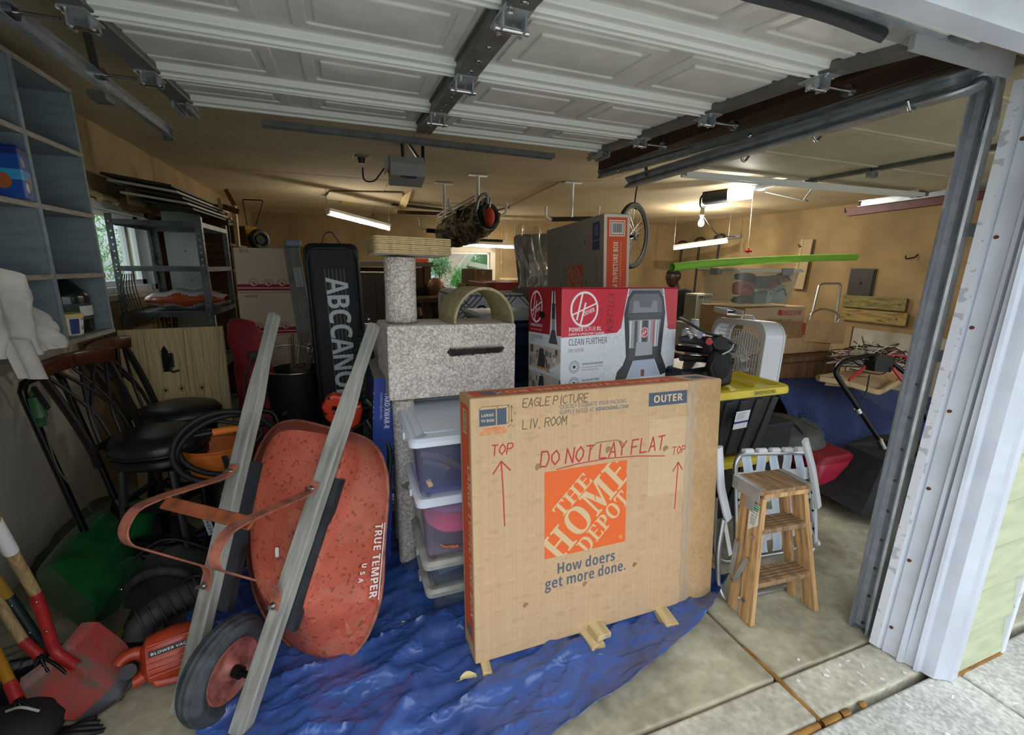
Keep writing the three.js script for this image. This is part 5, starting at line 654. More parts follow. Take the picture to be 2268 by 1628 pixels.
{ // black hose reel machine with orange grip and orange tool bag
  const t = thing('pressure_washer', 'black upright machine on a frame with grey name plates behind the wheelbarrow handles', 'pressure washer'), o = [-0.52, 0, -2.45];
  obj('machine_body', loft([[0.06, 0.15], [0.1, 0.17], [0.42, 0.16], [0.5, 0.12]].map(([y, r]) => rrect(r * 2, r * 1.7, 0.05, 4).map(([x, z]) => [o[0] + x, y, o[2] + z])), true, true, 0.5), blackPlastic, t);
  obj('frame_tube', [pipe([[-0.7, 0.04, -2.3], [-0.7, 0.66, -2.34], [-0.7, 0.78, -2.4], [-0.38, 0.78, -2.44], [-0.36, 0.66, -2.4], [-0.36, 0.04, -2.36]], 0.014, 0.06), pipe([[-0.7, 0.3, -2.31], [-0.36, 0.3, -2.37]], 0.012, 0)], blackMetal, t);
  obj('bent_frame', pipe([[-0.714, 0.120, -2.380], [-0.735, 0.200, -2.271], [-0.999, 0.240, -2.340], [-1.084, 0.200, -2.347], [-1.081, 0.100, -2.369]], 0.012, 0.06), blackMetal, t);
  const plate = cv(64, 256, (c, W, H) => { c.fillStyle = '#b9c2c4'; c.fillRect(0, 0, W, H); [...'NYBOND'].forEach((s, i) => txt(c, s, 32, 40 + i * 40, 38, '#15171a', { bold: 1, align: 'center', rot: 0 })); });
  decal('name_plate', plate, 0.028, 0.115, new THREE.Matrix4().makeRotationFromEuler(new THREE.Euler(0, 0.1, 0.16)).setPosition(...[-0.664, 0.330, -2.200]), t, { label: 'grey plate with vertical black letters' });
  obj('plate_backing', rbox(0.032, 0.12, 0.008, 0.003, add([-0.664, 0.330, -2.200], [0, 0, -0.006]), [0, 0.1, 0.16]), darkPlastic, t);
  obj('data_plate', [plank([-0.601, 0.434, -2.220], [-0.553, 0.432, -2.230], [-0.553, 0.460, -2.230], [-0.602, 0.464, -2.220], 0.003), plank([-0.596, 0.398, -2.220], [-0.554, 0.404, -2.230], [-0.553, 0.441, -2.230], [-0.597, 0.440, -2.220], 0.002)], M(0x8f9c9e, 0.5), t);
  for (const x of [-0.7, -0.34]) obj('wheel', [cyl([x - 0.02, 0.09, -2.5], [x + 0.02, 0.09, -2.5], 0.09, 0.09, 24)], blackRubber, t);
  const gp = thing('grip_tool', 'bright orange foam grip on a black shaft inside the coiled black hose', 'tool handle'); obj('foam_grip', cyl([-0.598, 0.767, -2.200], [-0.461, 0.767, -2.240], 0.0165, 0.0175, 18), M(0xf58430, 0.7, bmp(FINE, 0.001)), gp); obj('shaft', [cyl([-0.663, 0.764, -2.190], [-0.598, 0.767, -2.200], 0.013), cyl([-0.461, 0.767, -2.240], [-0.374, 0.768, -2.260], 0.011)], blackPlastic, gp);
  const h = thing('hose_coil', 'thick black hose coiled in a wide loop above the orange bag', 'hose');
  const cc = [-0.544, 0.702, -2.200], loop = []; for (let i = 0; i <= 60; i++) { const a = -0.55 * PI - i / 60 * 2 * PI * 2.4, r = 1 + 0.02 * Math.sin(i * 0.7), k = i / 60; loop.push([cc[0] + 0.185 * r * Math.cos(a) + 0.02 * k, cc[1] + 0.15 * r * Math.sin(a) + 0.014 * Math.sin(k * 9), cc[2] + 0.05 - k * 0.05 - 0.05 * Math.cos(a)]); }
  obj('hose', tube(loop, 0.0125, 10, false, 4), blackRubber, h); obj('hose_tail', tube([loop[60], [-0.405, 0.751, -2.200], [-0.466, 0.680, -2.150], [-0.514, 0.592, -2.120]], 0.009), blackRubber, h); obj('coupling', cyl([-0.516, 0.603, -2.120], [-0.511, 0.565, -2.120], 0.013), steel, h);
  const b = thing('orange_bucket', 'open orange plastic bucket behind the coiled hose', 'bucket'), q = [-0.621, 0.539, -2.320];
  const R = (r, y) => circle(r, 36).map(([x, z]) => [q[0] + x, y, q[2] + z * 0.8]);
  obj('bucket_wall', loft([R(0.1, 0.5), R(0.135, 0.63), R(0.142, 0.665), R(0.135, 0.665), R(0.095, 0.505)], true, true, 0.5), M(mott([0xd8621c, 0xe87424, 0xf58634], 0.3, 6, 229), 0.55), b); obj('rim', tube(R(0.142, 0.665).filter((_, i) => i % 2 === 0), 0.006, 8, true), M(0xd2641f, 0.5), b); obj('strap', ribbon([add(q, [0.06, 0.12, 0.14]), add(q, [0.07, 0.02, 0.13]), add(q, [0.055, -0.1, 0.1])], 0.02, 0.005, [1, 0, 0]), blackRubber, b);
}
{ // cartons, ladder, canopy bag
  const art = (t) => cv(380, 325, (c, W, H) => { c.fillStyle = '#d3c4ad'; c.fillRect(0, 0, W, H); hand(c, t, 40, 32, 20, 2, '#4d4438'); c.fillStyle = '#a2283a'; c.fillRect(0, H - 62, W, 24); c.fillRect(0, H - 30, W, 16); c.strokeStyle = '#a2283a'; c.lineWidth = 3; for (const x of [105, 200, 290]) { c.fillStyle = '#d3c4ad'; c.beginPath(); c.arc(x, H - 74, 27, 0, 7); c.fill(); c.stroke(); c.beginPath(); c.moveTo(x - 14, H - 88); c.lineTo(x + 6, H - 60); c.moveTo(x + 10, H - 90); c.lineTo(x - 4, H - 66); c.stroke(); c.fillStyle = '#a2283a'; c.beginPath(); c.ellipse(x + 6, H - 64, 10, 6, 0.4, 0, 7); c.fill(); } });
  const sideM = M(0xc4b59e, 0.88), labels = ['topmost tan moving carton with red stripes in the tall left stack', 'second moving carton from the top in the tall left stack', 'third moving carton from the top in the tall left stack', 'fourth moving carton from the top in the tall left stack', 'bottom moving carton of the tall left stack'];
  for (let k = 0; k < 5; k++) { const f = M(art(k % 2 ? 'GARAGE' : 'BASE'), 0.86); const t = carton('moving_carton', labels[k], 'cardboard box', 0.385, 0.322, 0.4, [-0.56 + (k === 4 ? 0.01 : 0) - k * 0.004, 1.29 - k * 0.3225, -3.98], [0, 0.04 + k * 0.005, 0], [sideM, sideM, sideM, sideM, f, sideM], 'stacked moving cartons'); obj('tape', rbox(0.05, 0.003, 0.402, 0.001, [0, 0.3225, 0]), M(0xb59f78, 0.3), t); }
  const l = thing('step_ladder', 'folded grey and orange step ladder standing beside the tan moving cartons', 'ladder'), fg = M(mott([0x6f716e, 0x83857f, 0x8f918b], 0.4, 8, 231), 0.6), og = M(0x9a6a22, 0.6);
  const ra = [-0.331, 1.641, -3.600], rb = [-0.16, 0.005, -3.06], ga = [-0.271, 1.619, -3.620], gb = [-0.1, 0.005, -3.12], ha = [-0.368, 1.627, -3.660], hb = [-0.22, 0.005, -3.2];
  obj('side_rail', bar(rb, ra, 0.03, 0.07, [1, 0, 0.25]), fg, l); obj('side_rail', bar(hb, ha, 0.03, 0.07, [1, 0, 0.25]), fg, l); obj('rear_rail', bar(gb, ga, 0.022, 0.06, [1, 0, 0.2]), og, l);
  obj('top_cap', rbox(0.1, 0.045, 0.2, 0.012, add([-0.339, 1.642, -3.620], [0.0, 0.0, 0]), [0, 0.15, 0]), M(0x7f9096, 0.5), l);
  for (const k of [0.22, 0.42, 0.62, 0.82]) obj('step', bar(mix(ra, rb, k), mix(ha, hb, k), 0.07, 0.02, [0, 0, 1]), alu, l);
  decal('safety_label', cv(64, 256, (c) => { c.fillStyle = '#b9c2c0'; c.fillRect(0, 0, 64, 256); c.fillStyle = '#6a7a7c'; for (let i = 0; i < 20; i++) c.fillRect(8, 14 + i * 12, 30 + 18 * hash(i, 1, 1), 4); }), 0.05, 0.14, basis(add(mix(ra, rb, 0.14), [0.0, 0, 0.037]), add(ra, rb, -1), [0, 0, 1]), l); decal('warning_label', cv(64, 128, (c) => { c.fillStyle = '#d5d5cf'; c.fillRect(0, 0, 64, 128); c.fillStyle = '#22262a'; c.fillRect(0, 90, 64, 18); c.fillRect(10, 20, 40, 26); }), 0.05, 0.1, basis(add(mix(ra, rb, 0.44), [0.0, 0, 0.037]), add(ra, rb, -1), [0, 0, 1]), l);
  const b = thing('canopy_bag', 'tall black canopy carry bag with large white vertical letters', 'bag');
  const face = cv(300, 1640, (c, W, H) => { c.fillStyle = '#121419'; c.fillRect(0, 0, W, H); for (const x of [96, 118, 140, 162, 186, 206]) { const g = x; c.fillStyle = 'rgba(150,145,135,0.55)'; c.fillRect(g, 140, 7, H - 140); } c.save(); c.translate(88, 190); c.rotate(PI / 2); c.scale(0.86, 1.0); c.font = 'bold 178px sans-serif'; c.fillStyle = '#d7dde4'; c.textBaseline = 'alphabetic'; let x = 0; for (const ch of 'ABCCANOPY') { c.fillText(ch, x, -12); x += c.measureText(ch).width * 0.92; } c.restore(); });
  const bx = rbox(0.3, 1.6, 0.2, 0.05, [0, 0.8, 0], null, 4), mm = mtx([-0.035, 0.02, -2.83], [-0.045, 0.05, 0.02]);
  const body = new THREE.Mesh(bx, [blackRubber, blackRubber, blackRubber, blackRubber, M(face, 0.6, bmp(NZ, 0.004)), blackRubber]); body.geometry.groups.length || 0; body.name = 'bag_body'; body.castShadow = body.receiveShadow = true; body.applyMatrix4(mm); b.add(body);
  obj('piping', [pipe(rrect(0.27, 1.54, 0.06, 5, 0, 0.8).map(([x, y]) => [x, y, 0.094]), 0.008, 0, true)].map((g) => g.applyMatrix4(mm)), blackPlastic, b);
  obj('handle_loop', ribbon([[-0.05, 1.59, 0.03], [-0.03, 1.655, 0.03], [0.01, 1.67, 0.03], [0.05, 1.6, 0.03]].map((p) => V(p).applyMatrix4(mm).toArray()), 0.04, 0.006, [0, 0, 1]), blackRubber, b);
  obj('carry_strap', ribbon([[0.145, 1.25, 0.02], [0.19, 1.1, 0.04], [0.165, 0.9, 0.04], [0.15, 0.75, 0.02]].map((p) => V(p).applyMatrix4(mm).toArray()), 0.04, 0.005, [0, 0, 1]), blackRubber, b);
  obj('zip_pull', [cyl([0.17, 1.12, 0.06], [0.17, 1.09, 0.065], 0.006), cyl([0.172, 1.16, 0.06], [0.172, 1.15, 0.062], 0.01)].map((g) => g.applyMatrix4(mm)), steel, b);
  // red folding-chair bag, black bin and broom
  const r = thing('red_bag', 'red fabric bag with a black webbing strap in front of the tan moving cartons', 'bag'), rm = M(mott([0x5a0a10, 0x7d0f18, 0x8f1620], 0.5, 6, 233), 0.75, bmp(NZ, 0.004)), rc = [[-0.64, 1.17, -3.12, 0.03], [-0.62, 1.15, -3.12, 0.07], [-0.6, 1.05, -3.11, 0.1], [-0.585, 0.93, -3.1, 0.085], [-0.57, 0.85, -3.09, 0.105], [-0.54, 0.6, -3.06, 0.125], [-0.52, 0.3, -3.03, 0.12], [-0.51, 0.02, -3.02, 0.1]];
  obj('bag_body', loft(rc.map(([x, y, z, q], j) => Array.from({ length: 26 }, (_, i) => { const a = i / 26 * 2 * PI, k = q * (0.88 + 0.25 * fbm(i / 26, j / 8, 6, 6, 235, 3)); return [x + k * Math.cos(a), y, z - k * 0.7 * Math.sin(a)]; })), true, true, 1.1), rm, r);
  obj('strap', [ribbon([[-0.555, 0.95, -3.0], [-0.6, 0.85, -2.97], [-0.61, 0.7, -2.94], [-0.58, 0.58, -2.93]], 0.03, 0.006, [0, 0, 1]), ribbon([[-0.545, 0.95, -3.0], [-0.52, 0.85, -2.97], [-0.48, 0.72, -2.93]], 0.03, 0.006, [0, 0, 1])], blackRubber, r); obj('buckle', rbox(0.05, 0.05, 0.02, 0.008, [-0.55, 0.96, -2.995]), darkPlastic, r);
  const n = thing('waste_bin', 'black open bin with a wire rim between the red bag and the black canopy bag', 'bin'), nc = [-0.33, 0, -3.02], NR = (q, y) => circle(q, 30).map(([x, z]) => [nc[0] + x, y, nc[2] + z]);
  obj('bin_wall', loft([NR(0.13, 0.01), NR(0.17, 0.86), NR(0.165, 0.86), NR(0.125, 0.02)], true, true, 0.5), M(0x0d0e10, 0.6), n); obj('wire_rim', [new THREE.TorusGeometry(0.17, 0.006, 6, 36).rotateX(PI / 2).translate(nc[0], 0.862, nc[2]), tube([[nc[0] - 0.17, 0.86, nc[2]], [nc[0] - 0.13, 0.99, nc[2]], [nc[0], 1.01, nc[2]], [nc[0] + 0.14, 0.95, nc[2]], [nc[0] + 0.17, 0.86, nc[2]]], 0.005)], steel, n);
  const br = thing('straw_broom', 'broom head with pale straw bristles standing in the black bin', 'broom'); obj('bristles', Array.from({ length: 40 }, (_, i) => cyl([-0.3 + 0.1 * (hash(i, 1, 1) - 0.5), 0.86, -2.98 + 0.06 * (hash(i, 2, 1) - 0.5)], [-0.25 + 0.2 * (hash(i, 1, 1) - 0.5), 1.06 + 0.05 * hash(i, 3, 1), -2.98 + 0.1 * (hash(i, 2, 1) - 0.5)], 0.0022, 0.0014, 4)), M(0x6f5f42, 0.9), br); br.children[0].userData.kind = 'stuff'; obj('binding', cyl([-0.31, 0.82, -2.98], [-0.3, 0.88, -2.98], 0.06), M(0x4a3f2c, 0.8), br); obj('stick', cyl([-0.33, 0.05, -2.98], [-0.31, 0.84, -2.98], 0.012), brownWood, br);
  const pb = thing('pole', 'short black metal pole poking out above the wheelbarrow tub', 'pole'); obj('shaft', cyl([-0.322, 0.774, -2.350], [-0.221, 0.727, -2.250], 0.012), blackMetal, pb); obj('end_cap', cyl([-0.326, 0.778, -2.355], [-0.318, 0.771, -2.345], 0.0135), darkPlastic, pb);
  const ht = thing('hedge_trimmer', 'bright orange-red power tool with looped handle leaning behind the wheelbarrow handle', 'power tool'), hm = M(0xd8401c, 0.35, { clearcoat: 0.3 }), zc = -2.25;
  const o = [[-0.147, 0.830, -2.250], [-0.125, 0.873, -2.250], [-0.091, 0.893, -2.250], [-0.047, 0.878, -2.250], [-0.008, 0.833, -2.250], [0.034, 0.829, -2.250], [0.041, 0.800, -2.250], [0.022, 0.730, -2.250], [-0.027, 0.700, -2.250], [-0.089, 0.719, -2.250], [-0.133, 0.771, -2.250]], i2 = [[-0.120, 0.827, -2.250], [-0.100, 0.853, -2.250], [-0.070, 0.845, -2.250], [-0.052, 0.809, -2.250], [-0.079, 0.772, -2.250], [-0.107, 0.784, -2.250]], cz = (a) => a.map(([x, y]) => [x, y]);
  obj('housing', ext(cz(o), 0.07, 0.014, [cz(i2)]).translate(0, 0, zc), hm, ht); obj('trigger', rbox(0.03, 0.02, 0.03, 0.006, add([-0.067, 0.827, -2.250], [0, 0, 0])), blackPlastic, ht); obj('screw', [[728, 884], [722, 917], [783, 920], [775, 938]].map(([u, v], k) => cyl(add([[-0.112, 0.875, -2.210], [-0.129, 0.802, -2.210], [-0.006, 0.782, -2.210], [-0.025, 0.742, -2.210]][k], [0, 0, -0.01]), [[-0.112, 0.875, -2.210], [-0.129, 0.802, -2.210], [-0.006, 0.782, -2.210], [-0.025, 0.742, -2.210]][k], 0.006)), blackPlastic, ht);
  obj('power_lead', tube([[0.032, 0.804, -2.240], [0.071, 0.800, -2.240], [0.071, 0.766, -2.200], [0.027, 0.735, -2.200], [-0.021, 0.705, -2.200]], 0.006), blackRubber, ht); obj('blade', bar([-0.037, 0.701, -2.250], [-0.02, 0.3, -2.3], 0.05, 0.012, [0, 0, 1]), steel, ht);
  const g = thing('spotted_bag', 'dark green bag with white dots behind the wheelbarrow handle', 'bag'); obj('bag_body', loft([[0.55, 0.11], [0.7, 0.13], [0.95, 0.11], [1.1, 0.07], [1.13, 0.03]].map(([y, r]) => circle(r, 18).map(([x, z]) => [0.07 + x * 0.6, y, -2.55 + z * 0.7])), true, true, 0.9), M(cv(128, 128, (c) => { c.fillStyle = '#12261f'; c.fillRect(0, 0, 128, 128); c.fillStyle = '#a9bab0'; for (let i = 0; i < 16; i++) for (const s of [0]) { c.beginPath(); c.arc(16 + (i % 4) * 32, 16 + (i >> 2) * 32, 2.4, 0, 7); c.fill(); } }), 0.7), g); obj('drawstring', tube([[0.05, 1.12, -2.52], [0.07, 1.16, -2.51], [0.09, 1.12, -2.5]], 0.005), charcoal, g); const mp = g.children[0].material.map; mp.wrapS = mp.wrapT = THREE.RepeatWrapping; mp.repeat.set(7, 7);
  const fr = thing('folding_chair', 'dark green tubular folding chair leaning behind the wheelbarrow tub', 'folding chair'), gt = M(0x25382f, 0.4); obj('frame_tube', pipe([[0.017, 0.156, -1.980], [0.122, 0.422, -2.020], [0.151, 0.637, -2.050], [0.091, 0.841, -2.100], [0.057, 0.883, -2.120]], 0.013, 0.05), gt, fr); obj('front_leg', pipe([[0.052, 0.783, -2.120], [0.105, 0.666, -2.080], [0.098, 0.474, -2.020], [0.027, 0.154, -1.980]], 0.012, 0.05), M(0x1b2822, 0.4), fr); obj('seat_sling', plank([-0.009, 0.208, -2.020], [0.075, 0.276, -2.040], [0.101, 0.716, -2.100], [0.038, 0.778, -2.140], 0.006), M(0x17211c, 0.8), fr);
  const fb = thing('flat_box', 'narrow blue printed box standing on edge left of the cat tree', 'box'), bl = cv(128, 1024, (c, W, H) => { c.fillStyle = '#1f3f96'; c.fillRect(0, 0, W, H); txt(c, 'YARD XWAR-R', 66, 70, 44, '#dfe6f2', { bold: 1, rot: PI / 2, sx: 0.62 }); txt(c, 'FOLDING CANOPY SIDE', 40, 70, 18, '#c6d2ea', { rot: PI / 2, sx: 0.7 }); c.fillStyle = '#c9c2b2'; for (let i = 0; i < 60; i++) c.fillRect(hash(i, 1, 9) > 0.5 ? 124 : 0, hash(i, 2, 9) * H, 4, 6); });
  const fm = M(bl, 0.5), g2 = new THREE.Mesh(rbox(0.1, 1.0, 0.5, 0.004), [M(0x16244a, 0.7), M(0x16244a, 0.7), M(0x8d8778, 0.9), fm, fm, fm]); g2.name = 'carton_body'; g2.castShadow = g2.receiveShadow = true; g2.applyMatrix4(mtx([0.1, 0.5, -2.3], [0, 0.02, -0.07])); fb.add(g2); obj('open_flap', [plank([0.125, 0.864, -2.050], [0.202, 0.846, -2.050], [0.200, 0.843, -2.150], [0.128, 0.861, -2.150], 0.004), plank([0.121, 0.867, -2.080], [0.193, 0.853, -2.080], [0.197, 0.840, -2.300], [0.121, 0.857, -2.300], 0.004)], M(0x8d887c, 0.9), fb);
  const dr = thing('drawer_unit', 'plain white storage drawer front between the canopy bag and the cat tree', 'drawer unit'); obj('drawer_front', rbox(0.3, 0.28, 0.02, 0.01, [0.19, 1.0, -2.95]), whitePlastic, dr); obj('drawer_case', rbox(0.32, 0.62, 0.35, 0.01, [0.19, 0.7, -3.13]), M(0xb9bcc4, 0.5), dr); obj('drawer_front', rbox(0.3, 0.28, 0.02, 0.01, [0.19, 0.69, -2.95]), whitePlastic, dr);
}
{ // long-handled tools propped in the lower left corner
  const ash = streak([0x8f7448, 0xab8d5c, 0xbfa270], 241, 0.3, 30, 4), redP = M(mott([0x8a1418, 0xa81c20, 0xb52a2a], 0.2, 8, 243), 0.4, bmp(FINE, 0.001));
  const bladeM = M(paint(256, 0.3, (u, v) => { const a = fbm(u, v, 5, 5, 245, 5), b = fbm(u, v, 30, 30, 247, 2); return ramp([0xa33c38, 0x9a423c, 0x8a4a40, 0x6d5a4c, 0x5c5650], (a - 0.5) * 2 + 0.42 + (b - 0.5) * 0.3); }), 0.55, bmp(NZ, 0.002));
  const shovel = (label, sock, mouth, hTop, tip, w, bladeMat, sockMat, handMat, wrap) => {
    const t = thing('shovel', label, 'shovel'), D = V(tip).sub(V(sock)), L = D.length(), m = basis(sock, D.toArray(), [0.25, 0.6, 0.75]);
    obj('blade', sheet((u, v) => { const s = (u - 0.5) * 2, k = v < 0.12 ? 0.78 + 0.22 * v / 0.12 : v < 0.42 ? 1 : Math.sqrt(Math.max(0, 1 - Math.pow((v - 0.42) / 0.58, 2.3))), x = s * w / 2 * Math.max(0.02, k); return V([x, v * L, 0.03 * s * s - 0.02 + 0.016 * Math.exp(-s * s * 60) * (1 - v) - 0.02 * v * v + (v < 0.1 ? 0.01 : 0)]).applyMatrix4(m).toArray(); }, 26, 30, 0.0022), bladeMat, t);
    obj('worn_tip', sheet((u, v0) => { const v = 0.8 + 0.2 * v0, s = (u - 0.5) * 2, k = Math.sqrt(Math.max(0, 1 - Math.pow((v - 0.42) / 0.58, 2.3))), x = s * w / 2 * Math.max(0.02, k) * 1.004; return V([x, v * L, 0.03 * s * s - 0.0186 + 0.016 * Math.exp(-s * s * 60) * (1 - v) - 0.02 * v * v]).applyMatrix4(m).toArray(); }, 22, 10, 0.001), M(0x55565a, 0.55, { metal: 0.3 }), t);
    obj('socket', tube([V([0, L * 0.32, -0.012]).applyMatrix4(m).toArray(), V([0, 0.01, 0.006]).applyMatrix4(m).toArray(), mix(sock, mouth, 0.4), mouth], 0.017, 14), sockMat, t); obj('rivet', [0.35, 0.85].map((k) => new THREE.SphereGeometry(0.005, 8, 6).translate(...add(mix(sock, mouth, k), [0.004, 0.008, 0.014]))), steel, t);
    obj('handle', cyl(mouth, hTop, 0.0155, 0.0165, 16), handMat, t); if (wrap) obj('tape_wrap', cyl(mix(mouth, hTop, wrap[0]), mix(mouth, hTop, wrap[1]), 0.0178, 0.018, 16), M(0xd4d6d4, 0.7), t); return t;
  };
  shovel('round-point shovel with a worn red blade and red socket, tip on the floor', [-1.037, 0.170, -1.766], [-1.038, 0.420, -1.746], [-0.944, 0.950, -1.468], [-0.826, 0.030, -1.628], 0.24, bladeM, redP, ash, [0.42, 0.68]);
  shovel('black spade with a dark rubber socket between two red-ended tools', [-1.104, 0.130, -1.832], [-1.169, 0.360, -1.846], [-1.161, 0.660, -1.735], [-1.036, 0.010, -1.634], 0.2, blackMetal, M(0x1c2a2c, 0.45), M(0xb48a3a, 0.5));
  const tool = (label, a, b, c, m) => { const t = thing('garden_tool', label, 'garden tool'); obj('handle', cyl(b, a, 0.015, 0.016, 14), m, t); obj('ferrule', tube([b, mix(b, c, 0.5), c], 0.017, 12), redP, t); obj('tine', [-1, 0, 1].map((k) => tube([c, add(c, [0.02 + k * 0.03, -0.04, 0.02]), add(c, [0.05 + k * 0.045, -0.1, 0.03 + k * 0.01])], 0.005)), blackMetal, t); };
  tool('wooden-handled garden fork with a red ferrule below the black spade', [-1.246, 0.500, -1.868], [-1.120, 0.220, -1.782], [-1.073, 0.170, -1.755], ash);
  tool('yellow-handled garden tool with a red ferrule lowest in the corner', [-1.252, 0.320, -1.839], [-1.107, 0.160, -1.668], [-1.077, 0.120, -1.632], M(0xb07a1c, 0.45));
  const rk = thing('leaf_rake', 'pale green slatted rake head lying behind the tool handles', 'rake'); for (let k = 0; k < 5; k++) obj('slat', bar(add([-1.276, 0.100, -1.924], [k * 0.018, -0.012 * k, 0.03 * k]), add([-1.251, 0.060, -2.002], [k * 0.016, -0.008 * k, 0.03 * k]), 0.014, 0.004, [0, 1, 0]), M(0x7c8466, 0.6), rk);
  const bg = thing('tool_bag', 'black bag lying in the bottom left corner with cables spilling out', 'bag'), bc = [-1.088, 0.050, -1.591]; obj('bag_body', loft(Array.from({ length: 7 }, (_, j) => { const v = j / 6; return Array.from({ length: 20 }, (_, i) => { const a = i / 20 * 2 * PI, r = 0.13 * Math.sqrt(1 - v * v * 0.9) * (0.85 + 0.3 * fbm(i / 20, v, 5, 5, 249)); return [bc[0] + r * Math.cos(a), 0.005 + v * 0.1, bc[2] + r * Math.sin(a)]; }); }), true, true, 1), charcoal, bg); obj('tag_loop', tube([add(bc, [0.02, 0.09, 0.02]), add(bc, [0.06, 0.1, 0.03]), add(bc, [0.1, 0.07, 0.03])], 0.004), M(0xa9a89c, 0.6), bg);
  for (let k = 0; k < 4; k++) tag(obj('cable', tube(Array.from({ length: 7 }, (_, i) => { const q = mix([-1.092, 0.020, -1.710], [-0.869, 0.010, -1.582], i / 6); return [q[0] + 0.012 * k, 0.012 + 0.012 * Math.sin(i * 1.4 + k), q[2] + 0.045 * Math.sin(i / 6 * PI + k * 0.2) + k * 0.022]; }), 0.008, 8), blackRubber), ['black cable nearest the red shovel blade on the floor', 'second black cable curving below the red shovel blade', 'third black cable curving below the red shovel blade', 'outermost black cable on the floor in the lower left corner'][k], 'cable', 'cables on the floor');
}
{ // leaf blower and the dark heap around it
  const t = thing('leaf_blower', 'orange-red leaf blower with a black nozzle lying on the concrete', 'leaf blower'), c = [-0.690, 0.100, -1.698], m = M(mott([0xb2331a, 0xc8401f, 0xd04c2a], 0.3, 6, 251), 0.4, { clearcoat: 0.2 });
  const ax = V([-0.606, 0.100, -1.778]).sub(V([-0.792, 0.100, -1.734])).normalize().toArray(), mm = basis(c, ax, [0.1, 0.5, 0.85]), at = (g) => g.applyMatrix4(mm);
  obj('housing', at(loft([[-0.08, 0.045], [-0.06, 0.075], [0.02, 0.085], [0.07, 0.078], [0.1, 0.05]].map(([y, r]) => rrect(r * 2, r * 1.7, r * 0.6, 4).map(([x, z]) => [x - 0.01, y, z - 0.01])), true, true, 0.7)), m, t);
  for (let k = 0; k < 6; k++) obj('vent_rib', at(rbox(0.006, 0.13, 0.006, 0.002, [-0.058 + k * 0.02, 0.01, 0.062])), m, t);
  decal('lettering', cv(256, 48, (q) => { q.fillStyle = '#24282c'; q.fillRect(0, 0, 256, 48); txt(q, 'BLOWER VAC', 10, 37, 34, '#e3e3e0', { bold: 1, sx: 1.05 }); }), 0.12, 0.018, mm.clone().multiply(mtx([-0.03, 0.01, 0.067], [0, 0, PI / 2])), t);
  obj('front_grip', at(new THREE.TorusGeometry(0.045, 0.022, 10, 24, PI * 1.3).translate(0, -0.105, 0).rotateZ(0)), m, t); obj('knob', at(cyl([0.0, -0.11, 0.01], [0.0, -0.11, 0.045], 0.024)), blackPlastic, t);
  obj('top_handle', at(ext([[0.05, -0.06], [0.085, -0.05], [0.1, 0.02], [0.09, 0.09], [0.06, 0.1], [0.055, 0.08], [0.072, 0.03], [0.062, -0.03]], 0.035, 0.008)), m, t); obj('rear_vent', at(cyl([0, 0.1, -0.01], [0, 0.135, -0.01], 0.05, 0.045)), blackPlastic, t);
  const tubeM = M(mott([0x26262a, 0x39393c, 0x4a4946], 0.2, 8, 253), 0.7, bmp(FINE, 0.001));
  const h = thing('blower_tube', 'wide dusty black tube curving behind the leaf blower', 'tube'); obj('tube_wall', tube([[-0.848, 0.060, -1.838], [-0.840, 0.100, -1.895], [-0.784, 0.130, -1.940], [-0.700, 0.140, -1.980], [-0.646, 0.120, -2.030]], 0.05, 18), tubeM, h); for (let k = 0; k < 7; k++) { const q = mix([-0.840, 0.100, -1.895], [-0.670, 0.140, -1.989], k / 6), L = add(q, [0, 0.012, 0]); obj('corrugation', new THREE.TorusGeometry(0.05, 0.005, 6, 24).applyMatrix4(basis(L, V([-0.670, 0.140, -1.989]).sub(V([-0.840, 0.100, -1.895])).toArray()).multiply(new THREE.Matrix4().makeRotationX(PI / 2))), tubeM, h); }
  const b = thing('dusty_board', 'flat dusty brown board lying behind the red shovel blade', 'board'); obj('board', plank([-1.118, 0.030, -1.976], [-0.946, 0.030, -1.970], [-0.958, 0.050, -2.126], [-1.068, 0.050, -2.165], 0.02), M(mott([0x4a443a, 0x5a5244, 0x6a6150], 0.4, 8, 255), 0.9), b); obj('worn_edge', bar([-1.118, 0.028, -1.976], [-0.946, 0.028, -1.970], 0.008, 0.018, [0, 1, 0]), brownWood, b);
  const y = thing('yellow_wedge', 'dull yellow plastic wedge between the shovel blade and the leaf blower', 'wedge'); obj('wedge_body', ext([[-0.06, 0], [0.06, 0], [0.06, 0.05], [-0.05, 0.015]], 0.05, 0.004).applyMatrix4(mtx([-0.982, 0.000, -1.926], [0, 0.4, 0])), M(0x7d7a34, 0.6), y); obj('grip_ridge', [0, 1, 2].map((k) => box(0.004, 0.006, 0.05).applyMatrix4(mtx(add([-0.956, 0.040, -1.875], [-0.02 + k * 0.02, 0.0 + k * 0.008, 0]), [0, 0.4, 0]))), M(0x6d6a2c, 0.6), y);
  const heap = (name, label, cat, u, r, hgt, sd, m, sx = 1.3) => { const q = thing(name, label, cat); obj('fold', loft(Array.from({ length: 9 }, (_, j) => { const v = j / 8; return Array.from({ length: 34 }, (_, i) => { const a = i / 34 * 2 * PI, k = r * (1 - 0.75 * v * v) * (0.7 + 0.6 * fbm(i / 34, v, 8, 6, sd, 3)); return [u[0] + k * sx * Math.cos(a), 0.006 + hgt * v * (0.8 + 0.4 * fbm(i / 34, v, 7, 5, sd + 1, 2)), u[2] + k * Math.sin(a)]; }); }), true, true, 1), m, q); obj('strap', tube([add(u, [-r * 0.8, hgt * 0.7, r * 0.5]), add(u, [0, hgt * 1.15, r * 0.4]), add(u, [r * 0.9, hgt * 0.6, r * 0.3])], 0.007), blackRubber, q); };
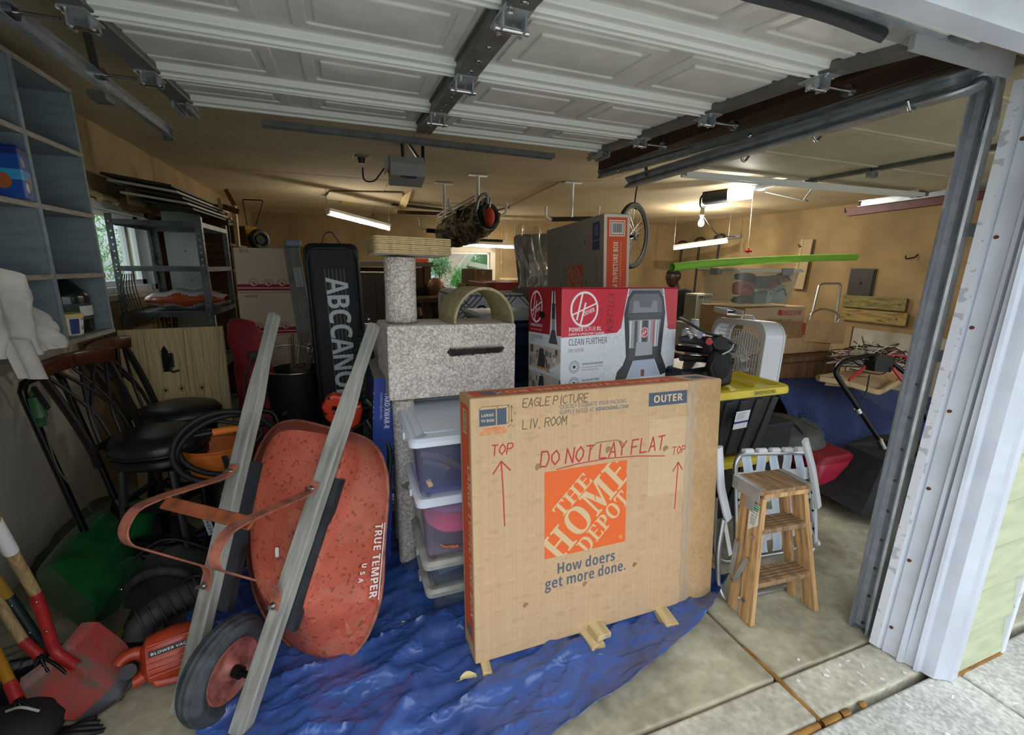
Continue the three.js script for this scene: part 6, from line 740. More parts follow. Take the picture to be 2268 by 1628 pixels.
  heap('dark_tarp', 'crumpled black sheet heaped behind the leaf blower', 'sheet', [-0.833, 0.060, -2.271], 0.2, 0.2, 257, M(mott([0x15171a, 0x24262a, 0x33342f], 0.4, 8, 258), 0.75, bmp(NZ, 0.006)));
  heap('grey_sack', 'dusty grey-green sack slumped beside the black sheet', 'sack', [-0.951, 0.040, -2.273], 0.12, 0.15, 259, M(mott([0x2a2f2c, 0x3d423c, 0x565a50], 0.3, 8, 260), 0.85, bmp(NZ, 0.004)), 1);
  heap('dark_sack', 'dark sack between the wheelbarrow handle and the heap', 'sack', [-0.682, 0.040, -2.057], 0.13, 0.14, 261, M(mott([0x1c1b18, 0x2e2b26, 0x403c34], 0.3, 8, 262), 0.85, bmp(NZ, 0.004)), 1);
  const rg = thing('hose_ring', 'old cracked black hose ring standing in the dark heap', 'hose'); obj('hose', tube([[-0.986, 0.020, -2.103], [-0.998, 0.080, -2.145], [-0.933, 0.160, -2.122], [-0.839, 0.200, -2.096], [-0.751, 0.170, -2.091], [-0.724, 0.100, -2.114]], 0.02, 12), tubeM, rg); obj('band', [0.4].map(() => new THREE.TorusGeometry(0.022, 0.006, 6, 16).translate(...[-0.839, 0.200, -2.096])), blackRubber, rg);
}

// ---------------------------------------------------------------- right of the picture carton
{ // carpet cleaner carton
  const RD = '#cf2038', DK = '#3d4148';
  const logo = (c, x, y, rx, ry, lw) => { c.save(); c.translate(x, y); c.scale(rx / 76, ry / 76); c.strokeStyle = '#f6eff0'; c.lineWidth = lw; c.beginPath(); c.arc(0, 0, 70, 0, 7); c.stroke(); c.lineCap = 'butt'; const l = (a, b, d, e, w) => { c.lineWidth = w; c.beginPath(); c.moveTo(a, b); c.lineTo(d, e); c.stroke(); }; l(-12, -66, -40, 44, 9); l(6, -28, -20, 62, 9); l(-64, 22, 64, -24, 7); c.restore(); };
  const front = cv(700, 620, (c, W, H) => {
    c.fillStyle = '#e6edf5'; c.fillRect(0, 0, W, H);
    for (let i = 0; i < 260; i++) { const x = 190 + 500 * hash(i, 1, 61), y = 215 + 260 * hash(i, 2, 61); c.strokeStyle = `rgba(120,150,205,${0.1 + 0.25 * hash(i, 3, 61)})`; c.lineWidth = 1 + 2 * hash(i, 4, 61); c.beginPath(); c.arc(x, y, 4 + 16 * hash(i, 5, 61), hash(i, 6, 61) * 6, hash(i, 6, 61) * 6 + 2 + hash(i, 7, 61) * 2); c.stroke(); }
    c.fillStyle = RD; c.beginPath(); c.moveTo(0, 0); c.lineTo(700, 0); c.lineTo(700, 208); c.lineTo(648, 206); c.lineTo(630, 190); c.lineTo(330, 190); c.lineTo(312, 208); c.lineTo(0, 216); c.fill();
    logo(c, 122, 93, 78, 82, 10); txt(c, 'OOVER', 118, 124, 26, '#f6eff0', { bold: 1, rot: -0.33, fit: 66 });
    txt(c, 'POWER', 38, 192, 27, '#f6eff0', { bold: 1, sx: 0.86 }); txt(c, 'SCRUB', 122, 192, 27, '#f2dfe2', { sx: 0.8 }); txt(c, 'XL', 192, 192, 27, '#f6eff0', { bold: 1, sx: 0.9 }); txt(c, 'CARPET & UPHOLSTERY CLEANER', 38, 209, 15, '#f6eff0', { bold: 1, sx: 0.85 });
    txt(c, 'CLEAN FURTHER', 38, 254, 40, DK, { sx: 0.74 }); txt(c, 'DRY FASTER', 38, 286, 22, '#6a6e76', { sx: 0.72 });
    c.save(); c.translate(252, 22); c.rotate(PI / 2); hand(c, 'KITCHEN', 0, 0, 36, 3, '#5a1420', 1.5); c.restore(); c.strokeStyle = '#6a1826'; c.lineWidth = 2.5; c.beginPath(); c.arc(130, 110, 90, -0.3, 0.5); c.stroke();
    for (const [y, a, b] of [[354, 'SPINSCRUB BRUSHES', 'provide gentle yet powerful'], [431, 'FASTER DRY TIME', 'with heatforce technology'], [508, 'DUAL TANK SYSTEM', 'separates clean and dirty']]) { c.strokeStyle = '#6a6f78'; c.lineWidth = 2.5; c.beginPath(); c.arc(72, y, 27, 0, 7); c.moveTo(91, y); c.arc(72, y, 19, 0, 7); c.stroke(); c.fillStyle = '#4a4e56'; c.beginPath(); c.arc(72, y, 8, 0, 7); c.fill(); txt(c, a, 116, y - 4, 15, '#5a5e66', { bold: 1, sx: 0.8 }); txt(c, b, 116, y + 10, 10, '#8a8e96'); txt(c, 'floor cleaning action', 116, y + 22, 10, '#8a8e96'); }
    // printed picture of the cleaner
    const poly = (col, ...p) => { c.fillStyle = col; c.beginPath(); p.forEach(([x, y], i) => (i ? c.lineTo(x, y) : c.moveTo(x, y))); c.closePath(); c.fill(); };
    const glow = '#dfe6ee'; poly(glow, [372, 0], [600, 0], [640, 190], [600, 200], [372, 200], [336, 190]); poly('#8c9096', [380, 0], [590, 0], [600, 30], [372, 30]);
    poly('#3a3c42', [400, 10], [572, 10], [600, 40], [618, 120], [602, 330], [640, 400], [650, 430], [606, 440], [560, 352], [420, 352], [380, 440], [310, 446], [322, 400], [356, 370], [374, 330], [352, 120], [372, 40]);
    poly('#6b6d74', [408, 26], [564, 26], [590, 60], [596, 118], [376, 118], [382, 60]); poly('#90929a', [410, 60], [440, 60], [450, 92], [520, 92], [530, 60], [560, 60], [566, 118], [404, 118]);
    poly('#54565c', [372, 122], [598, 122], [584, 150], [386, 150]); poly('#a8acb4', [382, 152], [590, 152], [576, 290], [396, 290]); for (const [x, w, k] of [[392, 8, '#eef2f6'], [420, 20, '#5a5c62'], [455, 8, '#e2e6ea'], [470, 36, '#4a4c52'], [516, 6, '#dfe3e8'], [540, 10, '#c06a6a'], [556, 8, '#eef2f6'], [572, 5, '#dfe3e8']]) { c.fillStyle = k; c.fillRect(x, 156, w, 132); }
    poly('#4f5056', [392, 292], [430, 296], [424, 350], [384, 344]); poly('#4f5056', [580, 292], [544, 296], [552, 350], [592, 344]); poly('#b4b8c0', [436, 262], [538, 262], [546, 330], [430, 330]);
    c.fillStyle = '#c81f38'; c.beginPath(); c.arc(486, 215, 26, 0, 7); c.fill(); c.strokeStyle = '#f4f0f0'; c.lineWidth = 4; c.beginPath(); c.arc(486, 215, 23, 0, 7); c.moveTo(480, 200); c.lineTo(474, 232); c.moveTo(492, 200); c.lineTo(486, 232); c.moveTo(470, 222); c.lineTo(504, 210); c.stroke();
    poly('#b9c8de', [424, 352], [556, 352], [600, 440], [384, 440]); c.fillStyle = '#7a2a30'; c.fillRect(474, 402, 22, 34);
  });
  const side = cv(320, 620, (c, W, H) => { c.fillStyle = '#dde4ea'; c.fillRect(0, 0, W, H); c.fillStyle = '#a01428'; c.fillRect(0, 0, W, 210); logo(c, 84, 85, 62, 78, 10); txt(c, 'OOVER', 82, 114, 24, '#efe4e6', { bold: 1, rot: -0.33, fit: 50 }); txt(c, 'POWERSCRUB XL', 22, 180, 20, '#e9dcde', { bold: 1, sx: 0.78 }); txt(c, 'CARPET & UPHOLSTERY CLEANER', 22, 198, 10, '#e9dcde', { sx: 0.8 }); txt(c, 'CLEAN FURTHER', 24, 238, 26, '#4a4e56', { bold: 0, sx: 0.66 }); txt(c, 'DRY FASTER', 24, 254, 13, '#6a6e76', { sx: 0.7 });
    c.fillStyle = '#e3e8ee'; c.beginPath(); c.moveTo(236, 10); c.lineTo(262, 10); c.lineTo(286, 250); c.lineTo(214, 250); c.fill(); c.fillStyle = '#33353a'; c.fillRect(243, 6, 14, 60); c.fillRect(236, 66, 30, 70); c.fillStyle = '#8d9096'; c.fillRect(238, 136, 26, 50); c.fillStyle = '#4c4e54'; c.beginPath(); c.moveTo(236, 186); c.lineTo(266, 186); c.lineTo(292, 250); c.lineTo(208, 250); c.fill();
    c.fillStyle = '#0c0c0e'; c.beginPath(); c.ellipse(142, 122, 32, 16, 0.06, 0, 7); c.fill();
    const pic = (y, h, s) => { c.fillStyle = '#c9c3b8'; c.fillRect(0, y, W, h); for (let i = 0; i < 26; i++) { c.fillStyle = ['#8f8578', '#e9e6df', '#5c5650', '#b9a58c', '#707880'][i % 5]; c.fillRect(hash(i, s, 1) * W, y + hash(i, s, 2) * h * 0.7, 8 + 30 * hash(i, s, 3), 10 + h * 0.3 * hash(i, s, 4)); } c.fillStyle = '#eef0f2'; c.beginPath(); c.moveTo(200, y + h); c.lineTo(W, y + h * 0.55); c.lineTo(W, y + h); c.fill(); c.fillStyle = '#3c4048'; c.beginPath(); c.moveTo(120, y + h * 0.1); c.lineTo(160, y + h * 0.1); c.lineTo(178, y + h); c.lineTo(96, y + h); c.fill(); };
    pic(270, 110, 63); pic(404, 130, 64); c.fillStyle = '#d99a5c'; c.fillRect(100, 372, 110, 12); });
  const m = (t) => M(t, 0.3, { clearcoat: 0.35, clearcoatRoughness: 0.3 }), red = m(cv(8, 8, (c) => { c.fillStyle = '#b91c33'; c.fillRect(0, 0, 8, 8); }));
  const t = carton('appliance_carton', 'glossy red and white carpet cleaner carton with a handwritten room name', 'cardboard box', 0.729, 0.637, 0.303, [1.246, 0.766, -1.98], [-0.049, 0.129, -0.006], [red, m(side), red, red, m(front), red]);
  obj('top_flap', [rbox(0.36, 0.004, 0.3, 0.001, [-0.182, 0.639, 0]), rbox(0.36, 0.004, 0.3, 0.001, [0.183, 0.639, 0])], M(0x9c1529, 0.4), t); obj('tape', rbox(0.05, 0.001, 0.304, 0.0004, [0, 0.6417, 0]), M(0xc9b79a, 0.2), t);
}
const totePlastic = M(mott([0x1c1f23, 0x25282d, 0x2e3136], 0.5, 6, 301), 0.45), yellowLid = M(mott([0xd8b914, 0xe9cc22, 0xf0d838], 0.6, 6, 303), 0.4, { clearcoat: 0.2 });
function tote(label, x0, x1, y0, y1, z0, z1, lidM) {
  const t = thing('storage_tote', label, 'storage tote'), cx = (x0 + x1) / 2, cz = (z0 + z1) / 2, W = x1 - x0, D = z0 - z1, H = y1 - y0, R = (k, y) => rrect(W - k, D - k, 0.05, 5).map(([a, b]) => [cx + a, y, cz - b]);
  obj('tub', loft([R(0.2, y0), R(0.18, y0 + 0.015), R(0.07, y1 - 0.06), R(0.03, y1 - 0.055), R(0.03, y1 - 0.04)], true, true, 0.5), totePlastic, t);
  for (const k of [0.06, 0.24, 0.42, 0.58, 0.76, 0.94]) obj('rib', bar([x0 + 0.1 + (W - 0.2) * k, y0 + 0.02, cz + D / 2 - 0.088], [x0 + 0.045 + (W - 0.09) * k, y1 - 0.07, cz + D / 2 - 0.035], 0.05, 0.016, [0, 0, 1], 0.005), totePlastic, t);
  const l = obj('lid', loft([R(0, y1 - 0.045), R(-0.004, y1 - 0.03), R(0.006, y1 - 0.006), R(0.03, y1), R(0.07, y1), R(0.09, y1 - 0.018)], true, true, 0.5), lidM, t);
  for (const x of [0.25, 0.5, 0.75]) for (const s of [1]) obj('lid_rib', rbox(0.05, 0.018, D - 0.14, 0.006, [x0 + W * x, y1 - 0.012, cz]), lidM, l); obj('latch_block', [rbox(0.09, 0.03, 0.06, 0.008, [x1 - 0.2, y1 + 0.006, cz - D / 2 + 0.06])], lidM, l);
  return t;
}
tote('black storage tote with a yellow lid carrying the glossy red and white carton', 0.9, 1.56, 0.4, 0.745, -1.76, -2.2, yellowLid);
tote('black storage tote underneath, directly on the floor below the red and white carton', 0.9, 1.56, 0.0, 0.395, -1.78, -2.2, yellowLid);
{
  const t = tote('black storage tote with a handwritten yellow lid, in front of the white box fan', 1.6, 2.35, 0.44, 0.87, -1.74, -2.2, yellowLid);
  decal('handwriting', cv(512, 64, (c) => { c.clearRect(0, 0, 512, 64); hand(c, 'BACKPACKING', 14, 52, 40, 5, '#4a4210', 1.2); }), 0.26, 0.03, mtx([2.18, 0.848, -1.735], [-0.1, 0, 0]), t, { cut: 1, lift: 0.003 });
  decal('paper_label', cv(128, 192, (c) => { c.fillStyle = '#e9eaee'; c.fillRect(0, 0, 128, 192); c.fillStyle = '#2c3a86'; c.fillRect(0, 110, 128, 22); c.fillStyle = '#9aa0ac'; for (let i = 0; i < 6; i++) c.fillRect(12, 20 + i * 12, 100 * (0.5 + 0.5 * hash(i, 1, 1)), 5); }), 0.1, 0.11, mtx([2.0, 0.7, -1.758], [0.14, 0, 0.04]), t, { label: 'white paper label', lift: 0.012 });
  tote('black storage tote on the floor under the hand-marked yellow lid', 1.62, 2.33, 0.0, 0.435, -1.78, -2.2, yellowLid);
}
{ // box fan
  const t = thing('box_fan', 'white box fan with a wire grille leaning behind the yellow-lidded tote', 'fan'), S = 0.6, D = 0.12, m = mtx([2.706, 0.835, -2.300], [-0.06, -1.82, 0.05]), at = (g) => g.applyMatrix4(m), shell = M(0xdfe3ea, 0.3, { clearcoat: 0.4 });
  m.setPosition(...[2.498, 0.878, -2.250]);
  { const k = thing('plastic_crate', 'black plastic crate under the white box fan', 'crate'), p = [2.531, 0.876, -2.250]; obj('crate_wall', [rbox(0.3, 0.5, 0.02, 0.006, [p[0] + 0.02, 0.26, -1.98]), rbox(0.3, 0.5, 0.02, 0.006, [p[0] + 0.02, 0.26, -2.52]), rbox(0.02, 0.5, 0.56, 0.006, [p[0] - 0.13, 0.26, -2.25]), rbox(0.02, 0.5, 0.56, 0.006, [p[0] + 0.17, 0.26, -2.25])], charcoal, k); obj('crate_lid', rbox(0.32, 0.03, 0.58, 0.006, [p[0] + 0.02, 0.525, -2.25]), charcoal, k); }
  obj('housing', at(ext(rrect(S, S, 0.11, 10), D, 0.006, [rrect(S - 0.03, S - 0.03, 0.1, 10)])), shell, t);
  obj('front_bezel', at(ext(rrect(S + 0.006, S + 0.006, 0.112, 10), 0.014, 0.004, [rrect(S - 0.075, S - 0.075, 0.085, 10)]).translate(0, 0, D / 2)), shell, t); obj('rear_bezel', at(ext(rrect(S + 0.006, S + 0.006, 0.112, 10), 0.014, 0.004, [rrect(S - 0.075, S - 0.075, 0.085, 10)]).translate(0, 0, -D / 2)), shell, t);
  const gm = M(0xe4e2d8, 0.4); const gr = obj('wire_grille', [at(new THREE.TorusGeometry(0.07, 0.003, 6, 30).translate(0, 0, D / 2 + 0.003)), at(new THREE.TorusGeometry(0.16, 0.003, 6, 40).translate(0, 0, D / 2 + 0.003))], gm, t);
  for (let k = 0; k < 19; k++) { const x = -0.234 + k * 0.026, h = Math.sqrt(Math.max(0, 1 - Math.pow(Math.max(0, Math.abs(x) - 0.155) / 0.09, 2))) * 0.085 + 0.155; obj('grille_wire', at(cyl([x, -h, D / 2], [x, h, D / 2], 0.0022, 0.0022, 6)), gm, gr); obj('grille_wire', at(cyl([-h, x, D / 2 + 0.003], [h, x, D / 2 + 0.003], 0.0022, 0.0022, 6)), gm, gr); }
  for (let k = 0; k < 5; k++) obj('blade', at(sheet((u, v) => { const a = k * 2 * PI / 5 + (u - 0.5) * (0.6 + v * 0.35), r = 0.05 + v * 0.17; return [r * Math.cos(a), r * Math.sin(a), (u - 0.5) * 0.05]; }, 8, 6, 0.002)), M(0xcfd3d6, 0.4, {}), t);
  obj('motor_hub', at(cyl([0, 0, -0.04], [0, 0, 0.03], 0.055, 0.05, 24)), M(0xc4c8cc, 0.4), t); obj('carry_handle', at(pipe([[-0.07, S / 2, 0], [-0.06, S / 2 + 0.025, 0], [0.06, S / 2 + 0.025, 0], [0.07, S / 2, 0]], 0.008, 0.02)), shell, t);
  for (const s of [-1, 1]) obj('foot', at(rbox(0.05, 0.02, D + 0.03, 0.006, [s * 0.17, -S / 2 - 0.008, 0])), shell, t);
}
{ // heap of gear beside the carton
  const zz = -1.86, k = thing('equipment_case', 'black hard equipment case lying on the yellow-lidded tote', 'case'); obj('case_body', rbox(0.42, 0.13, 0.26, 0.025, [1.77, 0.935, -1.93], [0, 0.15, 0], 4), blackPlastic, k); obj('lid_seam', rbox(0.424, 0.008, 0.264, 0.003, [1.77, 0.955, -1.93], [0, 0.15, 0]), darkPlastic, k); for (const x of [1.66, 1.86]) obj('latch', rbox(0.045, 0.05, 0.014, 0.005, [x, 0.95, -1.79 - (x - 1.76) * 0.15], [0, 0.15, 0]), darkPlastic, k);
  const t = thing('tripod', 'black folded camera tripod with a red knob lying over the gear by the box fan', 'tripod');
  obj('leg', cyl([1.589, 1.061, -1.800], [1.895, 1.032, -1.760], 0.018), blackMetal, t); obj('leg', cyl([1.607, 1.152, -1.840], [1.823, 1.120, -1.800], 0.02), darkPlastic, t); obj('leg', cyl([1.647, 1.092, -1.900], [1.924, 1.056, -1.860], 0.018), blackMetal, t);
  obj('leg_lock', [cyl([1.647, 1.155, -1.840], [1.665, 1.152, -1.840], 0.027), cyl([1.692, 1.144, -1.840], [1.714, 1.141, -1.840], 0.026)], M(0xb9bcb8, 0.4), t);
  obj('head', [rbox(0.09, 0.1, 0.07, 0.015, [1.777, 1.124, -1.790], [0, 0, 0.2]), cyl([1.821, 1.102, -1.770], [1.749, 1.143, -1.710], 0.035, 0.035, 20), rbox(0.08, 0.05, 0.06, 0.012, [1.873, 1.107, -1.780], [0, 0, -0.2])], darkPlastic, t);
  obj('red_knob', cyl([1.715, 1.145, -1.750], [1.685, 1.151, -1.720], 0.019, 0.017, 8), M(0xb01a20, 0.4), t); obj('pan_bar', tube([[1.568, 1.261, -1.820], [1.601, 1.246, -1.800], [1.695, 1.194, -1.770], [1.787, 1.165, -1.740], [1.857, 1.125, -1.720]], 0.007), blackPlastic, t); obj('wrist_cord', tube([[1.847, 1.133, -1.720], [1.809, 1.107, -1.700], [1.759, 1.087, -1.700]], 0.0035), M(0xcfd2d4, 0.5), t); obj('chrome_ring', [cyl([1.587, 1.195, -1.790], [1.602, 1.192, -1.790], 0.02), cyl([1.668, 1.179, -1.770], [1.686, 1.176, -1.770], 0.02)], steel, t);
  const g = thing('camera_bag', 'small crumpled black fabric pouch hanging below the tripod head', 'pouch'), gc = [1.785, 1.018, -1.740]; obj('pouch_body', loft(Array.from({ length: 8 }, (_, j) => { const v = j / 7; return Array.from({ length: 22 }, (_, i) => { const a = i / 22 * 2 * PI, r = 0.075 * Math.sqrt(Math.max(0.04, 1 - Math.pow(v * 2 - 1, 2) * 0.7)) * (0.8 + 0.45 * fbm(i / 22, v, 7, 5, 305)); return [gc[0] + r * Math.cos(a), gc[1] - 0.07 + v * 0.15, gc[2] + r * 0.6 * Math.sin(a)]; }); }), true, true, 1), M(0x17181a, 0.7, bmp(FINE, 0.002)), g); obj('shoulder_strap', tube([add(gc, [-0.06, 0.06, 0.03]), add(gc, [-0.1, 0, 0.05]), add(gc, [-0.06, -0.06, 0.05])], 0.006), blackRubber, g);
  const b = thing('bottle', 'grey-white plastic bottle with a ribbed cap behind the tripod', 'bottle'), q = [1.839, 1.191, -2.000]; obj('bottle_body', lathe([[0, -0.3], [0.035, -0.3], [0.04, -0.06], [0.03, -0.02], [0.024, 0]], 20).translate(...q), M(0xb9c2c8, 0.35), b); obj('cap', lathe([[0.026, 0], [0.026, 0.012], [0.024, 0.014], [0.026, 0.02], [0.024, 0.024], [0.022, 0.036], [0, 0.038]], 20).translate(...q), M(0xa8b4bb, 0.4), b);
  const s = thing('tray', 'white paper carton tray with a blue panel lying on top of the box fan', 'tray'), sm = mtx([2.332, 1.227, -2.250], [0.04, 1.2, 0.02]); obj('tray_body', [rbox(0.2, 0.006, 0.1, 0.002), rbox(0.2, 0.03, 0.004, 0.001, [0, 0.015, 0.05]), rbox(0.2, 0.03, 0.004, 0.001, [0, 0.015, -0.05]), rbox(0.004, 0.03, 0.1, 0.001, [0.1, 0.015, 0])].map((g) => g.applyMatrix4(sm)), M(0xd8d8ce, 0.6), s); obj('blue_panel', rbox(0.06, 0.012, 0.05, 0.003, [0.03, 0.012, 0.02]).applyMatrix4(sm), M(0x2c3c74, 0.5), s);
}
{ // rubbish bin
  const c = [2.986, 0.333, -2.280], t = thing('rubbish_bin', 'dark grey round rubbish bin with a domed dusty lid behind the lawn chair', 'rubbish bin'), L = (p) => lathe(p.map(([r, y]) => [r * 1.04, y]), 48).translate(c[0] + 0.03, c[1], c[2]), gm = M(mott([0x35393e, 0x44494e, 0x585a58], 0.5, 6, 307), 0.6, bmp(NZ, 0.001));
  obj('bin_body', L([[0, -c[1] + 0.002], [0.19, -c[1] + 0.002], [0.255, -0.07], [0.262, -0.06], [0.25, -0.05], [0, -0.05]]), M(0x26292d, 0.5), t);
  obj('lid', L([[0.272, -0.075], [0.282, -0.07], [0.282, -0.045], [0.272, -0.03], [0.262, -0.015], [0.262, 0.02], [0.24, 0.05], [0.15, 0.085], [0.06, 0.1], [0, 0.102]]), gm, t); for (let k = 0; k < 8; k++) { const a = k / 8 * 2 * PI + 0.3; obj('lid_rib', tube([[0.262, 0.012], [0.235, 0.056], [0.14, 0.094]].map(([r, y]) => [c[0] + 0.03 + r * Math.cos(a), c[1] + y, c[2] + r * Math.sin(a)]), 0.008), gm, t); } obj('lid_clip', box(0.05, 0.05, 0.012, [c[0] + 0.03, c[1] - 0.07, c[2] + 0.283]), blackPlastic, t);
}
{ // folded webbed lawn chair
  const t = thing('lawn_chair', 'folded aluminium lawn chair with white and blue striped webbing behind the wooden steps', 'folding chair'), zt = -1.52, zb = -1.4;
  const TL = [1.731, 0.612, -1.520], TR = [2.251, 0.557, -1.520], BL = [1.716, 0.126, -1.420], BR = [2.251, 0.083, -1.420];
  obj('back_frame', pipe([add(BL, [0, 0, 0]), add(mix(BL, TL, 0.93), [0, 0, 0]), add(TL, [0.03, 0.012, 0]), add(TR, [-0.03, 0.012, 0]), mix(BR, TR, 0.93), BR], 0.012, 0.07), alu, t);
  const web = (blue) => M(cv(64, 64, (c) => { c.fillStyle = '#e9ecef'; c.fillRect(0, 0, 64, 64); if (blue) for (const [x, w, k] of [[4, 3, '#9db4c8'], [11, 2, '#7d92a4'], [17, 30, '#a9c3dc'], [22, 2, '#e9f0f6'], [30, 2, '#e9f0f6'], [38, 2, '#e9f0f6'], [50, 2, '#7d92a4'], [57, 3, '#9db4c8']]) { c.fillStyle = k; c.fillRect(x, 0, w, 64); } }), 0.6);
  const wb = web(1), ww = M(0xe6e9ec, 0.55, bmp(FINE, 0.0008)), P = (u, v) => mix(mix(BL, BR, u), mix(TL, TR, u), v);
  const strip = (f, w, mat) => { const N = 40, pos = [], uv = [], idx = []; for (let i = 0; i <= N; i++) { const p = f(i / N); pos.push(...p[0], ...p[1]); uv.push(0, i / N, 1, i / N); if (i < N) idx.push(i * 2, i * 2 + 1, i * 2 + 3, i * 2, i * 2 + 3, i * 2 + 2); } const g = new THREE.BufferGeometry(); g.setAttribute('position', new THREE.Float32BufferAttribute(pos, 3)); g.setAttribute('uv', new THREE.Float32BufferAttribute(uv, 2)); const back = pos.map((q, i) => q - (i % 3 === 2 ? 0.003 : 0)), n = pos.length / 3; g.setAttribute('position', new THREE.Float32BufferAttribute([...pos, ...back], 3)); g.setAttribute('uv', new THREE.Float32BufferAttribute([...uv, ...uv], 2)); const e = []; for (let i = 0; i < N; i++) for (const s of [0, 1]) { const a = i * 2 + s, b = a + 2; e.push(a, b, n + b, a, n + b, n + a); } g.setIndex([...idx, ...idx.map((q) => q + n).reverse(), ...e]); g.computeVertexNormals(); return obj('webbing_strap', g, mat, t, true); };
  for (let k = 0; k < 5; k++) { const u0 = 0.1 + k * 0.175, w = 0.115; strip((s) => { const v = s * 1.02, z = 0.006 * Math.sin(v * 9.2 * PI * 0.6 + k * PI); return [add(P(u0, v), [0, 0, z]), add(P(u0 + w, v), [0, 0, z])]; }, w, wb); obj('strap_loop', cyl(add(P(u0 + 0.005, 1.03), [0, 0.012, 0]), add(P(u0 + w - 0.005, 1.03), [0, 0.012, 0]), 0.0145, 0.0145, 14), wb, t); }
  for (let k = 0; k < 4; k++) { const v0 = 0.12 + k * 0.2, h = 0.13; strip((s) => { const u = -0.02 + s * 1.04, z = -0.006 * Math.sin(u * 5.7 * PI + k * PI) + 0.003; return [add(P(u, v0), [0, 0, z]), add(P(u, v0 + h), [0, 0, z])]; }, h, ww); for (const u of [0.01, 0.99]) obj('rivet', cyl(add(P(u, v0 + h / 2), [0, 0, 0.008]), add(P(u, v0 + h / 2), [0, 0, 0.014]), 0.006), blackMetal, t); }
  const arm = (pts, label) => obj('armrest', sweep(pts, rrect(0.05, 0.022, 0.01, 4), [0.3, 0.2, 1], 0.04), whitePlastic, t);
  arm([[1.555, 0.711, -1.460], [1.576, 0.515, -1.440], [1.624, 0.354, -1.420]]); arm([[2.130, 0.668, -1.470], [2.194, 0.507, -1.450], [2.240, 0.305, -1.420]]);
  obj('front_leg_frame', pipe([[1.573, 0.375, -1.400], [1.543, 0.230, -1.380], [1.546, 0.076, -1.360], [1.547, 0.014, -1.314], [1.688, 0.014, -1.302], [1.911, 0.014, -1.282], [2.226, 0.074, -1.400]], 0.0115, 0.06), alu, t); obj('rear_leg_frame', pipe([[1.617, 0.430, -1.500], [1.649, 0.113, -1.500], [1.718, 0.045, -1.500], [2.187, -0.002, -1.500], [2.358, 0.062, -1.480], [2.301, 0.336, -1.500]], 0.011, 0.05), alu, t);
  obj('fold_strut', [bar([1.590, 0.366, -1.410], [1.661, 0.159, -1.410], 0.022, 0.003, [0, 0, 1]), bar([2.218, 0.314, -1.420], [2.276, 0.090, -1.420], 0.02, 0.003, [0, 0, 1])], whitePlastic, t); obj('foot_cap', [cyl([2.330, 0.064, -1.460], [2.351, 0.037, -1.460], 0.016), cyl([1.911, 0.014, -1.282], [1.931, 0.014, -1.282], 0.014)], white, t);
}
